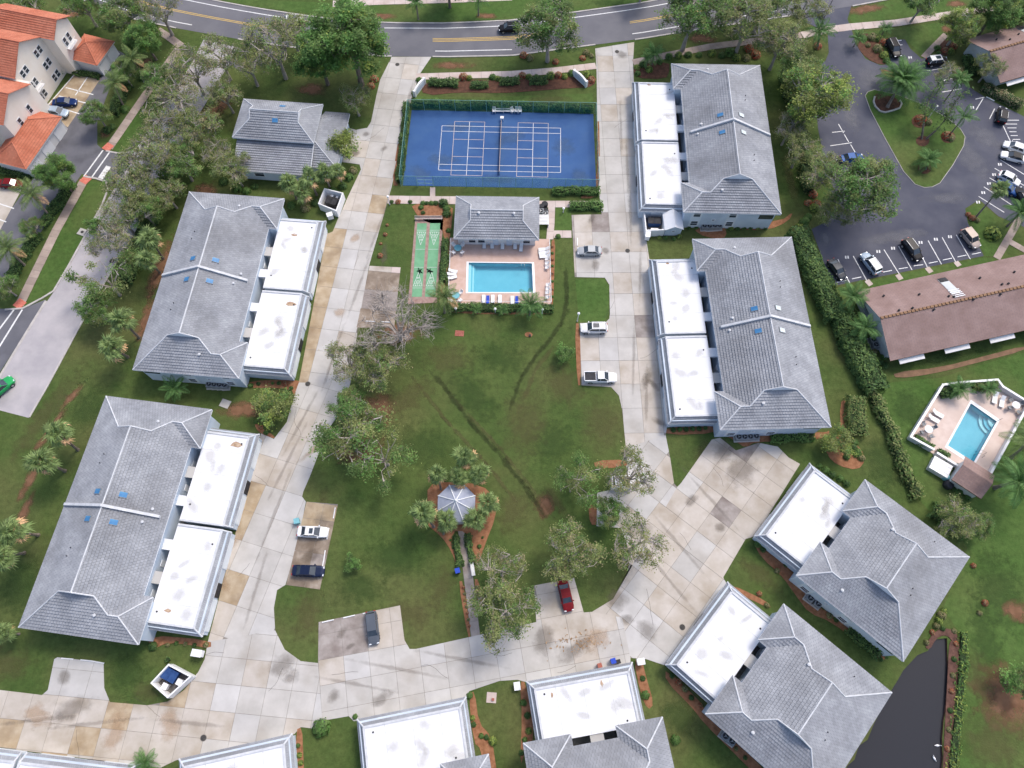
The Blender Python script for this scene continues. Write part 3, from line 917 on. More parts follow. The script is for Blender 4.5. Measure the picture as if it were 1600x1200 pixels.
for x, y, rx, ry, m, r_ in ((600, 25, 3.5, 1.2, 'soil', 0), (760, 25, 3, 1.2, 'soil', 0), (1352, 14, 6, 1.6, 'soil', 10), (1494, 6, 3, 1.5, 'soil', 0), (1100, 60, 4, 2, 'soil', 0), (110, 20, 3.5, 2.0, 'soil', 0),
                            (640, 620, 7, 3, 'dry', 40), (700, 560, 6, 4, 'dry', 0), (940, 660, 5, 6, 'dry', 0), (880, 600, 4, 6, 'dry', 20), (800, 800, 5, 3, 'dry', 60), (640, 960, 5, 3, 'dry', 0), (480, 960, 3, 5, 'dry', 0),
                            (690, 920, 3, 4, 'dry', 0), (820, 660, 5, 8, 'dry', 0), (740, 620, 4, 7, 'green', 40), (660, 700, 8, 5, 'green', 0), (920, 560, 3, 3, 'green', 0), (620, 870, 6, 4, 'green', 0), (780, 560, 7, 4, 'green', 0), (560, 920, 5, 3, 'green', 0),
                            (860, 690, 5, 5, 'green', 0), (850, 790, 2, 3, 'soil', 20), (500, 800, 1.2, 6, 'dry', -10), (868, 782, 1.2, 4, 'dry', 30), (70, 650, 2.5, 12, 'dry', -25), (40, 560, 3, 9, 'green', -25), (140, 640, 4, 5, 'green', 0),
                            (30, 920, 5, 6, 'green', 0), (10, 1040, 5, 3, 'dry', 0), (200, 1050, 4, 3, 'green', 0), (230, 1080, 3, 2, 'dry', 0), (380, 640, 5, 2, 'soil', 0), (430, 610, 3, 1.6, 'dry', 0), (1100, 710, 2, 3, 'dry', 0), (1190, 900, 5, 2, 'dry', -40),
                            (1060, 1120, 4, 3, 'green', -40), (1340, 880, 3, 8, 'green', 0), (1420, 640, 4, 5, 'green', 0), (1560, 920, 5, 8, 'green', 0), (1540, 1000, 3, 8, 'green', 0), (1575, 1090, 6, 6, 'soil', 0), (1590, 955, 3, 2, 'soil', 0),
                            (1550, 1160, 6, 5, 'dry', 0), (1530, 1060, 3, 5, 'dry', 0), (1380, 720, 4, 6, 'green', 0), (1500, 560, 9, 2, 'green', 12), (1245, 470, 1.4, 10, 'dry', 5), (1235, 280, 1.4, 8, 'dry', 5), (1250, 560, 1.2, 6, 'green', 5),
                            (300, 340, 1, 6, 'soil', 0), (320, 300, 3, 3, 'soil', 0), (330, 180, 3, 6, 'soil', 0), (490, 140, 4, 2, 'soil', 0), (350, 160, 2, 3, 'soil', 0), (560, 340 - 90, 1, 1, 'soil', 0), (640, 260, 1, 1, 'dry', 0),
                            (250, 420, 2, 9, 'soil', -10), (230, 500, 2, 6, 'soil', -10), (720, 160, 8, 1.4, 'green', 0), (860, 155, 6, 1.4, 'dry', 0), (420, 20, 5, 2, 'green', 0), (950, 5, 5, 2, 'green', 0), (620, 520, 5, 3, 'soil', 0), (590, 640, 4, 4, 'soil', 0), (560, 700, 5, 4, 'soil', 0),
                            (110, 900 - 620, 2, 1, 'soil', 0), (705, 102, 5.5, 1.3, 'soil', 0), (50, 745, 1.1, 5.5, 'soil', -17), (80, 670, 1.0, 5.5, 'soil', -25), (112, 620, .9, 3.5, 'soil', -30), (38, 800, 1.0, 4, 'soil', -12), (228, 100, 2.5, 2.5, 'soil', 0), (165, 206, 1.5, 2, 'soil', 0), (1478, 46, 1.5, 1.2, 'soil', 0), (985, 900, 2, 4, 'dry', 0), (1470, 545, 6, 2, 'green', 10)):
    soft_patch('bare_patch' if m == 'soil' else 'lawn_patch', x, y, rx, ry, 'patch_' + m, r_)
for x, y, rx, ry, m in ((555, 240, 1.2, 1, 'dark'), (572, 210, 1, .8, 'dark'), (600, 232, 1.2, .7, 'dark'), (946, 392, 1, 1, 'dark'), (930, 414, 1.8, 1, 'dark'), (925, 340, 2, .8, 'dark'), (1010, 594, 1, 3, 'dark'), (1020, 450 + 150, .8, 2, 'dark'),
                        (965, 940, 2.0, 2.2, 'dark'), (980, 968, 1.2, 1.2, 'dark'), (1012, 985, 2, 2, 'dark'), (1080, 782, 1.0, 1.5, 'dark'), (1125, 825, 1.1, 1.3, 'dark'), (1030, 660, .8, 1.6, 'dark'), (522, 1088, 1.4, 1, 'dark'), (596, 1092, 2.2, 1, 'dark'),
                        (535, 988, .8, 1.2, 'dark'), (548, 1010, .5, 1.2, 'dark'), (360, 850, 1, 3, 'rust'), (345, 900, 1, 4, 'rust'), (530, 490, 1.2, 1.4, 'rust'), (555, 372, 1.0, 1.4, 'rust'), (265, 1130, 3, 2, 'rust'), (110, 1110, 4, 2, 'dark'), (180, 1140, 4, 1.8, 'rust'),
                        (60, 1120, 3, 2, 'rust'), (440, 1040, 2.2, 2.0, 'dark'), (455, 1058, 1.5, 1.5, 'dark'), (585, 470, 2, 2, 'dark'), (600, 490, 2, 2, 'dark'), (500, 815, 1.6, 2, 'dark'), (485, 870, 1.8, 1.4, 'dark'), (900, 1015, 4, 1.5, 'dark'),
                        (1160, 735, 4, 3, 'dark'), (1130, 705, 3, 2, 'dark'), (1000, 830, 1.5, 3, 'dark'), (930, 1000, 3, 2, 'rust'), (850, 1000, 3, 2, 'dark'), (972, 85, 1.5, 1.5, 'dark'), (600, 400, .8, 4, 'dark'), (495, 700, .7, 5, 'rust'), (100, 1056, 1.2, 1.5, 'dark')):
    soft_patch('stain', x, y, rx, ry, 'patch_' + m, random.uniform(0, 180), .064)
for x, y, rx, ry, r_ in ((1520, 250, 3, 6, 20), (1480, 310, 6, 1.6, 0), (1540, 215, 3, 5, 40), (1360, 120, 4, 4, 0), (1330, 180, 2, 6, 0), (1400, 370, 8, 2, 8), (1290, 375, 1.5, 2.5, 0), (1420, 95, 3, 1, 0)):
    soft_patch('asphalt_wear', x, y, rx, ry, 'patch_pale', r_, .028)

# long tyre streaks and hairline cracks on the concrete
for x, y, ln, r_ in ((560, 450, 9, 13), (590, 360, 8, 14), (520, 560, 9, 12), (450, 720, 9, 20), (430, 800, 10, 14), (400, 920, 8, 10), (470, 660, 8, 22), (980, 260, 12, 2), (970, 200, 10, 2), (985, 330, 10, 3), (1000, 430, 8, 5), (990, 560, 10, 5), (1010, 620, 8, 5),
                      (620, 1045, 9, 100), (720, 1030, 9, 100), (560, 1070, 8, 100), (150, 1130, 10, 84), (60, 1125, 8, 84), (300, 1130, 7, 95), (1060, 850, 8, 142), (1040, 900, 9, 142), (1110, 780, 8, 142), (640, 150, 6, 8)):
    soft_patch('tyre_streak', x, y, .4, ln, 'patch_streak', -r_, .064)
rk = random.Random(5)
for x, y in ((600, 200), (560, 400), (530, 520), (470, 680), (420, 760), (390, 880), (350, 1020), (420, 1080), (250, 1120), (120, 1140), (560, 1050), (700, 1060), (800, 1020), (900, 1040), (1010, 920), (1080, 860), (1130, 760), (1000, 700), (1000, 560), (960, 470), (990, 300), (960, 200)):
    c = G(x, y).xy
    a = rk.uniform(0, 6.28)
    pts = [c]
    for k in range(rk.randint(5, 10)):
        a += rk.uniform(-.28, .28)
        pts.append(pts[-1] + Vector((math.cos(a), math.sin(a))) * rk.uniform(.3, .7))
    strip('crack', pts, .035, .0605, M['joint_dark'])

# planting beds


def bed(px, m='mulch', z=0.05):
    pts = [Vector(p) for p in GP(px)]
    sm = []
    for i in range(len(pts)):                                  # soften the outline
        a, b = pts[i - 1], pts[i]
        sm += [a.lerp(b, .25), a.lerp(b, .75)]
    return struct(sheet('planting_bed', sm, z, M[m], z))


bed([(668, 758), (700, 752), (752, 757), (776, 780), (774, 810), (760, 845), (748, 880), (738, 878), (732, 850), (728, 830), (705, 830), (712, 880), (716, 892), (706, 862), (690, 838), (664, 818), (668, 790)])
bed([(716, 908), (724, 908), (736, 994), (731, 996)])
bed([(740, 905), (748, 905), (755, 950), (748, 950)])
bed([(640, 316), (708, 318), (706, 350), (702, 376), (696, 378), (690, 356), (655, 342)])
bed([(700, 374), (704, 376), (692, 474), (684, 472)])
bed([(700, 480), (862, 484), (862, 492), (700, 490)])
bed([(860, 378), (868, 372), (866, 430), (864, 478), (861, 478)])
bed([(656, 130), (720, 124), (790, 126), (860, 120), (928, 116), (930, 136), (890, 138), (840, 142), (780, 146), (720, 144), (662, 150)], 'mulch_dark')
bed([(990, 100), (1046, 96), (1046, 112), (1040, 124), (990, 122)], 'mulch_dark')
bed([(624, 290), (630, 215), (640, 160), (634, 165), (620, 230), (612, 290)], 'mulch')
bed([(936, 170), (938, 296), (930, 310), (900, 310), (934, 298), (932, 170)], 'mulch')
bed([(464, 594), (410, 594), (386, 598), (384, 606), (440, 606), (462, 612), (455, 640), (466, 618), (470, 597)])
bed([(396, 656), (412, 672), (428, 680), (430, 686), (408, 678), (400, 670)])
bed([(230, 992), (330, 1000), (330, 1014), (300, 1008), (262, 1004), (236, 1016)])
bed([(1038, 668), (1120, 664), (1120, 677), (1042, 680)])
bed([(1130, 678), (1290, 676), (1296, 672), (1294, 684), (1240, 690), (1180, 690), (1165, 700), (1150, 690)])
bed([(1082, 350), (1132, 352), (1136, 370), (1120, 374), (1090, 366)])
bed([(1140, 352), (1220, 346), (1240, 330), (1232, 346), (1200, 360), (1140, 358)])
bed([(1290, 690), (1318, 676), (1345, 700), (1352, 720), (1340, 735), (1310, 728), (1292, 712)])
bed([(1312, 630), (1322, 622), (1324, 680), (1314, 684)])
bed([(1176, 846), (1230, 884), (1262, 922), (1278, 948), (1310, 966), (1352, 1000), (1390, 1020), (1378, 1034), (1350, 1012), (1300, 972), (1264, 958), (1246, 934), (1222, 900), (1190, 872)])
bed([(1040, 1044), (1094, 1096), (1100, 1108), (1130, 1140), (1190, 1196), (1210, 1230), (1195, 1225), (1150, 1180), (1100, 1130), (1082, 1106), (1040, 1064)])
bed([(1140, 912), (1200, 940), (1205, 952), (1180, 940), (1150, 926)])
bed([(812, 1064), (822, 1066), (836, 1150), (822, 1170), (812, 1200), (816, 1120)])
bed([(990, 1030), (1004, 1034), (1010, 1060), (1022, 1100), (1012, 1110), (1000, 1080)])
bed([(462, 1140), (472, 1136), (474, 1180), (476, 1230), (464, 1230)])
bed([(732, 1084), (742, 1080), (748, 1130), (768, 1150), (780, 1230), (760, 1230), (752, 1170), (740, 1160)])
bed([(1385, 84), (1360, 52), (1336, 52), (1338, 72), (1354, 92), (1376, 102), (1392, 98), (1380, 90)], 'mulch_dark')
bed([(1375, 106), (1406, 118), (1404, 124), (1380, 118)], 'mulch')
for x, y, r_ in ((1437, 190, 14), (1441, 221, 11), (1481, 215, 12), (1444, 264, 11), (1277, 72, 8), (1478, 75, 16), (800, 270, 0)):
    if r_:
        bed([(x + r_ * math.cos(a), y + r_ * .8 * math.sin(a)) for a in np.linspace(0, 2 * math.pi, 10)[:-1]], 'mulch_dark', 0.155 if 1350 < x < 1500 and y > 140 else 0.05)
bed([(1395, 582), (1470, 574), (1540, 556), (1600, 540), (1600, 548), (1530, 566), (1460, 584), (1400, 592)], 'soil')
bed([(928, 720), (980, 718), (980, 730), (930, 732)])
bed([(919, 788), (932, 788), (934, 820), (922, 820)])
bed([(898, 505), (906, 505), (908, 602), (902, 602)])
bed([(1486, 1000), (1500, 996), (1496, 1060), (1490, 1130), (1482, 1200), (1476, 1260), (1470, 1260), (1476, 1130), (1480, 1060), (1482, 1010)], 'mud', 0.08)
bed([(1444, 1010), (1460, 986), (1480, 980), (1498, 992), (1492, 1010), (1484, 996), (1474, 992), (1462, 998), (1452, 1016)], 'mud', 0.10)

# pond
mb = MB()
mb.face([(p.x, p.y, -0.35) for p in (POND if area2(POND) > 0 else POND[::-1])])
struct(mb.build('pond_water', M['pond_water']))
mb = MB()
for i in range(len(POND)):
    a, b = POND[i - 1], POND[i]
    mb.face([(a.x, a.y, 0), (b.x, b.y, 0), (b.x, b.y, -0.8), (a.x, a.y, -0.8)])
struct(mb.build('pond_bank', M['mud']))

# ================================================================== BUILDINGS
def tile_face(mb, poly, tw=0.44, te=0.46, lift=0.12, jit=0.10, off=0.0):
    """cover one sloping roof face with single tiles, butts stepping down the slope"""
    P = [Vector(p) for p in poly]
    n = Vector((0, 0, 0))
    for i in range(len(P)):
        a, b = P[i - 1], P[i]
        n += a.cross(b)
    n.normalize()
    if n.z < 0:
        n = -n
    h = Vector((0, 0, 1)).cross(n).normalized()
    u = n.cross(h).normalized()
    if u.z < 0:
        u, h = -u, -h
    o = min(P, key=lambda p: p.z)
    q2 = [((p - o).dot(h), (p - o).dot(u)) for p in P]
    x0, x1 = min(q[0] for q in q2), max(q[0] for q in q2)
    y0, y1 = min(q[1] for q in q2), max(q[1] for q in q2)
    row = 0
    y = y0 - off
    while y < y1:
        band = clip_half(clip_half(q2, (0, 1), y + te), (0, -1), -y)
        if len(band) >= 3:
            bx0, bx1 = min(q[0] for q in band), max(q[0] for q in band)
            x = x0 + (tw / 2 if row % 2 else 0) - tw
            while x < bx1:
                if x + tw > bx0:
                    c = clip_half(clip_half(band, (1, 0), x + tw - 0.012), (-1, 0), -(x + 0.012))
                    c = dedupe(c)
                    if len(c) >= 3 and abs(area2(c)) > 0.004:
                        if area2(c) < 0:
                            c = c[::-1]
                        t = 1 + random.uniform(-jit, jit * .7)
                        pts = []
                        for (a, b) in c:
                            k = lift * (1 - (b - y) / te) + 0.012
                            pts.append(o + h * a + u * b + n * k)
                        mb.face(pts, 0, t)
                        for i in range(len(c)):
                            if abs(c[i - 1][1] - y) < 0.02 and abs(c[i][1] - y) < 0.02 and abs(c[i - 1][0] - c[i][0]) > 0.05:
                                mb.face([pts[i - 1], pts[i], pts[i] - n * (lift + .012), pts[i - 1] - n * (lift + .012)], 0, t * 0.42)  # dirt and the shade line under each course both put into the butt tint
                x += tw
        y += te
        row += 1


def gablet_roof(x0, x1, y0, y1, e, s, gh):
    """hip roof whose ridge runs along y and ends in small vertical gablets of half width gh; returns slope faces, gable faces, cap lines"""
    hw = (x1 - x0) / 2
    xr = (x0 + x1) / 2
    d = hw - gh
    zg, zr = e + s * d, e + s * hw
    a, b = y0 + d, y1 - d
    faces = [[(x1, y0, e), (x1, y1, e), (xr + gh, b, zg), (xr, b, zr), (xr, a, zr), (xr + gh, a, zg)],
             [(x0, y1, e), (x0, y0, e), (xr - gh, a, zg), (xr, a, zr), (xr, b, zr), (xr - gh, b, zg)],
             [(x0, y0, e), (x1, y0, e), (xr + gh, a, zg), (xr - gh, a, zg)],
             [(x1, y1, e), (x0, y1, e), (xr - gh, b, zg), (xr + gh, b, zg)]]
    gab = [[(xr - gh, a, zg), (xr + gh, a, zg), (xr, a, zr)], [(xr + gh, b, zg), (xr - gh, b, zg), (xr, b, zr)]]
    caps = [[(xr, a, zr), (xr, b, zr)]]
    for y, g in ((y0, a), (y1, b)):
        caps += [[(x0, y, e), (xr - gh, g, zg), (xr, g, zr)], [(x1, y, e), (xr + gh, g, zg), (xr, g, zr)]]
    return faces, gab, caps


def caps_mesh(caps, r=0.11):
    mb = MB()
    for c in caps:
        for a, b in zip(c, c[1:]):
            mb.tube([Vector(a) + Vector((0, 0, .09)), Vector(b) + Vector((0, 0, .09))], r, 6)
    return mb


def window_at(parent, x, y, z0, w, h, axis, sgn, name='window'):
    """window in a wall: axis 'x' = wall faces along y (sgn), 'y' = wall faces along x"""
    f, p = MB(), MB()
    t = 0.07
    for (a0, a1, b0, b1) in ((-w / 2, w / 2, 0, .1), (-w / 2, w / 2, h - .1, h), (-w / 2, -w / 2 + .1, .1, h - .1), (w / 2 - .1, w / 2, .1, h - .1), (-w / 2 + .1, w / 2 - .1, h / 2 - .03, h / 2 + .03)):
        if axis == 'x':
            f.box(a0, a1, min(-.02 * sgn, t * sgn), max(-.02 * sgn, t * sgn), b0, b1)
        else:
            f.box(min(-.02 * sgn, t * sgn), max(-.02 * sgn, t * sgn), a0, a1, b0, b1)
    if axis == 'x':
        p.box(-w / 2 + .08, w / 2 - .08, min(-.02 * sgn, .03 * sgn), max(-.02 * sgn, .03 * sgn), .08, h - .08)
    else:
        p.box(min(-.02 * sgn, .03 * sgn), max(-.02 * sgn, .03 * sgn), -w / 2 + .08, w / 2 - .08, .08, h - .08)
    fo = f.build(name, M['trim_white'], parent, (x, y, z0))
    p.build('pane', M['glass'], fo)
    return fo


def skylight_at(parent, x, y, z, slope, sgn, pale):
    f, p = MB(), MB()
    f.box(-.62, .62, -.45, .45, 0, .16)
    p.box(-.54, .54, -.37, .37, .14, .19)
    o = f.build('skylight', M['ac_grey'], parent, (x, y, z), (0, -sgn * math.atan(slope), 0))
    p.build('pane', M['skylight_pale' if pale else 'skylight'], o)
    return o


EAVE, SLOPE = 5.4, 0.5
_mesh_cache = {}


def condo_meshes(L):
    if L in _mesh_cache:
        return _mesh_cache[L]
    hy = L / 2
    faces, gab, caps = gablet_roof(-7.3, 8.8, -hy, hy, EAVE, SLOPE, 2.6)
    a = hy - (8.05 - 2.6)
    zw = EAVE + 3.25 * SLOPE
    e = EAVE
    E_, W_ = faces[0], None
    W_ = [(-7.3, hy - 6.5, e), (-7.3, -hy + 6.5, e), (-4.05, -hy + 3.25, zw), (0.75 - 2.6, -a, e + 5.45 * SLOPE), (0.75, -a, e + 8.05 * SLOPE),
          (0.75, a, e + 8.05 * SLOPE), (0.75 - 2.6, a, e + 5.45 * SLOPE), (-4.05, hy - 3.25, zw)]
    F_ = [E_, W_]
    C_ = [caps[0]]
    for s in (-1, 1):
        F_.append([(-8.8, s * hy, e), (8.8, s * hy, e), (3.35, s * a, e + 5.45 * SLOPE), (-1.85, s * a, e + 5.45 * SLOPE), (-4.05, s * (hy - 3.25), zw), (-5.55, s * (hy - 3.25), zw)])
        F_.append([(-8.8, s * (hy - 6.5), e), (-8.8, s * hy, e), (-5.55, s * (hy - 3.25), zw)])
        F_.append([(-7.3, s * (hy - 6.5), e), (-8.8, s * (hy - 6.5), e), (-5.55, s * (hy - 3.25), zw), (-4.05, s * (hy - 3.25), zw)])
        C_ += [[(8.8, s * hy, e), (3.35, s * a, e + 5.45 * SLOPE), (0.75, s * a, e + 8.05 * SLOPE)],
               [(-8.8, s * hy, e), (-5.55, s * (hy - 3.25), zw), (-4.05, s * (hy - 3.25), zw), (-1.85, s * a, e + 5.45 * SLOPE), (0.75, s * a, e + 8.05 * SLOPE)],
               [(-8.8, s * (hy - 6.5), e), (-5.55, s * (hy - 3.25), zw)]]
    deck, tiles = MB(), MB()
    for f in F_:
        deck.face(f)
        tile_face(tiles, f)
    for g in gab:
        deck.face(g, 1)
    outline = [(-8.8, -hy), (8.8, -hy), (8.8, hy), (-8.8, hy), (-8.8, hy - 6.5), (-7.3, hy - 6.5), (-7.3, -hy + 6.5), (-8.8, -hy + 6.5)]
    for i in range(len(outline)):
        p, q = outline[i - 1], outline[i]
        deck.face([(*p, e - .24), (*q, e - .24), (*q, e + .03), (*p, e + .03)], 1)
    deck.face([(x, y, e - .2) for x, y in outline[::-1]], 1)
    wall = MB()
    wall.prism([(-8.2, -hy + .6), (8.2, -hy + .6), (8.2, hy - .6), (-8.2, hy - .6), (-8.2, hy - 5.9), (-6.7, hy - 5.9), (-6.7, -hy + 5.9), (-8.2, -hy + 5.9)], 0, e - .2)
    r = dict(deck=deck.data('roof', [M['roofdeck'], M['trim_white']]), tiles=tiles.data('roof_tiles', M['rooftile'], tints=True),
             caps=caps_mesh(C_).data('ridge_cap', M['cap']), wall=wall.data('wall', M['wall_blue']))
    if L > 30:
        pw = MB()
        for (xa, xb) in ((-6.4, 0.75), (0.75, 8.75)):
            za, zb = EAVE + SLOPE * min(xa + 7.3, 8.8 - xa), EAVE + SLOPE * min(xb + 7.3, 8.8 - xb)
            v = [(xa, -.2, za - .1), (xb, -.2, zb - .1), (xb, .2, zb - .1), (xa, .2, za - .1), (xa, -.2, za + .5), (xb, -.2, zb + .5), (xb, .2, zb + .5), (xa, .2, za + .5)]
            pw.mesh(v, [(0, 1, 5, 4), (2, 3, 7, 6), (4, 5, 6, 7), (1, 2, 6, 5), (3, 0, 4, 7)])
        r['parapet'] = pw.data('parapet_wall', M['cap'])
    _mesh_cache[L] = r
    return r


def garage_meshes(y0, y1, end0, end1):
    key = (y0, y1, end0, end1)
    if key in _mesh_cache:
        return _mesh_cache[key]
    xo, xi, xm = -16.2, -15.05, -8.15
    z0, z1 = 2.5, 3.55
    ya, yb = (y0 + 1.0 if end0 else y0), (y1 - 1.0 if end1 else y1)
    tiles, deck = MB(), MB()
    fs = [[(xo, y1, z0), (xo, y0, z0), (xi, ya, z1), (xi, yb, z1)]]
    if end0:
        fs.append([(xo, y0, z0), (xm, y0, z0), (xm, ya, z1), (xi, ya, z1)])
    if end1:
        fs.append([(xm, y1, z0), (xo, y1, z0), (xi, yb, z1), (xm, yb, z1)])
    for f in fs:
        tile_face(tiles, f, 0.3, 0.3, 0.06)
        deck.face(f)
        for i in range(len(f)):
            pass
    # inner parapet and copings
    cop = MB()
    w = 0.16
    cop.box(xi - w, xi + w, ya - w, yb + w, z1 - .22, z1 + .05)
    for yy in (ya, yb):
        cop.box(xi + w + .002, xm, yy - w, yy + w, z1 - .22, z1 + .048)
    for ed, yy, y2 in ((end0, y0, ya), (end1, y1, yb)):
        cop.tube([(xo, yy, z0 + .08), (xi, y2, z1 + .06)], .13, 6)
    flat = MB()
    flat.box(xi + w - .02, xm + .05, ya + w - .02, yb - w + .02, z1 - .5, z1 - .10)
    wall = MB()
    wall.prism([(xo + .3, y0 + (.3 if end0 else 0.02)), (xm, y0 + (.3 if end0 else 0.02)), (xm, y1 - (.3 if end1 else 0.02)), (xo + .3, y1 - (.3 if end1 else 0.02))], 0, z1 - .5)
    fas = MB()
    for i, ((xa, ya_), (xb, yb_)) in enumerate((((xo, y0), (xo, y1)), ((xo, y0), (xm, y0)), ((xo, y1), (xm, y1)))):
        fas.obox((xa, ya_), (xb, yb_), .06, z0 - .16, z0 + .02 + .002 * i)
    fas.face([(xo, y0, z0 - .05), (xo, y1, z0 - .05), (xm, y1, z0 - .05), (xm, y0, z0 - .05)])
    r = dict(deck=deck.data('mansard', M['roofdeck']), tiles=tiles.data('roof_tiles', M['rooftile'], tints=True), coping=cop.data('coping', M['cap']),
             flat=flat.data('flat_roof', M['white_roof']), wall=wall.data('wall', M['wall_blue']), fascia=fas.data('fascia', M['trim_white']))
    _mesh_cache[key] = r
    return r


def garage(center, ang, y0, y1, end0, end1, label, stains=()):
    g = thing('garage_block', label, 'garage', (center[0], center[1], 0), ang)
    ms = garage_meshes(y0, y1, end0, end1)
    obj('wall', ms['wall'], g)
    dk = obj('mansard', ms['deck'], g)
    struct(obj('roof_tiles', ms['tiles'], dk), 'stuff')
    obj('coping', ms['coping'], g)
    fr = obj('flat_roof', ms['flat'], g)
    obj('fascia', ms['fascia'], g)
    L = y1 - y0
    for k, (c, w) in enumerate(((y0 + L * .20, L * .30), (y0 + L * .56, L * .14), (y0 + L * .80, L * .30))):
        d = MB()
        if k == 1:                                          # dark panel on the wall: shade of the entry alcove put into its colour
            d.box(-15.98, -15.86, c - w / 2, c + w / 2, 0, 2.25)
            d.build('entry', M['dark'], g)
        else:
            d.box(-16.0, -15.86, c - w / 2, c + w / 2, 0.02, 2.2)
            for j in range(1, 4):
                d.box(-16.02, -15.99, c - w / 2 + .05, c + w / 2 - .05, j * .55 - .02, j * .55 + .02)
            do = d.build('garage_door', M['door_white'], g)
    for (sx, sy, r_) in stains:
        mb = MB()
        pts = [(sx + r_ * random.uniform(.6, 1.2) * math.cos(a) * 1.3, sy + r_ * random.uniform(.4, .8) * math.sin(a)) for a in np.linspace(0, 2 * math.pi, 11)[:-1]]
        mb.face([(x, y, 3.456) for x, y in pts])
        mb.build('rust_stain', M['rust_stain'], fr)
    # membrane seams and shallow ponding marks
    for k in range(1, 4):
        mb = MB()
        mb.box(-14.85, -8.2, y0 + L * k / 4 - .05, y0 + L * k / 4 + .05, 3.44, 3.458)
        mb.build('seam', M['seam'], fr)
    for k in range(6):
        mb = MB()
        mb.face([(1.25 * math.cos(a), 1.25 * math.sin(a), 0) for a in np.linspace(0, 2 * math.pi, 17)[:-1]])
        o = mb.build('ponding_mark', M['patch_pond'], fr, (random.uniform(-14, -9), random.uniform(y0 + 2, y1 - 2), 3.461 + k * .002), random.uniform(0, 3))
        o.scale = (random.uniform(.8, 2.0), random.uniform(.5, 1.2), 1)
    # small black roof drains
    for sx, sy in ((-14.2, y0 + 2.2), (-9.0, y1 - 2.5)):
        mb = MB()
        mb.lathe([(.14, 3.44), (.14, 3.52), (.05, 3.56)], 8, (sx, sy))
        mb.build('roof_drain', M['dark'], g)
    return g


def condo(center, ang, L, label, pale=(False, False), ac=4, south_only=True):
    ms = condo_meshes(L)
    hy = L / 2
    b = thing('condo_building', label, 'building', (center[0], center[1], 0), ang)
    obj('wall', ms['wall'], b)
    dk = obj('roof', ms['deck'], b)
    struct(obj('roof_tiles', ms['tiles'], dk), 'stuff')
    obj('ridge_cap', ms['caps'], dk)
    if 'parapet' in ms:
        obj('parapet_wall', ms['parapet'], b)

    def zr(x):
        return EAVE + SLOPE * (x + 7.3 if x < .75 else 8.8 - x)
    ys = (2.0, -2.1) if L > 30 else ()
    for y in ys:
        skylight_at(b, -1.2, y, zr(-1.2) + .05, SLOPE, 1, pale[0])
        skylight_at(b, 2.6, y, zr(2.6) + .05, SLOPE, -1, pale[1])
    vents = [(-2.0, -hy + 3.6, 'p'), (4.2, 7.5, 'd'), (4.0, 6.3, 'd'), (4.4, -6.5, 'd'), (4.2, -7.9, 'd'), (-4.5, 1.2, 'p'), (-5.2, -.9, 'p'), (-2.2, hy - 3.0, 'p')] if L > 30 else \
        [(4.0, -1.0, 'd'), (4.3, -2.0, 'd'), (-3.0, -hy + 2.2, 'p'), (-2.4, hy - 5.2, 'p'), (3.5, hy - 2.0, 'd')]
    for x, y, k in vents:
        z = min(zr(x), EAVE + SLOPE * (hy - abs(y)))
        mb = MB()
        mb.lathe([(.16, 0), (.16, .25), (.24, .26), (.24, .36), (.05, .42)] if k == 'p' else [(.07, 0), (.07, .4)], 8)
        mb.build('roof_vent', M['cap' if k == 'p' else 'dark'], b, (x, y, z - .05))
    # windows on the two end walls
    for s in (-1, 1):
        yw = s * (hy - .6)
        for x in (-5.9, 0.6):
            mb = MB()
            mb.box(x - .95, x + .95, min(yw - .02, yw + .03 * s), max(yw + .02, yw + .03 * s), .4, EAVE - .35)
            mb.build('window_surround', M['door_white'], b)
            window_at(b, x, yw + .03 * s, .8, 1.4, 1.4, 'x', s)
            window_at(b, x, yw + .03 * s, 3.4, 1.4, 1.4, 'x', s)
        window_at(b, -2.6, yw, 2.2, .7, .6, 'x', s)
        mb = MB()
        mb.box(5.4, 8.0, min(yw - .02, yw + .03 * s), max(yw + .02, yw + .03 * s), 3.1, 4.7)
        mb.build('lanai_screen', M['glass'], b)
    n = 6 if L > 30 else 3
    for i in range(n):
        y = -hy + 2.6 + (L - 5.2) * i / (n - 1)
        for z in (.6, 3.3):
            window_at(b, 8.2, y, z, 2.6, 1.7, 'y', 1)
    # courtyards between the garages and the house: paved floor, bridges with roofs
    br = [(9.3, 7.5, 'g'), (4.3, 2.7, 'w'), (-2.5, -4.1, 'w'), (-7.0, -8.8, 'g')] if L > 30 else [(-.4, 1.5, 'g')]
    for a, c, k in br:
        mb = MB()
        mb.box(-8.13, -6.72, min(a, c), max(a, c), 2.9, 3.33 if k == 'w' else 3.2)
        mb.build('bridge_roof', M['white_roof' if k == 'w' else 'slab_cool'], b)
    mb = MB()
    mb.box(-8.14, -6.72, -hy + 6.0, hy - 6.0, 0.0, .07)
    mb.build('courtyard_floor', M['paving_dark'], b)
    for y in ([6.2, 10.6, -5.6, -9.6] if L > 30 else [-2.3, 3.0]):
        mb = MB()
        mb.box(-6.78, -6.66, y - .5, y + .5, .07, 2.1)
        mb.build('door', M['trim_white'], b)
    return b


def xf(center, ang, x, y, z=0):
    return Vector((center[0] + x * math.cos(ang) - y * math.sin(ang), center[1] + x * math.sin(ang) + y * math.cos(ang), z))


CONDO = {}


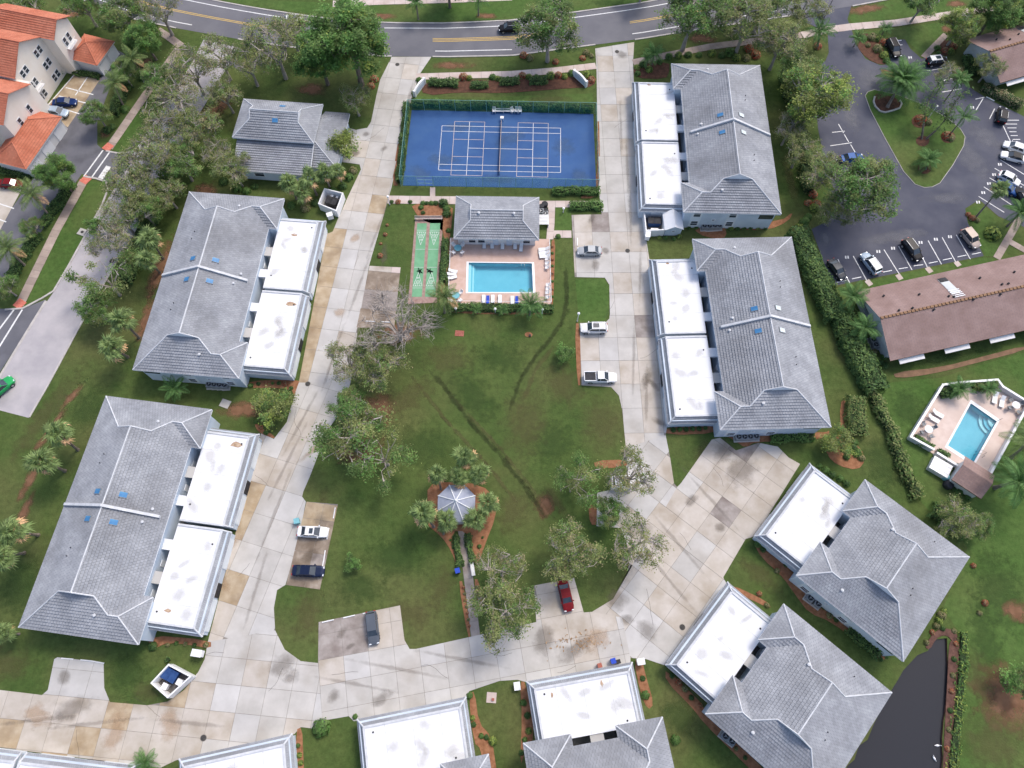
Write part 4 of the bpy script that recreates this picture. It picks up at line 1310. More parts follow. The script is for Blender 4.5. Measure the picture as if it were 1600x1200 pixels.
def make_condo(key, center, ang_deg, L, label, glabels, pale=(False, False), stains=((), ())):
    ang = R(ang_deg)
    CONDO[key] = (center, ang, L)
    if label:
        condo(center, ang, L, label, pale)
    if L > 30:
        garage(center, ang, .38, 15.6, False, True, glabels[0], stains[0])
        garage(center, ang, -15.6, -.38, True, False, glabels[1], stains[1])
    else:
        garage(center, ang, -7.8, 7.6, True, True, glabels[0], stains[0])


def from_front(pn, pp, y_n=-7.8, y_p=7.6):
    """centre and angle of a house from the ends of its garage front: pixel of the y- end and of the y+ end"""
    a, b = G(*pn, 2.5), G(*pp, 2.5)
    d = (b - a).xy.normalized()
    ang = math.atan2(d.y, d.x) - math.pi / 2
    mid = (a + b).xy / 2
    ex = Vector((math.cos(ang), math.sin(ang)))
    c = mid + ex * 16.2 - d * (y_n + y_p) / 2
    return (c.x, c.y), math.degrees(ang)


make_condo('A', (-51.7, 63.6), 175.0, 35.6, 'long grey hip roofed condo block beside the tree lined side road',
           ('white flat roofed garage block at the lower end of the upper left condo block', 'white flat roofed garage block below the small white walled dumpster pen'),
           stains=(((-13.6, 1.2 + 1.2, .7),), ((-11.4, -11.6, .5),)))
make_condo('B', (-59.0, 23.2), 172.4, 35.6, 'long weathered grey condo block at the lower left above the bottom drive',
           ('white flat roofed garage block at the lower left nearest the bottom drive', 'white flat roofed garage block of the lower left condo, upper one with brown stain'),
           stains=(((-10.6, 12.8, .5),), ((-13.4, -13.2, .8),)))
make_condo('C', (40.1, 95.2), -1.4, 35.6, 'long grey hip roofed condo block right of the blue tennis court',
           ('white flat roofed garage block right of the tennis court nearest the main road', 'white flat roofed garage block right of the pool house path with dumpster pen below'), pale=(False, True),
           stains=(((-13, 14.2, .3),), ()))
make_condo('D', (41.2, 54.3), 1.5, 35.6, 'long grey hip roofed condo block right of the parked pickup with blue and white skylights',
           ('white flat roofed garage block right of the parked silver sedan', 'white flat roofed garage block above the triangular lawn and wide concrete court'), pale=(False, True),
           stains=(((-13.2, 14.2, .3),), ()))
c_, a_ = from_front((1177, 840), (1266, 722))
make_condo('E', c_, a_, 19.2, 'square grey hip roofed house just left of the fenced right hand pool', ('white flat roofed garage facing the wide panelled concrete court at right',))
c_, a_ = from_front((1040, 1038), (1136, 910))
make_condo('F', c_, a_, 19.2, 'square grey hip roofed house at lower right beside the dark pond', ('white flat roofed garage left of the house beside the dark pond',))
c_, a_ = from_front((823, 1065), (987, 1035))
make_condo('G', c_, a_, 19.2, 'grey hip roofed house cut off by the bottom edge of the photo, right of centre', ('white flat roofed garage at bottom centre right with brown leaf stains',), stains=(((-14.2, 2.6, .35), (-14.0, -4.6, .3)),))
c_, a_ = from_front((553, 1125), (733, 1088))
make_condo('H', c_, a_, 19.2, 'grey house at the bottom edge with only one roof corner showing', ('white flat roofed garage at bottom centre right of the round green shrub',))
c_, a_ = from_front((275, 1187), (462, 1145))
make_condo('I', c_, a_, 19.2, None, ('white flat roofed garage at the bottom left of the round green shrub',))
c_, a_ = from_front((35, 1175), (215, 1197), 0.0, 15.6)
make_condo('K', c_, a_, 35.6, None, ('white flat roofed garage strip at the bottom left along the tan drive', 'white flat roofed garage strip in the bottom left corner'))


# ------------------------------------------------------------------ clubhouse with two roof tiers
def simple_house(name, label, origin, ang, faces, gables, caps, walls, tile, capm, wallm, fascia=None, tw=.44, te=.46, deckm='roofdeck', cat='building', lift=.12, jit=.10):
    b = thing(name, label, cat, origin, ang)
    dk, tl = MB(), MB()
    for f in faces:
        dk.face(f)
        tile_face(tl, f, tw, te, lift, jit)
        zmin = min(p[2] for p in f)
        for i in range(len(f)):
            p, q = f[i - 1], f[i]
            if abs(p[2] - zmin) < .01 and abs(q[2] - zmin) < .01:
                dk.face([(p[0], p[1], p[2] - .22), (q[0], q[1], q[2] - .22), q, p], 1)
    for g in gables:
        dk.face(g, 1)
    d = dk.build('roof', [M[deckm], M[fascia or 'trim_white']], b, tints=True)
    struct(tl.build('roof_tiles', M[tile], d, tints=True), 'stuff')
    if caps:
        caps_mesh(caps, .10).build('ridge_cap', M[capm], d, tints=True)
    for w in walls:
        mb = MB()
        mb.prism(w[0], w[1], w[2])
        mb.build('wall', M[w[3] if len(w) > 3 else wallm], b)
    return b


p, q = G(363, 215, 5.6), G(490, 224, 5.6)
ang = math.atan2((q - p).y, (q - p).x)
UL = (q - p).length
UD = (G(380, 155, 5.6) - p).length
fcs, gbs, cps = gablet_roof(0, UD, -UL, 0, 5.6, .55, 1.6)       # built with ridge along y then turned so that it runs along x


def turn(f):
    return [(-y, x, z) for x, y, z in f]


fcs, gbs, cps = [turn(f) for f in fcs], [turn(f) for f in gbs], [turn(f) for f in cps]
lo, hi_ = 3.1, 5.0
dS, dE = 5.6, 4.6
fcs += [[(0.6, -dS, lo), (UL - .2, -dS, lo), (UL - .2, .5, hi_), (0.6, .5, hi_)],
        [(UL - .2, -dS + 2.0, lo), (UL + dE, -dS + 2.0, lo), (UL - .2, 1.0, hi_)],
        [(UL + dE, -dS + 2.0, lo), (UL + dE, UD + .5, lo), (UL - .3, UD - 3.0, hi_), (UL - .3, 1.0, hi_)],
        [(UL + dE, UD + .5, lo), (UL - .3, UD + .5, lo), (UL - .3, UD - 3.0, hi_)]]
cps += [[(UL + dE, -dS + 2.0, lo), (UL - .2, 1.0, hi_)], [(UL - .2, -dS, lo), (UL - .2, .5, hi_)]]
cl = simple_house('clubhouse', 'two tier grey tiled clubhouse among trees left of the entrance drive', (p.x, p.y, 0), ang, fcs, gbs, cps,
                  [([(.6, .6), (UL - .6, .6), (UL - .6, UD - .6), (.6, UD - .6)], 0, 5.5), ([(1.2, -dS + .7), (UL - .8, -dS + .7), (UL - .8, .58), (1.2, .58)], 0, 3.1),
                   ([(UL - .58, -dS + 2.7), (UL + dE - .6, -dS + 2.7), (UL + dE - .6, UD - .2), (UL - .58, UD - .2)], 0, 3.0)], 'rooftile', 'cap', 'wall_blue')
skylight_at(cl, UL * .52, UD * .34, 5.6 + .55 * UD * .34, 0, 1, False).rotation_euler = (math.atan(.55), 0, 0)
skylight_at(cl, UL * .55, UD * .74, 5.6 + .55 * UD * .26, 0, 1, False).rotation_euler = (-math.atan(.55), 0, 0)
for x in (5, 10.5):
    window_at(cl, x, -dS + .7, 1.0, 2.0, 1.5, 'x', -1)

# ------------------------------------------------------------------ pool house
p, q = G(709, 373, 3.2), G(842, 375, 3.2)
ang = math.atan2((q - p).y, (q - p).x)
PL = (q - p).length
PD = (G(713, 307, 3.2) - p).length
fcs, gbs, cps = gablet_roof(0, PD, -PL, 0, 3.2, .5, 1.7)
ph = simple_house('pool_house', 'small grey hip roofed pool house between the pool and tennis court', (p.x, p.y, 0), ang, [turn(f) for f in fcs], [turn(f) for f in gbs], [turn(f) for f in cps],
                  [([(.6, .9), (PL - .6, .9), (PL - .6, PD - .5), (.6, PD - .5)], 0, 3.1)], 'rooftile', 'cap', 'stucco_white')
for x in (3.2, 4.9, 13.2):
    window_at(ph, x, .9, .7, 1.4, 1.7, 'x', -1)
for x in (7.5, 10.0):
    mb = MB()
    mb.box(x - .5, x + .5, .80, .95, .05, 2.15)
    mb.build('door', M['wall_blue'], ph)
for x, y in ((4.5, PD * .44), (PL - 4.6, PD * .44)):
    mb = MB()
    mb.lathe([(.2, 0), (.2, .3), (.28, .32), (.06, .42)], 8)
    mb.build('roof_vent', M['cap'], ph, (x, y, 3.2 + .5 * min(y, PD - y)))

# ------------------------------------------------------------------ brown roofed buildings at right


def brown_house(label, o_px, along_px, ridge_h, depth, L, eave=3.0, awn=0, vents=(), dark=()):
    o = G(*o_px, eave)
    a = G(*along_px, eave)
    ang = math.atan2((a - o).y, (a - o).x)
    h = depth / 2
    z = eave + ridge_h
    fs = [[(0, -depth, eave), (L, -depth, eave), (L, -h, z), (0, -h, z)], [(L, 0, eave), (0, 0, eave), (0, -h, z), (L, -h, z)]]
    b = simple_house('brown_roofed_building', label, (o.x, o.y, 0), ang, fs, [], [], [([(1.0, -depth + 1.6), (L - .6, -depth + 1.6), (L - .6, -.9), (1.0, -.9)], 0, eave - .05)],
                     'brown_roof', 'brown_roof', 'gable_grey', fascia='wood', tw=.9, te=.3, lift=.025, jit=.045)
    for s in (0.4, L - .4):
        mb = MB()
        mb.face([(s, -depth + 1.0, eave - .1), (s, -.6, eave - .1), (s, -h, z - .15)])
        mb.build('gable_wall', M['gable_grey'], b)
    mb = MB()
    k = 0.0
    while k < L - .6:
        mb.box(k + .1, k + .62, -h - .22, -h + .22, z - .06, z + .16)
        k += .7
    struct(mb.build('ridge_tiles', M['wood'], b), 'stuff')
    for x, t in vents:
        y = -h * t
        mb = MB()
        mb.lathe([(.17, -.1), (.17, .3), (.2, .32), (.05, .4)], 8)
        mb.build('roof_vent', M['dark'], b, (x, -depth + abs(y) if t < 0 else y, eave + ridge_h * abs(t)))
    sl = math.atan2(ridge_h, h)
    for x in dark:                                            # entry skylight wells with slats
        mb = MB()
        mb.box(-.8, .8, -4.2, 0, 0, .07)
        w = mb.build('entry_light_well', M['gable_grey'], b, (x, -1.4 + 0, eave + ridge_h * 1.4 / h + .03), (-sl, 0, 0))
        mb = MB()
        mb.box(-.75, .75, -.9, .1, .075, .12)
        mb.build('opening', M['dark'], w)
        for j in range(5):
            mb = MB()
            mb.box(-1.0, 1.0, -3.4 - j * .42, -3.22 - j * .42, .08, .16)
            mb.build('slat', M['white'], w)
    for i in range(awn):
        x = 4.2 + i * 8.4
        mb = MB()
        v = [(x - 2.3, -depth + 1.5, 2.75), (x + 2.3, -depth + 1.5, 2.75), (x + 2.3, -depth - .7, 2.25), (x - 2.3, -depth - .7, 2.25)]
        mb.mesh(v + [(a_[0], a_[1], a_[2] - .08) for a_ in v], [(3, 2, 1, 0), (4, 5, 6, 7), (0, 1, 5, 4), (1, 2, 6, 5), (2, 3, 7, 6), (3, 0, 4, 7)])
        mb.build('awning', M['awning'], b)
        window_at(b, x + 4.2, -depth + 1.6, .4, 3.0, 2.0, 'x', -1)
    return b


brown_house('long brown shingle roofed building below the right parking lot', (1338, 455), (1600, 398), 2.6, 13.8, 52, awn=4,
            vents=((3.5, .35), (9.2, .55), (13.5, .8), (14.2, .85), (21.2, .45), (27.5, .5), (23.5, .8), (3.8, .9), (6.2, .92), (24.6, .82), (34, .5), (9.6, -.92), (17, -.95), (22, -.93)), dark=(15.2, 32.5))
brown_house('brown shingle roofed building at the top right beyond the parking lot', (1508, 62), (1600, 36), 2.4, 12.5, 40, awn=3,
            vents=((4.5, .5), (6.5, .7), (9.5, .55), (9.8, .85)), dark=(12.0,))

# ------------------------------------------------------------------ orange roofed building and its garages at left
p, q = G(66, 173), G(104, 114)
FA = math.atan2((q - p).y, (q - p).x)
FL = (q - p).length


def orange(label, origin, ang, parts, caps, walls, name='orange_roofed_building', wallm='stucco'):
    return simple_house(name, label, origin, ang, parts, [], caps, walls, 'terracotta', 'terracotta', wallm, fascia='stucco_white', tw=.35, te=.45, lift=.09, deckm='terracotta', cat='building')


He = 9.0                                                     # three storeys
D2 = 16.0
xm = FL * .5
fs = [[(-.6, D2, He), (-.6, -.7, He), (xm, -.7, He + 3.4), (xm, D2, He + 3.4)], [(FL + .3, -.7, He), (FL + .3, D2, He), (xm, D2, He + 3.4), (xm, -.7, He + 3.4)],
      [(FL + .2, -2.2, He + .4), (FL + 6.2, -2.2, He + .4), (FL + 3.2, -2.2, He + 2.0), (FL + 3.2, 0, He + 2.0)]]
wing_e = He + .2
fs = fs[:2]
fs += [[(FL - .4, 11, wing_e), (FL - .4, -3.4, wing_e), (FL + 3.0, -3.4, wing_e + 1.9), (FL + 3.0, 11, wing_e + 1.9)],
       [(FL + 6.4, -3.4, wing_e), (FL + 6.4, 11, wing_e), (FL + 3.0, 11, wing_e + 1.9), (FL + 3.0, -3.4, wing_e + 1.9)],
       [(-11, 5.0, He - .6), (-11, -3.6, He - .6), (-5.8, -3.6, He + 2.0), (-5.8, 5.0, He + 2.0)], [(-.7, -3.6, He - .6), (-.7, 5.0, He - .6), (-5.8, 5.0, He + 2.0), (-5.8, -3.6, He + 2.0)],
       [(-26, 4.6, He), (6, 4.6, He), (6, 11, He + 3.2), (-26, 11, He + 3.2)], [(6, 18, He), (-26, 18, He), (-26, 11, He + 3.2), (6, 11, He + 3.2)]]
ob = orange('cream three storey building with orange tile roofs at the top left corner', (p.x, p.y, 0), FA, fs,
            [[(xm, -.7, He + 3.4), (xm, D2, He + 3.4)], [(FL + 3, -3.4, wing_e + 1.9), (FL + 3, 11, wing_e + 1.9)], [(-5.8, -3.6, He + 2), (-5.8, 5, He + 2)], [(-26, 11, He + 3.2), (6, 11, He + 3.2)]],
            [([(0, 0), (FL, 0), (FL, D2 - .5), (0, D2 - .5)], 0, He - .1), ([(FL + .01, -2.8), (FL + 5.9, -2.8), (FL + 5.9, 10.5), (FL + .01, 10.5)], 0, wing_e - .1),
             ([(-10.4, -3), (-.02, -3), (-.02, 4.9), (-10.4, 4.9)], 0, He - .7), ([(-25.5, 5), (-.02, 5), (-.02, 17.5), (-25.5, 17.5)], 0, He - .1)])
mb = MB()
for f in ([(.05, .0, He - .1), (FL - .05, .0, He - .1), (xm, .0, He + 3.15)], [(FL + .3, -2.8, wing_e - .12), (FL + 5.7, -2.8, wing_e - .12), (FL + 3, -2.8, wing_e + 1.7)], [(-10.2, -3, He - .72), (-.9, -3, He - .72), (-5.8, -3, He + 1.8)]):
    mb = MB()
    mb.face(f)
    mb.build('gable_wall', M['stucco'], ob)
for z in (.9, 3.9, 6.9):
    for x in (FL * .18, FL * .30, FL * .70, FL * .82):
        window_at(ob, x, 0, z, 1.1, 1.6, 'x', -1)
for x, z in ((FL + 2.2, 5.6), (FL + 3.6, 5.6), (-7.4, 4.4), (-4.0, 4.4), (-7.4, 1.2), (-4, 1.2), (FL + 2.9, 1.0)):
    window_at(ob, x, -2.8 if x > 0 else -3.0, z, 1.0, 1.9, 'x', -1)
for x, y, z in ((FL * .24, 0, 3.5), (FL + 2.9, -2.8, 5.3)):
    mb = MB()
    mb.box(x - 1.4, x + 1.4, y - .9, y - .02, z, z + .15)
    for k in range(8):
        mb.box(x - 1.35 + k * .37, x - 1.3 + k * .37, y - .86, y - .82, z + .15, z + .95)
    mb.box(x - 1.4, x + 1.4, y - .9, y - .82, z + .95, z + 1.03)
    mb.build('balcony', M['white'], ob)


def pyramid_garage(label, px_a, px_b, depth, L=None, e=3.0):
    """hip roofed garage: lower eave runs from px_a to px_b (drive side)"""
    a, b = G(*px_a, e), G(*px_b, e)
    ang = math.atan2((b - a).y, (b - a).x)
    Lr = (b - a).length
    h = min(Lr, depth) / 2
    z = e + h * .55
    if Lr >= depth:
        r0, r1 = (h, depth / 2, z), (Lr - h, depth / 2, z)
    else:
        r0, r1 = (Lr / 2, h, z), (Lr / 2, depth - h, z)
    if Lr >= depth:
        fs = [[(0, 0, e), (Lr, 0, e), r1, r0], [(Lr, depth, e), (0, depth, e), r0, r1], [(Lr, 0, e), (Lr, depth, e), r1], [(0, depth, e), (0, 0, e), r0]]
    else:
        fs = [[(0, 0, e), (Lr, 0, e), r0], [(Lr, 0, e), (Lr, depth, e), r1, r0], [(Lr, depth, e), (0, depth, e), r1], [(0, depth, e), (0, 0, e), r0, r1]]
    g = orange(label, (a.x, a.y, 0), ang, fs, [[(0, 0, e), r0], [(Lr, 0, e), r0 if Lr < depth else r1], [(0, depth, e), r0 if Lr >= depth else r1], [(Lr, depth, e), r1]],
               [([(.4, .4), (Lr - .4, .4), (Lr - .4, depth - .4), (.4, depth - .4)], 0, e - .05)], 'orange_roofed_garage', 'stucco_white')
    g['category'] = 'garage'
    n = max(2, round(Lr / 4.2))
    for i in range(n):
        x = Lr * (i + .5) / n
        mb = MB()
        mb.box(x - 1.4, x + 1.4, .3, .42, 0.03, 2.3)
        mb.build('garage_door', M['white'], g)
    return g


pyramid_garage('small orange hip roofed garage above the tan parking bays', (152, 103), (179, 65), 7.0)
pyramid_garage('longer orange hip roofed garage beside the asphalt side drive', (41, 265), (97, 183), 7.5)

# gazebo with eight sided roof
gz = G(713, 786, 2.8)
g = thing('gazebo', 'eight sided grey roofed gazebo ringed by palms on a mulch bed', 'gazebo', (gz.x, gz.y, 0))
mb = MB()
A8 = [math.pi / 8 + k * math.pi / 4 for k in range(8)]
ro = 3.15
for k in range(8):
    a, b = A8[k], A8[(k + 1) % 8]
    pr = MB()
    f = [(ro * math.cos(a), ro * math.sin(a), 2.6), (ro * math.cos(b), ro * math.sin(b), 2.6), (0, 0, 4.3)]
    pr.face(f)
    pr.face([(f[1][0], f[1][1], 2.5), (f[0][0], f[0][1], 2.5), f[0], f[1]][::-1])
    pr.face([(x, y, z - .1) for x, y, z in f[::-1]])
    pr.build('roof_panel', M['gazebo_roof'], g)
    r_ = MB()
    r_.tube([(ro * math.cos(a), ro * math.sin(a), 2.66), (0, 0, 4.34)], .09, 6)
    r_.build('roof_rib', M['trim_white'], g)
    po = MB()
    po.box(-.07, .07, -.07, .07, .15, 2.55)
    po.build('post', M['trim_white'], g, (2.75 * math.cos(a), 2.75 * math.sin(a), 0))
    if k != 5:
        rl = MB()
        rl.obox((2.75 * math.cos(a), 2.75 * math.sin(a)), (2.75 * math.cos(b), 2.75 * math.sin(b)), .08, .9, 1.0)
        rl.build('rail', M['trim_white'], g)
mb = MB()
mb.prism([(2.95 * math.cos(a), 2.95 * math.sin(a)) for a in A8], 0, .15)
mb.build('floor', M['slab_grey'], g)
mb = MB()
mb.lathe([(.28, 4.25), (.22, 4.42), (.05, 4.75)], 8)
mb.build('finial', M['trim_white'], g)

# ================================================================== TENNIS COURT
def text_mesh(s, size, m):
    cu = bpy.data.curves.new('lettering', 'FONT')
    cu.body = s
    cu.size = size
    cu.align_x = 'CENTER'
    cu.align_y = 'CENTER'
    cu.resolution_u = 2
    o = bpy.data.objects.new('lettering', cu)
    COL.objects.link(o)
    bpy.context.view_layer.update()
    me = bpy.data.meshes.new_from_object(o.evaluated_get(bpy.context.evaluated_depsgraph_get()))
    bpy.data.objects.remove(o)
    me.materials.clear()
    me.materials.append(m)
    return me


CT, CA = Vector((-2.29, 96.65)), R(-1.5)


def ct(x, y):
    return xf(CT, CA, x, y)


court = tag(sheet('tennis_court', GP([(643.5, 172), (927, 178.4), (931.5, 295.5), (629.5, 290)]), 0.06, M['court_blue'], 0.06), 'blue tennis court with pale pickleball lines inside a green fence', 'court')


def cline(a, b, m='court_line', w=.10, z=.066):
    p, q = ct(*a), ct(*b)
    strip('court_line', [p.xy, q.xy], w, z, M[m], parent=court)


for a, b in (((-11.885, 5.485), (11.885, 5.485)), ((-11.885, -5.485), (11.885, -5.485)), ((-11.885, 4.115), (11.885, 4.115)), ((-11.885, -4.115), (11.885, -4.115)),
             ((-11.885, -5.53), (-11.885, 5.53)), ((11.885, -5.53), (11.885, 5.53)), ((-6.4, 0), (6.4, 0)), ((-6.4, -6.7), (-6.4, 6.7)), ((6.4, -6.7), (6.4, 6.7))):
    cline(a, b, w=.09, z=.068)
for s in (-1, 1):
    for a, b in (((s * 9.4, -6.7), (s * 9.4, 6.7)), ((s * 3.35, -6.7), (s * 3.35, 6.7)), ((s * 3.35, 6.65), (s * 9.4, 6.65)), ((s * 3.35, -6.65), (s * 9.4, -6.65)), ((s * 3.35, 2.13), (s * 9.4, 2.13)), ((s * 3.35, -2.13), (s * 9.4, -2.13))):
        cline(a, b, 'court_line_tan', w=.08, z=.072)
for x, y, rx, ry in ((690, 250, 4, 2), (780, 280, 5, 1.5), (880, 230, 3, 3), (720, 200, 4, 1.5), (800, 215, 2, 4), (655, 270, 2, 3), (905, 275, 2.5, 2)):
    c = G(x, y)
    mb = MB()
    mb.face([(1.25 * math.cos(a), 1.25 * math.sin(a), 0) for a in np.linspace(0, 2 * math.pi, 17)[:-1]])
    o = mb.build('scuff', M['patch_court'], court, (c.x, c.y, .062 + .0005 * (x % 7)), x % 3)
    o.scale = (rx, ry, 1)
net = thing('tennis_net', 'tennis net strung across the middle of the blue court', 'net', (*ct(0, 0).xy, .06), CA)
for s in (-1, 1):
    mb = MB()
    mb.lathe([(.05, 0), (.05, 1.1), (.02, 1.14)], 8, (0, s * 6.4))
    mb.build('post', M['steel'], net)
mb = MB()
mb.box(-.012, .012, -6.35, 6.35, .04, .92)
mb.build('netting', M['wood'], net)
mb = MB()
mb.box(-.03, .03, -6.35, 6.35, .921, .99)
mb.build('tape', M['court_line_tan'], net)

fence = thing('court_fence', 'tall green mesh fence around the blue tennis court', 'fence', (*CT, 0))
FC = [(639, 158), (929, 165.5), (934.5, 296.5), (627.5, 291)]
FCW = [G(639.5, 173), G(929.5, 178), G(934, 296.5), G(627, 291)]
for si in range(4):
    a, b = FCW[si], FCW[(si + 1) % 4]
    n = 12 if si % 2 == 0 else 6
    for k in range(n):
        p, q = a.lerp(b, k / n), a.lerp(b, (k + 1) / n)
        mb = MB()
        mb.lathe([(.04, 0), (.04, 3.1)], 6)
        mb.build('post', M['fence_green'], fence, (p.x - CT.x, p.y - CT.y, 0))
        if si == 2 and k == 10:
            continue                                        # gate opening
        mb = MB()
        off = Vector((p.x - CT.x, p.y - CT.y, 0))
        d = q - p
        nn = Vector((-d.y, d.x, 0)).normalized() * .008
        g0, g1 = d * .01, d * .99
        mb.mesh([g0 - nn + Vector((0, 0, .06)), g1 - nn + Vector((0, 0, .06)), g1 - nn + Vector((0, 0, 3.0)), g0 - nn + Vector((0, 0, 3.0))], [(0, 1, 2, 3)])
        mb.build('mesh_panel', M['windscreen' if si != 2 else 'chainlink'], fence, off)
    mb = MB()
    mb.tube([Vector((a.x - CT.x, a.y - CT.y, 3.05)), Vector((b.x - CT.x, b.y - CT.y, 3.05))], .035, 5)
    mb.build('rail', M['fence_green'], fence)
ga = FCW[2].lerp(FCW[3], 10 / 12)
gb = FCW[2].lerp(FCW[3], 11 / 12)
mb = MB()
for k in (.05, .5, .95):
    p = ga.lerp(gb, k)
    mb.box(p.x - .03, p.x + .03, p.y - .03, p.y + .03, .05, 2.1)
mb.obox(ga.lerp(gb, .05).xy, gb.lerp(ga, .05).xy, .05, 2.0, 2.08)
mb.obox(ga.lerp(gb, .05).xy, gb.lerp(ga, .05).xy, .052, 1.0, 1.08)
mb.build('gate', M['fence_green'], fence, (-CT.x, -CT.y, 0))


# ------------------------------------------------------------------ furniture kinds
def bench_proto():
    t = thing('bench', 'b', 'bench')
    for i in range(3):
        mb = MB(); mb.box(-.9, .9, -.22 + i * .15, -.09 + i * .15, .42, .46); mb.build('seat_slat', M['white'], t)
    for i in range(2):
        mb = MB(); mb.box(-.9, .9, .24, .28, .55 + i * .16, .67 + i * .16); mb.build('back_slat', M['white'], t)
    for sx in (-.8, .8):
        mb = MB(); mb.box(sx - .03, sx + .03, -.2, -.15, 0, .42); mb.build('leg', M['white'], t)
        mb = MB(); mb.box(sx - .03, sx + .03, .22, .27, 0, .9); mb.build('leg', M['white'], t)
    return t


def chair_proto(m='white', name='patio_chair'):
    t = thing(name, 'c', 'chair')
    mb = MB(); mb.box(-.26, .26, -.24, .24, .40, .45); mb.build('seat', M[m], t)
    mb = MB(); mb.mesh([(-.26, .24, .45), (.26, .24, .45), (.26, .36, .92), (-.26, .36, .92), (-.26, .28, .45), (.26, .28, .45), (.26, .40, .92), (-.26, .40, .92)],
                       [(0, 1, 2, 3), (7, 6, 5, 4), (0, 4, 5, 1), (2, 6, 7, 3), (1, 5, 6, 2), (0, 3, 7, 4)]); mb.build('backrest', M[m], t)
    for sx in (-.23, .23):
        for sy in (-.21, .21):
            mb = MB(); mb.box(sx - .02, sx + .02, sy - .02, sy + .02, 0, .4); mb.build('leg', M[m], t)
        mb = MB(); mb.box(sx - .03, sx + .03, -.22, .26, .62, .66); mb.build('armrest', M[m], t)
    return t


def lounger_proto():
    t = thing('sun_lounger', 'l', 'lounger')
    mb = MB()
    for s in (-.32, .32):
        mb.box(s - .025, s + .025, -.95, .95, .28, .34)
    mb.box(-.3, .3, -.95, -.9, .282, .338)
    mb.build('frame', M['steel'], t)
    mb = MB(); mb.box(-.295, .295, -.93, .25, .30, .36); mb.build('seat', M['white'], t)
    mb = MB(); mb.mesh([(-.295, .27, .30), (.295, .27, .30), (.295, .92, .72), (-.295, .92, .72), (-.295, .25, .36), (.295, .25, .36), (.295, .89, .78), (-.295, .89, .78)],
                       [(3, 2, 1, 0), (4, 5, 6, 7), (0, 1, 5, 4), (2, 3, 7, 6), (1, 2, 6, 5), (3, 0, 4, 7)]); mb.build('backrest', M['white'], t)
    for sx in (-.3, .3):
        for sy in (-.75, .6):
            mb = MB(); mb.box(sx - .02, sx + .02, sy - .02, sy + .02, 0, .28); mb.build('leg', M['steel'], t)
    return t


def table_proto(name, m, r, umbrella=False):
    t = thing(name, 't', 'table')
    mb = MB(); mb.lathe([(r, .70), (r, .74), (r * .96, .75)], 16); mb.build('table_top', M[m], t)
    mb = MB(); mb.lathe([(.25, 0), (.25, .04), (.05, .06), (.05, .70)], 8); mb.build('pedestal', M['steel'], t)
    return t


PROTO = {'bench': bench_proto(), 'chair': chair_proto(), 'chair_blue': chair_proto('ac_grey'), 'lounger': lounger_proto(), 'table': table_proto('round_table', 'white', .55),
         'table_teal': table_proto('round_table', 'umbrella_teal', .6), 'side_table': table_proto('side_table', 'white', .24)}
_used = set()


def place(kind, px, rz, label, group=None, z=0.0, scale=1.0):
    c = G(*px, z) if len(px) == 2 else Vector(px)
    p = PROTO[kind]
    if kind not in _used:
        _used.add(kind)
        p.location, p.rotation_euler = (c.x, c.y, z), (0, 0, R(rz))
        p.scale = (scale,) * 3
        p['label'] = label
        if group:
            p['group'] = group
        return p
    return dup(p, label, (c.x, c.y, z), R(rz), group, scale)


for x in (780.5, 792.5):
    place('bench', (x, 175.5), -2, 'white slatted bench at the far edge of the blue court', 'white benches at the court edge', .06, 1.0)
for x, rz in ((772, 0), (801, 30), (807, -5), (812.5, 5)):
    place('chair', (x, 176), rz, 'white plastic chair beside the benches on the blue court', 'white chairs at the court edge', .06, 1.25)
u = thing('umpire_stand', 'small white stand at the far end of the tennis net', 'stand', (*ct(.1, 7.2).xy, .06), CA)
mb = MB(); mb.box(-.35, .35, -.3, .3, .7, .85); mb.build('top', M['white'], u)
for sx in (-.28, .28):
    mb = MB(); mb.box(sx - .05, sx + .05, -.05, .05, 0, .7); mb.build('leg', M['white'], u)

# ================================================================== SHUFFLEBOARD
sb = tag(sheet('shuffleboard_court', GP([(649, 340.5), (693, 341), (682.5, 473), (637.5, 475)]), 0.05, M['shuffle_edge'], .05), 'two green shuffleboard lanes with white triangles left of the pool house', 'court')
LANES = [[(652, 349), (667, 349), (659.3, 464), (643.5, 464)], [(672, 349), (688, 349), (680.3, 464), (664, 464)]]
for lane in LANES:
    q = [G(*p).xy for p in lane]

    def lp(u, v):
        return q[0].lerp(q[1], u).lerp(q[3].lerp(q[2], u), v)
    lo_ = sheet('lane', q, 0.066, M['shuffle_green'])
    lo_.parent = sb

    def sl(a, b, w=.06):
        strip('lane_line', [lp(*a), lp(*b)], w, .073, M['paint'], parent=lo_)
    for v in (.10, .365, .61, .885):
        sl((.02, v), (.98, v), .05)
    for base, apex, rows in ((.125, .305, (.16, .20, .24)), (.86, .68, (.825, .785, .745))):
        sl((.06, base), (.94, base))
        sl((.06, base), (.5, apex))
        sl((.94, base), (.5, apex))
        for i, r_ in enumerate(rows):
            k = (r_ - base) / (apex - base)
            sl((.06 + .44 * k, r_), (.94 - .44 * k, r_), .05)
        sl((.5, base), (.5, rows[1]), .05)
        nums = [('7', .3, (base + rows[0]) / 2), ('7', .7, (base + rows[0]) / 2), ('8', .36, (rows[0] + rows[1]) / 2), ('8', .64, (rows[0] + rows[1]) / 2), ('10', .5, (rows[1] + rows[2]) / 2 + (apex - base) * .06)]
        for s_, u_, v_ in nums:
            c = lp(u_, v_)
            n_ = obj('number', text_mesh(s_, .5, M['paint']), lo_, (c.x, c.y, .074), 0 if base < .5 else math.pi)
for (a, b) in (((650, 344), (692, 344)),):
    pass
g = thing('shuffleboard_bench', 'pale bench across the far end of the shuffleboard lanes', 'bench', (*G(670, 343.5).xy, .05))
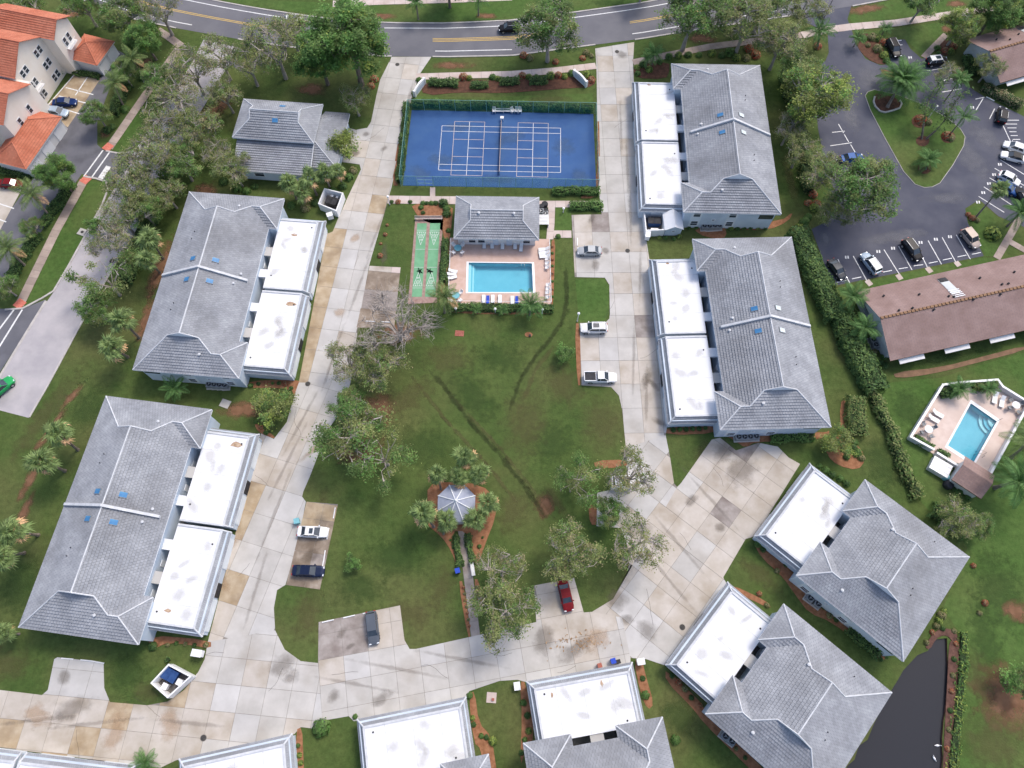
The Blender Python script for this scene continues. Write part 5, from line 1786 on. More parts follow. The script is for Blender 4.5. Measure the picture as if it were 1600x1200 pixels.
mb = MB(); mb.box(-2.6, 2.6, -.2, .2, .42, .48); mb.build('seat', M['slab_pink'], g)
mb = MB(); mb.box(-2.6, 2.6, .2, .26, .6, .9); mb.build('backrest', M['slab_pink'], g)
for x in (-2.4, 0, 2.4):
    mb = MB(); mb.box(x - .05, x + .05, -.18, .18, 0, .42); mb.build('leg', M['slab_dark'], g)
for px in ((656, 424), (671.5, 424)):
    c = G(*px)
    mb = MB()
    for k in range(5):
        a = k * 1.25
        mb.tube([(0, 0, .02), (.5 * math.cos(a), .35 * math.sin(a), .1), (.8 * math.cos(a), .55 * math.sin(a), .03)], [.12, .09, .02], 4)
    tag(mb.build('fallen_frond', M['leaf_dark'], None, (c.x, c.y, .08), px[0] % 3), 'dark fallen palm debris at the near end of the %s shuffleboard lane' % ('left' if px[0] < 660 else 'right'), 'debris')


# ================================================================== POOLS
def pool(name, label, quad, deck_px, deckm, steps, z_deck=.12, coping=.35, pad=None):
    q = [Vector(p) for p in quad]
    if area2(q) < 0:
        q = q[::-1]
    c = sum(q, Vector((0, 0))) / 4
    deck_pts = [Vector(p) for p in GP(deck_px)]
    qo = [p + (p - c).normalized() * coping * 1.35 for p in q]
    d = struct(sheet_with_holes('pool_deck', deck_pts, [qo], z_deck, deckm))
    mb = MB()
    for i in range(len(deck_pts)):
        a, b = deck_pts[i - 1], deck_pts[i]
        mb.face([(a.x, a.y, 0), (b.x, b.y, 0), (b.x, b.y, z_deck), (a.x, a.y, z_deck)])
    mb.build('deck_edge', deckm, d)
    t = thing(name, label, 'pool', (c.x, c.y, 0))
    L = [p - c for p in q]
    Lo = [p - c for p in qo]
    mb = MB()
    mb.face([(p.x, p.y, -1.3) for p in L])
    for i in range(4):
        a, b = L[i - 1], L[i]
        mb.face([(a.x, a.y, -1.3), (a.x, a.y, -.10), (b.x, b.y, -.10), (b.x, b.y, -1.3)])
    mb.build('basin', M['plaster'], t)
    mb = MB()
    for i in range(4):
        a, b = L[i - 1], L[i]
        mb.face([(a.x, a.y, -.10), (a.x, a.y, z_deck + .02), (b.x, b.y, z_deck + .02), (b.x, b.y, -.10)])
    mb.build('tile_band', M['pool_tile'], t)
    mb = MB()
    for i in range(4):
        a, b, A_, B_ = L[i - 1], L[i], Lo[i - 1], Lo[i]
        mb.prism([a, b, B_, A_], 0.0, z_deck + .03)
    mb.build('coping', M['white'], t)
    mb = MB()
    mb.face([(p.x, p.y, -.06) for p in L])
    mb.build('water', M['pool_water'], t)
    steps(t, L)
    return t


def steps_rect(t, L):
    w = [p for p in L if p.x < 0]
    y0, y1 = min(p.y for p in w), max(p.y for p in w)
    x0 = min(p.x for p in w)
    for k in range(4):
        mb = MB()
        mb.box(x0 + .03, x0 + .45 * (4 - k) * .55 + .2, y0 + .05, y1 - .05, -1.29, -.95 + k * .22)
        mb.build('step', M['white' if k % 2 else 'plaster'], t)
    for sy in (y0 + .8, ):
        mb = MB()
        mb.tube([(x0 + 9.6, 2.6, .1), (x0 + 9.6, 2.6, .95), (x0 + 9.6, 2.0, .9), (x0 + 9.6, 1.9, -.6)], .03, 6)
        mb.tube([(x0 + 10.2, 2.6, .1), (x0 + 10.2, 2.6, .95), (x0 + 10.2, 2.0, .9), (x0 + 10.2, 1.9, -.6)], .03, 6)
        mb.build('ladder', M['steel'], t)


def steps_corner(t, L):
    c = max(L, key=lambda p: p.x + p.y * .2)
    a = (sum(L, Vector((0, 0))) / 4 - c)
    base = math.atan2(a.y, a.x)
    for k in range(3):
        r = 2.3 - k * .6
        mb = MB()
        n0 = (L[(L.index(c) + 1) % 4] - c).normalized()
        n1 = (L[(L.index(c) - 1) % 4] - c).normalized()
        pts = [c]
        for j in range(9):
            u = j / 8
            pts.append(c + (n0 * math.cos(u * math.pi / 2) + n1 * math.sin(u * math.pi / 2)) * r)
        mb.prism(pts, -1.29, -1.0 + k * .3)
        mb.build('step', M['white' if k % 2 == 0 else 'plaster'], t)
    for sgn in (0, 1):
        p = L[1] * .75 + L[0] * .25
        mb = MB()
    low = min(L, key=lambda p: p.y)
    e = (c - low).normalized()
    n = Vector((-e.y, e.x))
    for k in (1.6, 2.3):
        p = low + e * k
        mb = MB()
        mb.tube([(*(p - n * .7), .1), (*(p - n * .7), .95), (*(p + n * .1), .9), (*(p + n * .3), -.6)], .03, 6)
        mb.build('ladder_rail', M['dark'], t)
    p = c + (c - sum(L, Vector((0, 0))) / 4).normalized() * .5
    mb = MB()
    mb.tube([(*p, .1), (*p, 1.0), (*(p * .85), .9), (*(p * .8), -.3)], .03, 6)
    mb.build('hand_rail', M['dark'], t)


pool('swimming_pool', 'rectangular blue swimming pool on a pink deck below the pool house', POOL_A, [(703, 372), (859, 374), (861.5, 478), (699.5, 476)], M['deck'], steps_rect)
pool('swimming_pool', 'tilted blue swimming pool inside white walls at the right edge', POOL_B, [(1420, 686), (1467, 607), (1492, 604), (1552, 599), (1561, 609), (1599, 634), (1540, 744), (1491, 730)], M['deck_pale'], steps_corner, coping=.5)

zx = lambda x, y: (590 + x / 5.517, 290 + y / 5.517)
for i, (x, y) in enumerate(((920, 512), (987, 512), (1077, 518), (1185, 518), (1238, 538))):
    place('lounger', zx(x, y), (0, 2, -1, 0, -6)[i], 'white sun lounger in the row along the pool house wall', 'loungers below the pool house', .12, 1.05)
for x, y in ((957, 508), (1213, 503)):
    place('side_table', zx(x, y), 0, 'little white side table between loungers by the pool house', 'side tables by the pool house', .12)
for x, y in ((1432, 557), (1434, 588), (1440, 617)):
    place('lounger', zx(x, y), -86, 'white sun lounger stacked close at the upper right pool corner', 'loungers at the upper right pool corner', .12, 1.05)
for x, y in ((1455, 645), (1455, 682), (1456, 717), (1462, 868), (1460, 902), (1458, 935), (1458, 975)):
    place('chair', zx(x, y), -90, 'white chair along the right hand side of the pool deck', 'white chairs along the right deck edge', .12, 1.1)
for x, y in ((915, 988), (993, 988), (1055, 988), (1162, 998)):
    place('lounger', zx(x, y), 180, 'white sun lounger along the hedge side of the pool deck', 'loungers along the lower deck edge', .12, 1.0)
for i, (x, y) in enumerate(((951, 995), (1200, 1000))):
    c = G(*zx(x, y))
    t = thing('towel_lounger', 'lounger with bright blue cushion, %s one along the pool hedge' % ('left' if i == 0 else 'right'), 'lounger', (c.x, c.y, .12), R(180))
    mb = MB(); mb.box(-.3, .3, -.9, .9, .28, .34); mb.build('frame', M['steel'], t)
    mb = MB(); mb.mesh([(-.28, -.88, .34), (.28, -.88, .34), (.28, .3, .36), (-.28, .3, .36), (.28, .88, .7), (-.28, .88, .7)], [(0, 1, 2, 3), (3, 2, 4, 5)]); mb.build('cushion', M['towel_blue'], t)
    for sx in (-.26, .26):
        for sy in (-.8, .7):
            mb = MB(); mb.box(sx - .02, sx + .02, sy - .02, sy + .02, 0, .28); mb.build('leg', M['steel'], t)
for x, y, rz in ((650, 742, 80), (646, 800, 110), (640, 770, 95)):
    place('lounger', zx(x, y), rz, 'white lounger against the left edge of the pool deck', 'loungers on the left deck edge', .12, .9)
for (tx, ty), grp, lab in (((695, 560), 'chairs round the upper left teal table', 'teal table with four white chairs at the upper left pool corner'), ((678, 968), 'chairs round the lower left teal table', 'teal table half under a palm at the lower left pool corner')):
    c = G(*zx(tx, ty))
    place('table_teal', (c.x, c.y, .12), 0, lab, None, .12, 1.15)
    for k in range(4):
        a = R(45 + 90 * k)
        place('chair', (c.x + 1.1 * math.cos(a), c.y + 1.1 * math.sin(a), .12), math.degrees(a) - 90, 'white chair at the ' + ('upper' if ty < 700 else 'lower') + ' left teal pool table', grp, .12, 1.1)

# thin white railing round the pool deck
rail = thing('pool_railing', 'thin white railing round the main pool deck', 'railing', (0, 0, 0))
RP = [G(705, 378), G(700.5, 475), G(861, 477), G(858.5, 378)]
for a, b in zip(RP, RP[1:]):
    n = max(4, round((b - a).length / 2.0))
    for k in range(n + 1):
        p = a.lerp(b, k / n)
        mb = MB(); mb.box(-.03, .03, -.03, .03, .1, 1.25); mb.build('post', M['white'], rail, (p.x, p.y, 0))
    for j, z in enumerate((.25, 1.2)):
        mb = MB(); mb.obox(a.xy, b.xy, .05 + .003 * j, z, z + .05); mb.build('rail', M['white'], rail)

# pool equipment next to the pool house
for i, (px, s) in enumerate((((846, 326), .55), ((851, 322), .6), ((852, 333), .6))):
    c = G(*px)
    mb = MB(); mb.lathe([(s, 0), (s, .8), (s * .9, .9), (s * .5, .95)], 10)
    tag(mb.build('pool_pump', M['dark'], None, (c.x, c.y, 0)), 'dark pool equipment drum beside the pool house', 'pump', 'pool equipment drums')
c = G(849, 348)
t = thing('louvre_screen', 'white louvred equipment box right of the pool house', 'screen', (c.x, c.y, 0))
for k in range(7):
    mb = MB(); mb.box(-.95, .95, -1.1 + k * .32, -.86 + k * .32, 1.0, 1.06); mb.build('slat', M['white'], t, None, (0, 0, 0))
for sx in (-.9, .9):
    mb = MB(); mb.box(sx - .05, sx + .05, -1.15, 1.15, 0, 1.0); mb.build('side_panel', M['white'], t)

# ------------------------------------------------------------------ right hand pool compound
z7 = lambda x, y: (1400 + x / 5.715, 580 + y / 5.715)
WALLB = [z7(300, 715), z7(100, 605), z7(385, 145), z7(520, 125), z7(870, 100), z7(915, 160), z7(1150, 305), z7(800, 940)]
for i, (a, b) in enumerate(zip(WALLB, WALLB[1:])):
    p, q = G(*a), G(*b)
    t = thing('garden_wall', ('white wall at the lower left corner of the right hand pool', 'white wall along the left side of the right hand pool', 'short white wall at the upper left corner of the right pool',
                              'white wall behind the shrubs at the far side of the right pool', 'stub of white wall at the far corner of the right pool', 'white wall behind the table at the upper right of the right pool',
                              'long white wall along the right side of the right hand pool')[i], 'wall', (p.x, p.y, 0))
    d = (q - p).xy
    mb = MB(); mb.obox((0, 0), d, .25, 0, 1.15); mb.build('wall', M['stucco_white'], t)
    mb = MB(); mb.obox(-d.normalized() * .15, d + d.normalized() * .15, .36, 1.15, 1.25 + i * .002); mb.build('coping', M['white'], t)
p, q = G(*z7(330, 745)), G(*z7(515, 860))
t = thing('garden_wall', 'white wall between the right pool and its pump yard', 'wall', (p.x, p.y, 0))
d = (q - p).xy
mb = MB(); mb.obox((0, 0), d, .25, 0, 1.15); mb.build('wall', M['stucco_white'], t)
mb = MB(); mb.obox((0, 0), d, .36, 1.15, 1.25); mb.build('coping', M['white'], t)
p, q = G(*z7(495, 965), 2.5), G(*z7(760, 1140), 2.5)
ang = math.atan2((q - p).y, (q - p).x)
L = (q - p).length
simple_house('pool_shed', 'small brown roofed pool shed at the lower corner of the right pool', (p.x, p.y, 0), ang,
             [[(0, 0, 2.5), (L, 0, 2.5), (L, 2.7, 3.5), (0, 2.7, 3.5)], [(L, 4.8, 2.6), (0, 4.8, 2.6), (0, 2.7, 3.5), (L, 2.7, 3.5)]], [], [], [([(.4, .5), (L - .4, .5), (L - .4, 4.4), (.4, 4.4)], 0, 2.45)],
             'brown_roof', 'brown_roof', 'stucco_white', fascia='wood', tw=.9, te=.3, lift=.025)
c = G(*z7(370, 870))
t = thing('pump_cover', 'white ribbed pump cover in the yard beside the right pool', 'cover', (c.x, c.y, 0), R(-35))
mb = MB(); mb.box(-1.5, 1.5, -1.2, 1.2, 0, 1.0); mb.build('body', M['stucco_white'], t)
for k in range(4):
    mb = MB(); mb.box(-1.55, 1.55, -1.2 + k * .61, -.63 + k * .61, 1.0, 1.07 + .01 * (k % 2)); mb.build('panel', M['white'], t)
for px, s, m, lb in (((455, 1020), .75, 'dark', 'black round tank in the pump yard of the right pool'), ((430, 950), .55, 'umbrella_teal', 'pale teal tank beside the white pump cover')):
    c = G(*z7(*px))
    mb = MB(); mb.lathe([(s, 0), (s, .7), (s * .8, .9), (s * .2, 1.0)], 12)
    tag(mb.build('tank', M[m], None, (c.x, c.y, 0)), lb, 'tank')
for x, y, rz in ((360, 385, -125 + 90), (322, 430, -125 + 90)):
    place('lounger', z7(x, y), 55, 'white lounger on the left part of the right hand pool deck', 'loungers left of the right pool', .12, 1.1)
for x, y in ((872, 245), (935, 280)):
    place('lounger', z7(x, y), -22, 'white lounger at the upper right of the right hand pool', 'loungers at the upper right of the right pool', .12, 1.1)
for (tx, ty), w in (((265, 535), 'left'), ((1040, 320), 'upper right')):
    c = G(*z7(tx, ty))
    place('table', (c.x, c.y, .12), 0, 'round white table at the %s of the right hand pool' % w, None, .12, 1.2)
    for k in range(4):
        a = R(20 + 90 * k)
        place('chair_blue', (c.x + 1.1 * math.cos(a), c.y + 1.1 * math.sin(a), .12), math.degrees(a) - 90, 'grey chair at the %s table of the right hand pool' % w, 'chairs at the %s table of the right pool' % w, .12, 1.1)
for a, b in (((150, 580), (310, 690)),):
    pass


# ================================================================== VEHICLES
def paint_mat(name, c, metal=0.3):
    return mat('car_paint_' + name, c, tuple(min(1, v * 1.12) for v in c), rough=.3, scale=.8, spec=.14, metal=metal * .4, coat=0)


PAINT = {n: paint_mat(n, c, mt) for n, c, mt in (('white', (.72, .72, .71), 0), ('silver', (.36, .38, .39), .4), ('navy', (.012, .02, .05), .3), ('grey', (.10, .115, .135), .4), ('red', (.17, .012, .016), .2),
                                                 ('black', (.012, .012, .014), .2), ('blue', (.012, .03, .11), .3), ('ice', (.36, .44, .52), .3), ('green', (.03, .33, .10), .1), ('tan', (.36, .30, .26), .3),
                                                 ('royal', (.02, .07, .22), .3), ('charcoal', (.035, .04, .05), .3))}


def car(kind, color, px, py, head, label, sunroof=False, top=None, cat='car', L=None):
    c = G(px, py, .7)
    big = kind in ('suv', 'van')
    Ln = L or {'sedan': 4.8, 'suv': 4.7, 'pickup': 5.6, 'wagon': 4.8, 'van': 5.0, 'hatch': 4.2}[kind]
    k = Ln / 4.7
    W = 1.0 if kind in ('suv', 'pickup', 'van') else .92
    up = .16 if kind in ('suv', 'pickup', 'van') else 0
    t = thing('parked_car' if cat == 'car' else cat.replace(' ', '_'), label, cat, (c.x, c.y, .05), R(head))
    P = PAINT[color]
    tail = kind in ('suv', 'wagon', 'hatch', 'van')
    secs = [(-2.35, .72, .40 + up, .86 + up), (-2.22, .86, .28 + up, 1.0 + up), (-1.5, .93, .22 + up, 1.0 + up), (0, .95, .20 + up, .97 + up), (1.2, .94, .22 + up, .93 + up), (1.9, .88, .25 + up, .82 + up), (2.2, .78, .28 + up, .72 + up), (2.35, .58, .36 + up, .62 + up)]
    mb = MB()
    v, f = [], []
    for x, hw, zl, zb in secs:
        hw *= W
        x *= k
        sec = [(-hw * .9, zl), (-hw, zl + .16), (-hw, zb - .16), (-hw * .93, zb - .05), (-hw * .6, zb + .01), (hw * .6, zb + .01), (hw * .93, zb - .05), (hw, zb - .16), (hw, zl + .16), (hw * .9, zl)]
        v += [(x, y, z) for y, z in sec]
    n = 10
    for i in range(len(secs) - 1):
        for j in range(n):
            f.append((i * n + j, (i + 1) * n + j, (i + 1) * n + (j + 1) % n, i * n + (j + 1) % n))
    f.append(tuple(range(n)))
    f.append(tuple(reversed(range((len(secs) - 1) * n, len(secs) * n))))
    mb.mesh(v, f)
    mb.build('body', P, t, smooth=False)
    zb = .97 + up
    zt = {'sedan': 1.42, 'wagon': 1.5, 'suv': 1.75, 'pickup': 1.82, 'van': 1.85, 'hatch': 1.5}[kind]
    if kind == 'sedan':
        b0, b1, r0, r1 = -1.75, 1.15, -.95, .30
    elif kind == 'pickup':
        b0, b1, r0, r1 = -.55, 1.15, -.40, .45
    elif kind == 'hatch':
        b0, b1, r0, r1 = -2.0, 1.2, -1.45, .35
    else:
        b0, b1, r0, r1 = -2.15, 1.2, -1.85, .40
    b0, b1, r0, r1 = b0 * k, b1 * k, r0 * k, r1 * k
    wb, wt = .84 * W, .66 * W
    B = [(b0, -wb, zb), (b1, -wb * .94, zb - .06), (b1, wb * .94, zb - .06), (b0, wb, zb)]
    T = [(r0, -wt, zt), (r1, -wt, zt), (r1, wt, zt), (r0, wt, zt)]
    for nm, i, j in (('side_window', 0, 1), ('windscreen', 1, 2), ('side_window', 2, 3), ('rear_window', 3, 0)):
        mb = MB()
        mb.face([B[i], B[j], T[j], T[i]])
        mb.build(nm, M['glass'], t)
    # roof panel with pillars
    mb = MB()
    rp = [(r0 - .06, -wt - .04), (r0 + .1, -wt - .07), (r1 - .1, -wt - .07), (r1 + .05, -wt - .03), (r1 + .05, wt + .03), (r1 - .1, wt + .07), (r0 + .1, wt + .07), (r0 - .06, wt + .04)]
    mb.prism(rp, zt - .04, zt + .025)
    for i in range(4):
        mb.tube([B[i], T[i]], .05, 4)
    for y in (-1, 1):
        xm_ = (r0 + r1) / 2 - .1
        mb.tube([(xm_, y * wb, zb), (xm_, y * wt, zt)], .045, 4)
    mb.build('roof_panel', PAINT[top] if top else P, t)
    if sunroof:
        mb = MB(); mb.box((r0 + r1) / 2 - .1, r1 - .15, -.42, .42, zt + .02, zt + .035); mb.build('sunroof', M['glass'], t)
    if kind in ('suv',):
        for s in (-1, 1):
            mb = MB(); mb.box(r0 + .2, r1 - .2, s * (wt - .02) - .025, s * (wt - .02) + .025, zt + .03, zt + .09); mb.build('roof_rail', M['steel'], t)
    if kind == 'pickup':
        mb = MB(); mb.box(-2.25 * k, -.72 * k, -.76, .76, zb + .03, zb + .055); mb.build('cargo_bed', M['dark'], t)
        mb = MB()
        for s in (-1, 1):
            mb.box(-2.3 * k, -.65 * k, s * .84 - .07, s * .84 + .07, zb - .05, zb + .22)
        mb.box(-2.36 * k, -2.26 * k, -.768, .768, zb - .05, zb + .218)
        mb.build('bed_side', P, t)
    for sx in (-1.42 * k, 1.42 * k):
        for s in (-1, 1):
            r = .33 + up * .35
            mb = MB()
            pts = [(sx, s * (.93 * W - .2), r), (sx, s * (.93 * W + .02), r)]
            mb.tube(pts, r, 14)
            w = mb.build('wheel', M['rubber'], t)
            mb = MB(); mb.tube([(sx, s * (.93 * W + .005), r), (sx, s * (.93 * W + .035), r)], r * .62, 10); mb.build('rim', M['rim'], w)
    for s in (-1, 1):
        mb = MB(); mb.box(2.12 * k, 2.28 * k, s * .60 * W - .17, s * .60 * W + .17, .60 + up, .735 + up); mb.build('headlight', M['headlight'], t)
        mb = MB(); mb.box(-2.36 * k, -2.26 * k, s * .66 * W - .15, s * .66 * W + .15, .76 + up, .93 + up); mb.build('taillight', M['taillight'], t)
        mb = MB(); mb.box(.85 * k, 1.02 * k, s * .99 * W - .11, s * .99 * W + .11, .95 + up, 1.08 + up); mb.build('mirror', P, t)
    return t


car('sedan', 'white', 489, 831, -2, 'white sedan with black sunroof in the brown bay on the left drive', sunroof=True)
car('sedan', 'navy', 482, 892, -2, 'dark navy sedan parked just below the white sedan', L=4.9)
car('wagon', 'grey', 582, 981, -79, 'grey wagon parked nose down in the lower left bay')
car('sedan', 'red', 884, 931, -78, 'red car half hidden under a tree near the bottom drive', L=4.6)
car('sedan', 'silver', 921, 392, 180, 'silver sedan parked right of the main pool', L=4.5)
car('suv', 'white', 928, 513, 180, 'white suv with dark sunroof parked above the white pickup', sunroof=True)
car('pickup', 'white', 938, 590, 0, 'white pickup truck with dark open bed beside the big lawn', cat='pickup truck')
car('suv', 'black', 796, 44, 185, 'black suv driving on the main road at the top')
car('sedan', 'white', 456, 31, 8, 'white car half behind trees on the main road')
car('sedan', 'blue', 101, 160, 5, 'dark blue car in the tan bays by the orange roofs', L=4.8)
car('suv', 'ice', 90, 176, -8, 'light blue car beside the dark blue car by orange roofs', L=4.4)
car('sedan', 'red', 17, 287, -2, 'red car near the left edge below the orange garage', L=4.5)
car('suv', 'green', 2, 606, 50, 'bright green car at the end of the side road on the left edge')
car('suv', 'black', 1396, 76, -80, 'black suv near the lot entrance at upper right', L=5.0)
car('suv', 'black', 1464, 96, 8, 'black car with white roof at the top of the right lot', sunroof=True, top='white', L=4.6)
car('sedan', 'royal', 1331, 247, 7, 'blue car tucked under the trees at left of the right lot', L=4.6)
car('suv', 'black', 1565, 181, 70, 'black hatchback beside the striped zone in the right lot', L=4.3)
car('hatch', 'white', 1585, 230, 152, 'white hatchback, farthest of the white cars at the right edge')
car('sedan', 'white', 1583, 245, 160, 'white convertible with black soft top at the right edge', top='black', L=4.6)
car('hatch', 'white', 1577, 279, -36, 'white compact car above the blue car at the right edge')
car('sedan', 'royal', 1574, 294, -36, 'blue car under the small palm at the right edge', L=4.5)
car('suv', 'black', 1597, 150 + 158, 100, 'dark vehicle cut by the right photo edge', L=4.5)
car('sedan', 'charcoal', 1308, 421, -66, 'dark grey coupe at the left end of the lower stall row', L=4.5)
car('suv', 'ice', 1360, 412, 114, 'light blue suv with white roof in the lower stall row', top='white', L=4.8)
car('suv', 'black', 1425, 391, -66, 'black suv with roof rails in the middle of the lower stall row', L=4.9)
car('van', 'tan', 1516, 373, -66, 'tan minivan at the right end of the lower stall row', L=4.3)

# ================================================================== VEGETATION
def leaf_mesh(name, C, size, tint, mats, midx=None, up=0.55, aspect=0.5, seed=0, radial=None):
    """many small single leaves (bent diamonds) at points C"""
    g = np.random.default_rng(seed)
    n = len(C)
    nor = g.normal(size=(n, 3))
    nor /= np.linalg.norm(nor, axis=1)[:, None]
    nor[:, 2] = np.abs(nor[:, 2])
    nor = nor * (1 - up) + np.array([0, 0, 1.0]) * up
    if radial is not None:
        nor = nor + radial * 0.9
    nor /= np.linalg.norm(nor, axis=1)[:, None]
    a = g.normal(size=(n, 3))
    a -= nor * np.sum(a * nor, axis=1)[:, None]
    a /= np.linalg.norm(a, axis=1)[:, None] + 1e-9
    b = np.cross(nor, a)
    s = (np.asarray(size) * g.uniform(.45, 1.55, n))[:, None]
    V = np.stack([C - a * s, C + b * s * aspect + nor * s * .12, C + a * s, C - b * s * aspect + nor * s * .12], axis=1).reshape(-1, 3)
    me = bpy.data.meshes.new(name)
    me.vertices.add(4 * n)
    me.vertices.foreach_set('co', V.astype(np.float32).ravel())
    me.loops.add(4 * n)
    me.loops.foreach_set('vertex_index', np.arange(4 * n, dtype=np.int32))
    me.polygons.add(n)
    me.polygons.foreach_set('loop_start', np.arange(0, 4 * n, 4, dtype=np.int32))
    me.polygons.foreach_set('loop_total', np.full(n, 4, dtype=np.int32))
    for m in mats:
        me.materials.append(M[m])
    if midx is not None:
        me.polygons.foreach_set('material_index', np.asarray(midx, dtype=np.int32))
    at = me.attributes.new('tint', 'FLOAT', 'FACE')
    at.data.foreach_set('value', np.asarray(tint, dtype=np.float32))
    me.update(calc_edges=True)
    me.validate()
    return me


def tree_proto(seed, H, Rc, tips, per, ls, mats, mw, bark='bark', trunk_f=.32, flat=.34, clump=1.0, limbs=7, hollow=.25, twig=1.0, tiers=1.0):
    """meshes of one tree, crown radius Rc, height H: (trunk with limbs and twigs, foliage)"""
    g = np.random.default_rng(seed)
    rr = random.Random(seed)
    zc = H * (1 - flat)
    pts = []
    while len(pts) < tips:
        p = g.uniform(-1, 1, 3)
        d = np.linalg.norm(p)
        if d > 1 or d < hollow:
            continue
        # lumpy outline: lobes reach further in some directions
        az = math.atan2(p[1], p[0])
        lob = .78 + .22 * math.sin(3 * az + seed) + .12 * math.sin(5 * az + 2.1 * seed)
        if math.hypot(p[0], p[1]) > lob:
            continue
        if p[2] < -.55:
            continue
        pts.append((p[0] * Rc, p[1] * Rc, zc + p[2] * H * flat * .95))
    pts = np.array(pts)
    tr = MB()
    hb = H * trunk_f
    lean = Vector((rr.uniform(-.3, .3), rr.uniform(-.3, .3), 0))
    top = Vector((0, 0, hb)) + lean
    r0 = .032 * H
    tr.tube([(0, 0, -.1), Vector((0, 0, hb * .5)) + lean * .3, top], [r0 * 1.25, r0 * .95, r0 * .8], 8)
    lp = []
    for k in range(limbs):
        a = 2 * math.pi * k / limbs + rr.uniform(-.3, .3)
        rad = Rc * rr.uniform(.42, .68)
        e = Vector((math.cos(a) * rad, math.sin(a) * rad, zc + rr.uniform(-.12, .22) * H * flat))
        if k == limbs - 1:
            e = Vector((rr.uniform(-.5, .5), rr.uniform(-.5, .5), H * .88))
        m1 = top.lerp(e, .35) + Vector((rr.uniform(-.4, .4), rr.uniform(-.4, .4), H * .05))
        m2 = top.lerp(e, .7) + Vector((rr.uniform(-.5, .5), rr.uniform(-.5, .5), H * .03))
        tr.tube([top, m1, m2, e], [r0 * .55, r0 * .42, r0 * .28, r0 * .14], 6)
        for q in (m1, m1.lerp(m2, .5), m2, m2.lerp(e, .5), e):
            lp.append(np.array(q))
    lp = np.array(lp)
    for p in pts:
        d = np.linalg.norm(lp - p, axis=1) + .6 * np.maximum(0, lp[:, 2] - p[2])
        q = Vector(lp[int(np.argmin(d))])
        P = Vector(p)
        mid = q.lerp(P, .55) + Vector((rr.uniform(-.3, .3), rr.uniform(-.3, .3), rr.uniform(0, .35)))
        tr.tube([q, mid, P], [r0 * .15 * twig, r0 * .10 * twig, r0 * .04 * twig], 4, cap=False)
        if twig > 1:
            for _ in range(3):
                d2 = Vector((rr.uniform(-1, 1), rr.uniform(-1, 1), rr.uniform(-.3, .8))).normalized() * clump * rr.uniform(.6, 1.3)
                s_ = mid.lerp(P, rr.uniform(.3, 1))
                tr.tube([s_, s_ + d2], [r0 * .06 * twig, .008], 3, cap=False)
    trunk = tr.data('trunk', M[bark])
    if per <= 0:
        return trunk, None
    C, T, MI = [], [], []
    for p in pts:
        k = max(4, int(per * g.uniform(.45, 1.5)))
        o = g.normal(size=(k, 3)) * np.array([.62, .62, .40]) * clump * g.uniform(.7, 1.25)
        C.append(p + o)
        ct_ = g.uniform(.66, 1.34)
        T.append(ct_ * g.uniform(.75, 1.25, k))
        main = g.choice(len(mats), p=mw)
        mi = np.where(g.random(k) < .75, main, g.choice(len(mats), size=k, p=mw))
        MI.append(mi)
    C, T, MI = np.concatenate(C), np.concatenate(T), np.concatenate(MI)
    return trunk, leaf_mesh('crown', C, np.full(len(C), ls), T, mats, MI, seed=seed)


TP = {}
TP['dense'] = [(6.0, 12.0, tree_proto(s, 12, 6.0, 190, 140, .15, ['leaf_bright', 'leaf_green', 'leaf_yellow'], [.6, .3, .10], clump=.75)) for s in (1, 2)]
TP['green'] = [(5.0, 8.5, tree_proto(s, 8.5, 5.0, 120, 100, .13, ['leaf_green', 'leaf_olive', 'leaf_bright'], [.45, .3, .25], clump=.62, bark='bark_pale', twig=1.6, flat=.28, hollow=.3)) for s in (3, 4, 5)]
TP['olive'] = [(5.0, 8.5, tree_proto(s, 8.5, 5.0, 115, 62, .12, ['leaf_olive', 'leaf_dry', 'leaf_green'], [.55, .1, .35], clump=.60, bark='bark_pale', twig=1.7, flat=.26, hollow=.3)) for s in (6, 7, 8)]
TP['sparse'] = [(5.0, 8.5, tree_proto(s, 8.5, 5.0, 105, 40, .115, ['leaf_dry', 'leaf_olive', 'leaf_green'], [.15, .55, .30], clump=.58, bark='bark_pale', twig=1.9, hollow=.3, flat=.24)) for s in (9, 10, 11)]
TP['broken'] = [(6.0, 7.0, tree_proto(s, 7.0, 6.0, 19, 270, .13, ['leaf_green', 'leaf_bright', 'leaf_olive'], [.45, .25, .30], clump=.92, bark='bark_pale', twig=3.0, hollow=.62, flat=.22, limbs=10)) for s in (12, 13, 21)]
TP['yellow'] = [(5.0, 9.0, tree_proto(s, 9.0, 5.0, 150, 105, .14, ['leaf_yellow', 'leaf_olive', 'leaf_bright'], [.45, .3, .25], clump=.66, bark='bark_pale', twig=1.4)) for s in (14, 15)]
TP['bare'] = [(5.0, 6.5, tree_proto(16, 6.5, 5.0, 230, 0, .2, [], [], bark='bark_pale', twig=1.3, limbs=17, hollow=.3, flat=.34, trunk_f=.15))]
TP['small'] = [(1.6, 2.6, tree_proto(s, 2.6, 1.6, 45, 50, .09, ['leaf_green', 'leaf_bright'], [.5, .5], clump=.34, limbs=5)) for s in (17, 18)]
TP['smalldry'] = [(2.4, 3.6, tree_proto(s, 3.6, 2.4, 70, 60, .11, ['leaf_olive', 'leaf_yellow', 'leaf_green'], [.5, .25, .25], clump=.48, limbs=6)) for s in (19, 20)]
_ti = 0


def depth_of(px, py, z):
    return (CAM_H - z) / (_s + (py - 600) / FOCAL * _c)


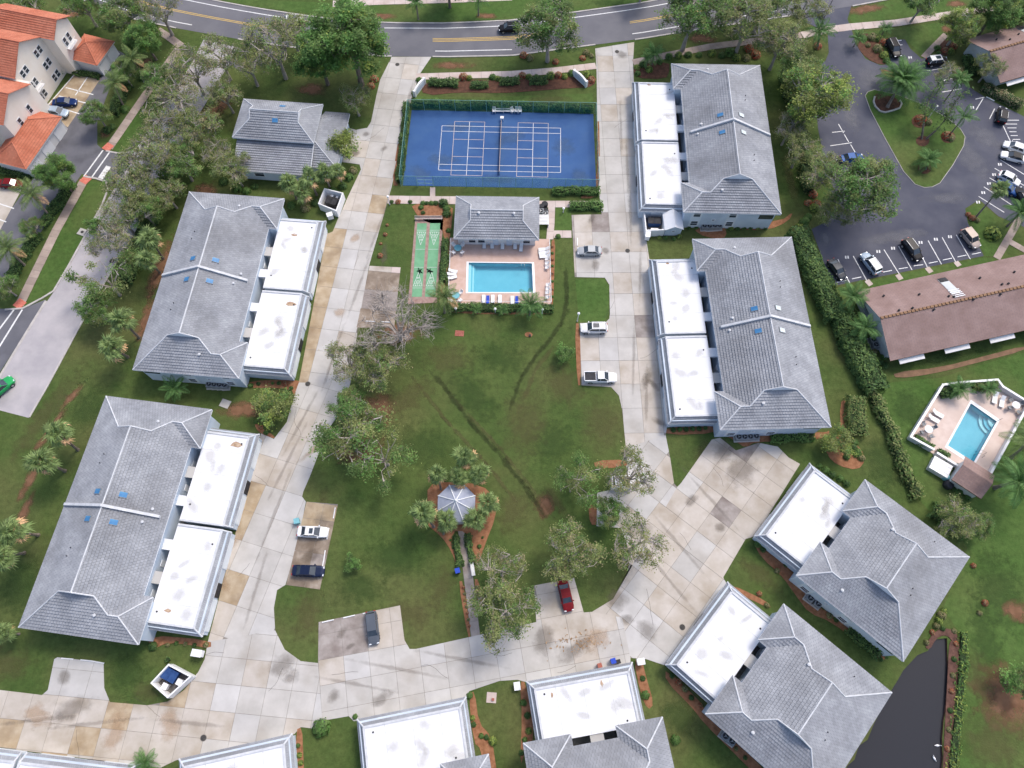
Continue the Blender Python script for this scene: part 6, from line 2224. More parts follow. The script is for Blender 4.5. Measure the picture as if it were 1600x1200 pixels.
def tree(kind, px, py, r, label, group=None, cat='tree', name=None, zs=1.0):
    """crown centre at pixel, crown radius r in pixels"""
    global _ti
    protos = TP[kind]
    R0, H0, (tm, cm) = protos[_ti % len(protos)]
    _ti += 1
    sc = 1.0
    for _ in range(3):
        z = H0 * .62 * sc * zs
        sc = r * depth_of(px, py, z) / FOCAL / (R0 * .92)
    c = G(px, py, H0 * .60 * sc * zs)
    t = thing(name or {'dense': 'leafy_tree', 'green': 'leafy_tree', 'olive': 'oak_tree', 'sparse': 'sparse_tree', 'broken': 'storm_damaged_tree', 'yellow': 'leafy_tree', 'bare': 'bare_tree', 'small': 'small_tree', 'smalldry': 'small_tree'}[kind],
              label, cat, (c.x, c.y, 0), random.uniform(0, 6.28), group)
    t.scale = (sc, sc, sc * zs)
    obj('trunk', tm, t)
    if cm:
        obj('crown', cm, t)
    return t


for a in [
    ('dense', 548, 66, 66, 'large dense bright green tree at the left of the entrance drive'),
    ('dense', 500, 92, 40, 'dense green tree low beside the biggest tree near the entrance'),
    ('yellow', 1274, 152, 52, 'round yellowish green tree at the upper left of the right lot'),
    ('green', 1342, 300, 58, 'wide green tree overhanging the blue car in the right lot'),
    ('olive', 1284, 272, 38, 'olive tree just left of the widest tree in the right lot'),
    ('green', 858, 50, 52, 'feathery green tree between the tennis court and main road'),
    ('green', 1080, 28, 56, 'green roadside tree above the condo right of the court'),
    ('olive', 1165, 40, 50, 'olive roadside tree in the row at upper right, middle one'),
    ('olive', 1218, 72, 42, 'olive tree beside the lot entrance at upper right'),
    ('dense', 90, 274, 30, 'round dense green tree beside the crosswalk at left'),
    ('dense', 226, 62, 30, 'round dense green tree at the top of the left footpath'),
    ('green', 152, 180, 24, 'small leafy tree between the side drive and left footpath'),
    ('green', 194, 116, 23, 'small leafy tree between two palms near the orange garage'),
    ('broken', 548, 690, 70, 'large storm torn green tree on the lawn beside the left drive'),
    ('broken', 600, 715, 54, 'green tree with bare pale limbs right of the storm torn tree'),
    ('green', 548, 636, 32, 'green tree at the upper end of the torn tree group'),
    ('olive', 592, 575, 44, 'olive brown tree just below the bare tree'),
    ('sparse', 545, 568, 38, 'sparse tree leaning over the left drive below the bare tree'),
    ('bare', 618, 505, 70, 'leafless tree with pale branches over the brown parking bay'),
    ('broken', 902, 752, 46, 'spreading green tree over the small dumpster pen at right of the lawn'),
    ('sparse', 985, 745, 44, 'thin leafed tree overhanging the drive right of the lawn'),
    ('green', 952, 800, 26, 'green tree just below the small dumpster pen'),
    ('sparse', 992, 852, 46, 'brownish sparse tree at the curve of the concrete court'),
    ('olive', 893, 866, 50, 'dark olive tree on the lower lawn above the red car'),
    ('olive', 790, 958, 54, 'olive tree beside the gazebo path at the bottom drive'),
    ('sparse', 784, 892, 42, 'greyish sparse tree right of the gazebo path'),
    ('sparse', 300, 112, 42, 'thin brownish tree over the top of the side road'),
    ('sparse', 345, 92, 38, 'thin brownish tree right of the top of the side road'),
    ('sparse', 268, 180, 44, 'sparse tree covering the side road left of the clubhouse'),
    ('olive', 310, 205, 40, 'olive tree left of the two tier clubhouse'),
    ('sparse', 240, 240, 44, 'sparse tree over the side road left of the olive trees'),
    ('green', 285, 258, 34, 'green tree in the shade above the upper left condo'),
    ('olive', 208, 296, 40, 'olive tree over the side road near the crosswalk'),
    ('sparse', 192, 345, 36, 'sparse tree over the side road above the drain inlet'),
    ('green', 225, 330, 32, 'green tree against the upper corner of the upper left condo'),
    ('broken', 168, 442, 52, 'wide green tree with bare limbs reaching over the side road'),
    ('green', 152, 486, 30, 'green tree at the lower end of the side road trees'),
    ('green', 195, 25, 40, 'leafy green tree at the top left beyond the orange roofs'),
    ('sparse', 250, 18, 40, 'brownish tree at the top beside the main road corner'),
    ('green', 130, 8, 36, 'green tree at the top edge left of the main road'),
    ('green', 38, 22, 34, 'green tree behind the orange roofs at the top left'),
    ('olive', 0, 10, 26, 'olive tree in the extreme top left corner'),
    ('sparse', 430, 78, 52, 'brown sparse tree above the clubhouse near the main road'),
    ('sparse', 388, 100, 40, 'brown sparse tree above the left end of the clubhouse'),
    ('olive', 456, 52, 34, 'olive tree half hiding the white car on the main road'),
    ('olive', 555, 158, 28, 'small rounded olive tree below the biggest green tree'),
    ('olive', 366, 268, 32, 'olive tree at the lower left corner of the clubhouse'),
    ('sparse', 340, 300 - 60, 30, 'thin tree at the left side of the clubhouse'),
    ('smalldry', 538, 228, 25, 'small airy tree right of the clubhouse'),
    ('smalldry', 428, 635, 30, 'drooping bushy tree on the grass between the two left condos'),
    ('small', 551, 880, 14, 'small lone tree on the lawn right of the navy sedan'),
    ('small', 883, 553, 15, 'small lone green tree on the lawn left of the parked pickup'),
    ('yellow', 1500, 42, 30, 'yellowish tree beside the top right brown roof'),
    ('dense', 1556, 18, 36, 'dense green tree behind the top right brown roof'),
    ('dense', 1598, 8, 30, 'dense green tree in the top right corner'),
    ('green', 1440, 6, 30, 'green tree at the top edge beside the main road at right'),
    ('sparse', 1480, 122, 26, 'thin dark tree over the upper right stalls'),
    ('olive', 1545, 108, 24, 'narrow tree at the corner of the top right building'),
    ('olive', 1490, 815, 36, 'brownish olive bushy tree at right above the square house'),
    ('green', 1528, 820, 24, 'green bushy tree at the right below the pool shed'),
    ('olive', 1255, 18, 36, 'olive roadside tree in the row at upper right, rightmost'),
    ('green', 1130, 8, 38, 'green roadside tree cut by the top edge at upper right'),
    ('sparse', 1232, 205, 28, 'sparse tree behind the condo right of the court'),
    ('smalldry', 1310, 690, 24, 'bushy pale shrub tree in the oval mulch bed at right'),
    ('smalldry', 1578, 40, 18, 'small tree in front of the top right brown roof'),
    ('green', 10, 450, 22, 'leafy tree at the left edge beside the side drive'),
    ('small', 148, 354, 16, 'small leafy tree beside the drain box on the left verge'),
    ('green', 50, 357, 18, 'small leafy tree in the left hedge row'),
    ('dense', 700, -22, 30, 'green tree beyond the main road at the top centre'),
    ('olive', 1005, -25, 28, 'olive tree beyond the main road at the top'),
    ('olive', 352, 150, 32, 'olive tree above the left side of the clubhouse, lower one'),
    ('olive', 262, 305, 30, 'olive tree close against the top of the upper left condo'),
    ('green', 250, 128, 30, 'green tree over the side road below the footpath bend'),
    ('green', 1245, 112, 34, 'green tree just right of the top of the upper right condo'),
    ('olive', 1250, 238, 32, 'olive tree in the strip right of the upper right condo'),
    ('olive', 1304, 330, 32, 'olive tree at the lower left of the widest lot tree'),
    ('green', 1190, 18, 36, 'green roadside tree at upper right, just above the footpath'),
    ('sparse', 285, 150, 40, 'thin leafed tree over the side road below the road corner'),
    ('sparse', 222, 270, 40, 'thin leafed tree over the side road opposite the crosswalk'),
    ('sparse', 255, 215, 36, 'thin leafed tree over the middle of the side road'),
    ('sparse', 180, 380, 38, 'thin leafed tree over the side road above the torn green tree'),
    ('olive', 590, 530, 24, 'low olive scrub tree at the foot of the bare tree'),
    ('sparse', 560, 655, 36, 'pale twiggy tree among the storm torn trees'),
    ('small', 1590, 1065, 26, 'leafy bush on the bare ground at the lower right edge'),
]:
    tree(*a)


# ------------------------------------------------------------------ palms
def fan_frond(seed, dead=False):
    rr = random.Random(seed)
    mb = MB()
    o = Vector((.95, 0, .22))
    mb.tube([(0, 0, 0), (.5, 0, .17), o], [.035, .028, .02], 4, m=0, cap=False)
    n = 13
    for k in range(n):
        a = R(-112 + 224 * k / (n - 1)) + rr.uniform(-.05, .05)
        ln = rr.uniform(.72, 1.08) * (1.0 - .25 * abs(a) / 2.0)
        d = Vector((math.cos(a), math.sin(a), 0))
        w = Vector((-d.y, d.x, 0)) * .085
        m_ = o + d * ln * .5 + Vector((0, 0, .04))
        e = o + d * ln + Vector((0, 0, -.15 - rr.uniform(0, .38)))
        mb.face([o, m_ - w, e, m_ + w], 0, rr.uniform(.6, 1.45))
    return mb.data('frond', M['frond_dead' if dead else 'frond'], tints=True)


def feather_frond(seed, ln=2.9, droop=1.0, mt='frond_green'):
    rr = random.Random(seed)
    mb = MB()
    pts = [Vector((ln * t, 0, ln * (.42 * t - .62 * droop * t * t))) for t in np.linspace(0, 1, 7)]
    mb.tube(pts, [.05, .045, .04, .03, .025, .02, .01], 4, cap=False)
    for i in range(1, 19):
        t = i / 18.5
        k = min(int(t * 6), 5)
        p = pts[k].lerp(pts[k + 1], t * 6 - k)
        d = (pts[k + 1] - pts[k]).normalized()
        w = .62 * math.sin(math.pi * (.12 + .85 * t)) + .12
        for s in (-1, 1):
            e = p + d * w * .55 + Vector((0, s * w, -.32 * w - rr.uniform(0, .12)))
            m_ = p.lerp(e, .5) + Vector((0, 0, .06))
            mb.face([p, m_ + d * .07, e, m_ - d * .07], 0, rr.uniform(.72, 1.3))
    return mb.data('frond', M[mt], tints=True)


FAN = [fan_frond(s) for s in (1, 2, 3, 4, 8)]
FAN_DEAD = [fan_frond(5, True)]
FEA = [feather_frond(s) for s in (1, 2)]
FEA_Y = [feather_frond(s, 2.7, 1.15, 'frond') for s in (3, 4)]
FEA_D = [feather_frond(7, 2.4, 1.5, 'frond_dead')]
TRUNKS = {}


def palm(kind, px, py, h, label, group=None, s=1.0, base=None, nf=None, boss=True):
    """palm whose crown shows at the pixel; base: pixel of the trunk foot when it leans"""
    c = G(px, py, h)
    b = G(*base) if base else Vector((c.x + random.uniform(-.2, .2), c.y + random.uniform(-.2, .2), 0))
    name = {'fan': 'fan_palm', 'feather': 'feather_palm', 'yellow': 'feather_palm', 'date': 'date_palm'}[kind]
    t = thing(name, label, 'palm', (b.x, b.y, 0), 0, group)
    d = Vector((c.x - b.x, c.y - b.y, h))
    mb = MB()
    r = .17 * s if kind != 'date' else .3
    bend = Vector((d.x * .25, d.y * .25, 0))
    mb.tube([(0, 0, -.05), d * .12, d * .5 - bend * .3, d * .85 - bend * .1, d], [r * 1.5, r * 1.05, r * .9, r, r * 1.1], 8)
    mb.build('trunk', M['palm_bark'], t)
    n = nf or {'fan': random.randint(19, 27), 'feather': 16, 'yellow': 14, 'date': 38}[kind]
    for k in range(n):
        q = k / n
        az = k * 2.39996 + random.uniform(-.25, .25)
        if kind == 'fan':
            el = R(74 - 112 * q) + random.uniform(-.15, .15)
            me = random.choice(FAN) if q < .86 else FAN_DEAD[0]
            sc = s * 1.15 * random.uniform(.7, 1.2)
        elif kind == 'date':
            el = R(70 - 85 * q) + random.uniform(-.1, .1)
            me = random.choice(FEA)
            sc = s * random.uniform(.85, 1.1)
        else:
            el = R(58 - 75 * q) + random.uniform(-.15, .15)
            me = random.choice(FEA if kind == 'feather' else FEA_Y) if q < .88 or kind == 'feather' else FEA_D[0]
            sc = s * random.uniform(.85, 1.1)
        f = obj('frond', me, t, d, (0, -el, az))
        f.scale = (sc,) * 3
    return t


GP_ = 'palms ringing the gazebo'
for x, y, h, s, base in ((726, 714, 5.2, 1.0, None), (684, 742, 4.4, .95, (689, 764)), (716, 746, 4.0, .95, None), (750, 740, 4.8, .95, None), (661, 801, 5.4, 1.15, (678, 823)), (698, 814, 4.0, 1.0, (693, 834)), (743, 812, 3.8, 1.0, None), (764, 786, 4.2, 1.0, None)):
    palm('fan', x, y, h, 'fan palm in the mulch bed ringing the gazebo', GP_, s, base)
palm('fan', 92, 678, 6.5, 'fan palm on the left lawn, upper of the pair beside the lower left condo', None, 1.25, (122, 703))
palm('fan', 68, 722, 6.5, 'fan palm on the left lawn, lower of the pair beside the lower left condo', None, 1.25, (102, 736))
palm('fan', 20, 832, 7.0, 'fan palm at the left edge beside the lower left condo, upper one', None, 1.25, (60, 836))
palm('fan', 4, 872, 7.0, 'fan palm cut by the left edge, lower of two', None, 1.25, (38, 864))
palm('fan', 8, 990, 3.0, 'small fan palm at the left corner of the lower left condo', None, .8)
palm('fan', 236, 374, 6.5, 'fan palm beside the side road at the upper left condo, topmost', None, 1.2, (255, 404))
palm('fan', 232, 408, 6.0, 'fan palm beside the side road at the upper left condo, second', None, 1.1, (250, 426))
palm('fan', 192, 502, 6.0, 'fan palm left of the upper left condo, third', None, 1.2, (218, 528))
palm('fan', 176, 543, 6.0, 'fan palm left of the upper left condo, lowest', None, 1.2, (200, 558))
palm('feather', 274, 606, 2.2, 'low feathery palm against the lower wall of the upper left condo', None, .85)
for x, y, h, s in ((452, 288, 4.5, 1.15), (484, 280, 4.6, 1.15), (508, 272, 4.2, 1.05), (470, 302, 3.8, 1.0), (528, 268, 3.6, .9)):
    palm('fan', x, y, h, 'shaggy fan palm in the clump below the clubhouse', 'palm clump below the clubhouse', s)
palm('yellow', 694, 464, 4.6, 'yellowish feather palm at the lower left corner of the pool deck', None, 1.15, (695, 488))
palm('feather', 829, 476, 3.2, 'green feather palm at the lower right of the pool deck', None, 1.0, (828, 492))
for x, y in ((744, 484), (785, 485)):
    palm('feather', x, y, 1.0, 'tiny palm in the hedge below the pool', 'tiny palms in the pool hedge', .45, nf=9)
palm('yellow', 50, 304, 5.5, 'wind blown palm beside the side drive at the left, upper one', None, 1.2, (80, 340))
palm('yellow', 12, 388, 5.5, 'wind blown palm at the left edge, lower one', None, 1.2, (38, 414))
palm('yellow', 206, 92, 5.5, 'wind blown palm beside the orange garage, upper one', None, 1.1, (222, 118))
palm('yellow', 178, 130, 6.0, 'wind blown palm beside the orange garage, lower one', None, 1.1, (193, 166))
palm('feather', 1280, 50, 4.2, 'palm at the left of the right lot entrance', None, 1.2, (1277, 76))
palm('date', 1408, 128, 3.6, 'large spreading date palm at the top of the grass island', None, 1.75, (1386, 168))
palm('feather', 1022, 84, 3.0, 'small palm in the bed above the condo right of the court', None, .8)
palm('feather', 1012, 92, 2.2, 'smaller palm in the same bed nearer the drive', None, .6)
palm('feather', 1332, 463, 4.0, 'palm at the upper left corner of the long brown roofed building', None, 1.05)
palm('feather', 1352, 512, 3.4, 'palm beside the grey end wall of the long brown building', None, .95)
palm('fan', 1560, 297, 6.5, 'small headed palm over the blue car at the right edge', None, .95, (1524, 340))
palm('feather', 1594, 332, 4.0, 'palm at the right edge below the small headed palm', None, 1.1)
palm('feather', 1450, 250, 1.6, 'short palm near the tip of the grass island', None, .95, (1446, 266), nf=22)
palm('feather', 1506, 183, 6.0, 'tall thin palm leaning right from the grass island', None, .9, (1482, 213), nf=9)
palm('feather', 1500, 124, 5.5, 'palm at the corner stalls of the upper right lot', None, .8)
palm('feather', 1590, 752, 5.5, 'large palm at the right edge beside the pool shed', None, 1.6, (1554, 762))
palm('yellow', 1606, 690, 5.5, 'palm leaning off the right edge beside the right pool', None, 1.4, (1580, 715))
palm('feather', 1500, 607, 2.0, 'palm in the planting inside the right pool wall', None, .75)
palm('feather', 1545, 608, 1.6, 'small palm behind the far deck of the right pool', None, .6)
palm('feather', 228, 1191, 1.8, 'palm tuft at the bottom edge between garages', None, .7)
palm('feather', 1340, 60, 2.0, 'pale palm in the bed beside the right lot entrance', None, .7)
palm('feather', 40, 545 - 400, 2.4, 'palm tuft against the cream building wall', None, .8)
palm('feather', 650, 4, 4, 'palm on the far verge of the main road', None, .9)
palm('feather', 747, -2, 4, 'second palm on the far verge of the main road', None, .9)
palm('feather', 1383, 45, 1.5, 'low palm on the verge of the right lot', None, .6)


# two leaning storm stripped trees on the island
def leaning(px0, pts, label):
    b = G(*px0)
    t = thing('stripped_tree', label, 'tree', (b.x, b.y, 0))
    w = [G(*p, z) - b for p, z in pts]
    mb = MB()
    mb.tube([Vector((0, 0, 0))] + w, [.22] + [.18 - .13 * i / len(w) for i in range(len(w))], 7)
    rr = random.Random(px0[0])
    ends = []
    for k in range(26):
        i = rr.randint(1, len(w) - 1)
        a = w[i - 1].lerp(w[i], rr.random())
        e = a + Vector((rr.uniform(-1.3, 1.3), rr.uniform(-1.3, 1.3), rr.uniform(.1, 1.0)))
        mb.tube([a, e], [.05, .015], 4, cap=False)
        ends.append(e)
    mb.build('trunk', M['bark'], t)
    C = np.concatenate([np.array(e) + rng.normal(size=(30, 3)) * .42 for e in ends])
    obj('crown', leaf_mesh('crown', C, np.full(len(C), .17), rng.uniform(.7, 1.25, len(C)), ['leaf_dark', 'leaf_green'], rng.integers(0, 2, len(C)), seed=px0[0]), t)


leaning((1440, 218), [((1443, 195), 2.5), ((1446, 170), 4.5), ((1456, 148), 6.0), ((1466, 130), 7.2)], 'thin storm stripped tree standing upright on the grass island')
leaning((1446, 218), [((1462, 204), 2.0), ((1478, 186), 3.8), ((1492, 160), 5.6), ((1508, 142), 7.0)], 'storm stripped tree leaning right over the island edge')


# ------------------------------------------------------------------ hedges and shrubs
def hedge(label, px, width, height, mats=('leaf_green', 'leaf_dark'), ls=.16, dens=55, z0=0.0, group=None, rough=.18):
    pts = [G(*p).xy for p in px]
    g = np.random.default_rng(int(px[0][0] * 7 + px[0][1]))
    o = pts[0]
    t = thing('hedge', label, 'hedge', (o.x, o.y, z0), 0, group)
    C, N_ = [], []
    core = MB()
    for a, b in zip(pts, pts[1:]):
        d = b - a
        L = d.length
        d = d / L
        n = Vector((-d.y, d.x))
        area = L * (width + 2 * height)
        k = int(area * dens)
        u = g.uniform(-width * .3, L + width * .3, k)
        s = g.uniform(-1, 1, k) * (width + 2 * height) / 2
        top = np.abs(s) < width / 2
        lat = np.where(top, s, np.sign(s) * width / 2)
        zz = np.where(top, height, height - (np.abs(s) - width / 2))
        bump = rough * (np.sin(u * 1.7 + s) + np.sin(u * .63 - 2 * s) + g.normal(size=k) * .6)
        e = np.clip((np.abs(lat) / (width / 2)) ** 4, 0, 1) * top
        zz = zz + np.where(top, bump - e * height * .18, 0)
        lat = lat + np.where(top, 0, np.sign(s) * bump * .8)
        lat += g.normal(size=k) * .05
        X = np.stack([a.x - o.x + d.x * u + n.x * lat, a.y - o.y + d.y * u + n.y * lat, np.maximum(zz, .03)], axis=1)
        R_ = np.stack([np.where(top, 0, n.x * np.sign(s)), np.where(top, 0, n.y * np.sign(s)), np.where(top, 1.0, 0)], axis=1)
        C.append(X)
        N_.append(R_)
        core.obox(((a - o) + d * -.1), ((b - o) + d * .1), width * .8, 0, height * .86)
    core.build('inner_core', M['leaf_core'], t)  # solid dark green core filling the hedge behind its leaves
    C, N_ = np.concatenate(C), np.concatenate(N_)
    obj('foliage', leaf_mesh('foliage', C, np.full(len(C), ls), g.uniform(.65, 1.3, len(C)), list(mats), g.integers(0, len(mats), len(C)), up=.3, seed=3, radial=N_), t)
    return t


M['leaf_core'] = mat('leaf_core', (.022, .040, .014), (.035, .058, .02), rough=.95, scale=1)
hedge('tall thick hedge between the right lot and the condo, upper stretch', [(1244, 372), (1260, 412), (1280, 452), (1300, 496)], 3.4, 2.4, ls=.24, dens=34)
hedge('tall thick hedge left of the brown building end wall, lower stretch', [(1312, 500), (1328, 540), (1346, 574), (1362, 606)], 3.8, 2.2, ls=.24, dens=34)
hedge('narrow straggly hedge running down toward the square house', [(1350, 596), (1372, 640), (1392, 680), (1408, 728), (1430, 776)], 1.6, 1.2, ('leaf_green', 'leaf_olive'), ls=.2, dens=34, rough=.3)
hedge('clipped oval hedge block right of the condo below the lot', [(1333, 630), (1336, 676)], 3.0, 1.6, ('leaf_green', 'leaf_olive'))
hedge('dense hedge at the right above the square house', [(1458, 800), (1478, 812), (1500, 826)], 2.6, 1.8, ('leaf_dark', 'leaf_green'), ls=.22, dens=34, rough=.3)
hedge('narrow hedge along the left side of the tennis court fence', [(636, 165), (631, 215), (624, 285)], 1.1, 1.0)
hedge('green hedge behind the far tennis court fence', [(648, 165), (780, 168), (924, 173)], 1.1, 1.3, ('leaf_green', 'leaf_bright'))
hedge('clipped hedge at the near right corner of the tennis court', [(866, 301), (902, 301)], 1.3, 1.1, ('leaf_green', 'leaf_bright'))
hedge('longer clipped hedge at the near right corner of the tennis court', [(907, 301), (934, 302)], 1.4, 1.2, ('leaf_green', 'leaf_bright'))
hedge('low dark hedge along the lower edge of the pool deck', [(704, 482), (780, 483), (862, 483)], 1.3, .9, ('leaf_dark', 'leaf_green'))
hedge('low dark hedge along the left edge of the pool deck', [(697, 378), (695, 410), (692, 442)], 1.0, 1.0, ('leaf_dark', 'leaf_green'))
hedge('small hedge between the pool path and the silver sedan bay', [(893, 324), (938, 324)], 1.5, 1.1, ('leaf_green', 'leaf_bright'))
hedge('clipped hedge under the left entrance sign', [(674, 131), (714, 133)], 1.6, 1.0, ('leaf_green', 'leaf_dark'))
hedge('clipped hedge second from the left entrance sign', [(738, 135), (760, 135)], 1.5, .9, ('leaf_green', 'leaf_dark'))
hedge('clipped hedge in the middle of the road side bed', [(784, 130), (808, 129)], 1.7, 1.0, ('leaf_green', 'leaf_dark'))
hedge('clipped hedge near the right entrance sign', [(830, 129), (852, 128)], 1.7, 1.0, ('leaf_green', 'leaf_dark'))
hedge('clipped hedge along the cream building front', [(57, 168), (92, 118)], 1.8, 1.4, ('leaf_green', 'leaf_dark'))
hedge('low hedge in front of the small orange garage', [(118, 115), (156, 122)], .9, .8, ('leaf_dark', 'leaf_green'))
hedge('low hedge at the lower end of the long orange garage', [(4, 268), (48, 278)], 1.0, .8, ('leaf_dark', 'leaf_green'))
hedge('hedge between the side drive and the left footpath, lower part', [(112, 292), (92, 322), (70, 352)], 1.6, 1.2, ('leaf_green', 'leaf_dark'))
hedge('hedge between the side drive and the left footpath, lowest part', [(60, 372), (38, 402), (22, 432)], 1.8, 1.2, ('leaf_green', 'leaf_dark'))
hedge('rounded hedge between the side drive and the left footpath, upper part', [(200, 136), (188, 158), (180, 180)], 1.8, 1.2, ('leaf_green', 'leaf_dark'))
hedge('brown tinged hedge bordering the top right building lawn', [(1536, 140), (1560, 152), (1590, 168)], 1.8, 1.4, ('leaf_dark', 'leaf_dry'))
hedge('hedge at the left end of the top right building', [(1508, 95), (1520, 118)], 1.8, 1.4, ('leaf_green', 'leaf_dark'))
hedge('clipped hedge at the lower wall of the condo above the concrete court', [(1205, 686), (1268, 684)], 1.2, .9, ('leaf_green', 'leaf_bright'))
hedge('dark hedge along the lower side wall of the square house', [(1326, 984), (1368, 1020)], 1.6, 1.2, ('leaf_dark', 'leaf_green'))
hedge('clipped hedge left of the gazebo path', [(713, 838), (718, 884)], .7, .6, ('leaf_dark', 'leaf_green'), dens=80)
hedge('clipped hedge right of the gazebo path', [(731, 836), (738, 880)], .7, .6, ('leaf_dark', 'leaf_green'), dens=80)
hedge('dark hedge inside the lower left wall of the right pool', [(1428, 685), (1453, 700)], .9, .7, ('leaf_dark', 'leaf_green'), dens=80, z0=.12)
hedge('dark clipped hedge beside the pump yard of the right pool', [(1464, 707), (1476, 714)], 1.0, .8, ('leaf_dark', 'leaf_green'), dens=80, z0=.12)
hedge('green planting along the upper left garages below the pen', [(262, 130 + 900), (265, 1032)], .5, .5)
hedge('green planting inside the far wall of the right pool', [(1468, 618), (1496, 610)], 1.4, 1.0, ('leaf_green', 'leaf_dark'), z0=.1)
hedge('planting inside the far right wall of the right pool', [(1518, 606), (1550, 604)], 1.4, .9, ('leaf_green', 'leaf_olive'), z0=.1)
hedge('dark wooded strip behind the upper left condo', [(262, 285), (235, 345), (216, 400), (200, 440)], 2.4, 1.6, ('leaf_dark', 'leaf_green'), ls=.22, dens=26, rough=.35)
hedge('overgrown hedge right of the condo beside the tennis court', [(1226, 120), (1240, 170), (1252, 230), (1262, 300)], 2.0, 1.5, ('leaf_dark', 'leaf_olive'), ls=.2, dens=26, rough=.35)
hedge('reedy green bank along the right side of the pond', [(1505, 990), (1502, 1050), (1496, 1120), (1488, 1190), (1482, 1250)], 1.1, .35, ('leaf_bright', 'leaf_green', 'leaf_yellow'), ls=.16, dens=30, rough=.25)


def shrub_proto(seed, mats, r=.6, n=260, ls=.11):
    g = np.random.default_rng(seed)
    d = g.normal(size=(n, 3))
    d /= np.linalg.norm(d, axis=1)[:, None]
    d[:, 2] = np.abs(d[:, 2]) * .95
    rad = r * (.75 + .3 * g.random(n))[:, None]
    C = d * rad + np.array([0, 0, .1])
    m1 = leaf_mesh('foliage', C, np.full(n, ls), g.uniform(.65, 1.35, n), mats, g.integers(0, len(mats), n), up=.2, seed=seed, radial=d)
    mb = MB()
    mb.lathe([(r * .35, 0), (r * .62, r * .3), (r * .5, r * .65), (r * .1, r * .8)], 8)  # solid dark green core filling the shrub behind its leaves
    return m1, mb.data('inner_core', M['leaf_core'])


SHR = {'green': shrub_proto(1, ['leaf_green', 'leaf_bright']), 'dark': shrub_proto(2, ['leaf_dark', 'leaf_green']), 'yellow': shrub_proto(3, ['leaf_yellow', 'leaf_green']), 'red': shrub_proto(4, ['leaf_red', 'leaf_dry']),
       'dry': shrub_proto(5, ['leaf_dry', 'leaf_olive'])}


def shrub(kind, px, py, r, label, group=None, z=0.0):
    c = G(px, py, z)
    t = thing('shrub', label, 'shrub', (c.x, c.y, z), random.uniform(0, 6), group)
    s = r * depth_of(px, py, .5) / FOCAL / .66
    t.scale = (s, s, s * random.uniform(.8, 1.05))
    obj('foliage', SHR[kind][0], t)
    obj('inner_core', SHR[kind][1], t)


def shrub_row(kinds, spots, label, group):
    for i, p in enumerate(spots):
        shrub(kinds[i % len(kinds)], p[0], p[1], p[2] if len(p) > 2 else 5, label, group)


shrub('green', 503, 1137, 16, 'large round green shrub on the grass at the bottom drive')
shrub_row(['dark', 'red', 'dark'], [(612, 316, 4), (622, 316, 5), (641, 316, 4)], 'small round shrub at the top of the lawn left of the shuffleboard', 'shrubs above the shuffleboard lawn')
shrub_row(['green', 'dark'], [(661, 318, 5), (667, 318, 4), (674, 318, 5), (681, 318, 5), (658, 325, 5), (693, 319, 9), (698, 327, 7), (698, 335, 8), (701, 361, 5), (661, 333, 4)], 'round shrub in the orange mulch bed beside the shuffleboard court', 'shrubs in the shuffleboard bed')
shrub_row(['red'], [(602, 367, 4), (595, 381, 3), (594, 400, 5), (605, 352, 3)], 'small reddish brown plant on the lawn left of the shuffleboard', 'reddish plants on the shuffleboard lawn')
shrub_row(['yellow', 'red', 'yellow', 'green'], [(676, 127, 6), (724, 122, 8), (733, 123, 6), (770, 122, 7), (778, 124, 6), (816, 119, 7), (826, 121, 6), (838, 121, 5), (860, 120, 8), (872, 119, 7), (882, 121, 6), (893, 116, 7), (918, 118, 8), (924, 126, 7), (648, 146, 6), (655, 126, 6)],
          'variegated shrub in the dark mulch bed between the road and tennis court', 'shrubs in the entrance bed')
shrub_row(['yellow', 'dark', 'green'], [(995, 106, 6), (1004, 102, 7), (996, 116, 6), (1014, 110, 7), (1030, 98, 6), (1045, 90, 7), (1060, 88, 7), (1075, 87, 7), (1092, 87, 6), (1112, 85, 8), (1128, 88, 7), (1140, 84, 10), (1150, 92, 8)], 'shrub in the beds above the condo right of the tennis court', 'shrubs above the upper right condo')
shrub_row(['red', 'red', 'dry'], [(1170, 78, 9), (1180, 88, 9), (1166, 92, 8), (585, 125, 8), (580, 136, 7), (570, 140, 6)], 'reddish shrub beside the condo and drive near the main road', 'reddish shrubs near the main road')
shrub_row(['dark', 'green'], [(1052, 672, 5), (1062, 671, 5), (1072, 671, 5), (1082, 670, 5), (1092, 670, 5), (1102, 669, 4)], 'shrub along the lower garage wall above the triangular lawn', 'shrubs by the triangular lawn garage')
shrub_row(['yellow', 'dark', 'dark', 'dark'], [(1142, 357, 5), (1152, 357, 5), (1162, 356, 5), (1172, 356, 5), (1184, 356, 5), (1195, 356, 5), (1076, 356, 4), (1088, 356, 4)], 'round shrub along the lower wall of the condo beside the tennis court', 'shrubs below the upper right condo')
shrub_row(['yellow', 'green'], [(1030, 372, 4), (1040, 372, 4), (1061, 370, 5), (1053, 374, 4)], 'yellow green shrub in front of the small shed', 'shrubs by the small shed')
shrub_row(['dark', 'red', 'green'], [(404, 600, 4), (416, 599, 3), (426, 599, 3), (436, 599, 4), (446, 600, 5), (392, 603, 5), (455, 607, 4)], 'small plant at the lower garage of the upper left condo', 'plants below the upper left garages')
shrub_row(['green', 'red'], [(416, 676, 5), (408, 668, 4), (400, 660, 4)], 'plant at the top of the lower left garages', 'plants above the lower left garages')
shrub_row(['dark', 'dry', 'green', 'dry'], [(240, 1010, 8), (262, 1008, 4), (276, 1005, 4), (290, 1006, 4), (304, 1008, 4), (322, 1008, 5)], 'plant in the bed below the lower left garages', 'plants below the lower left garages')
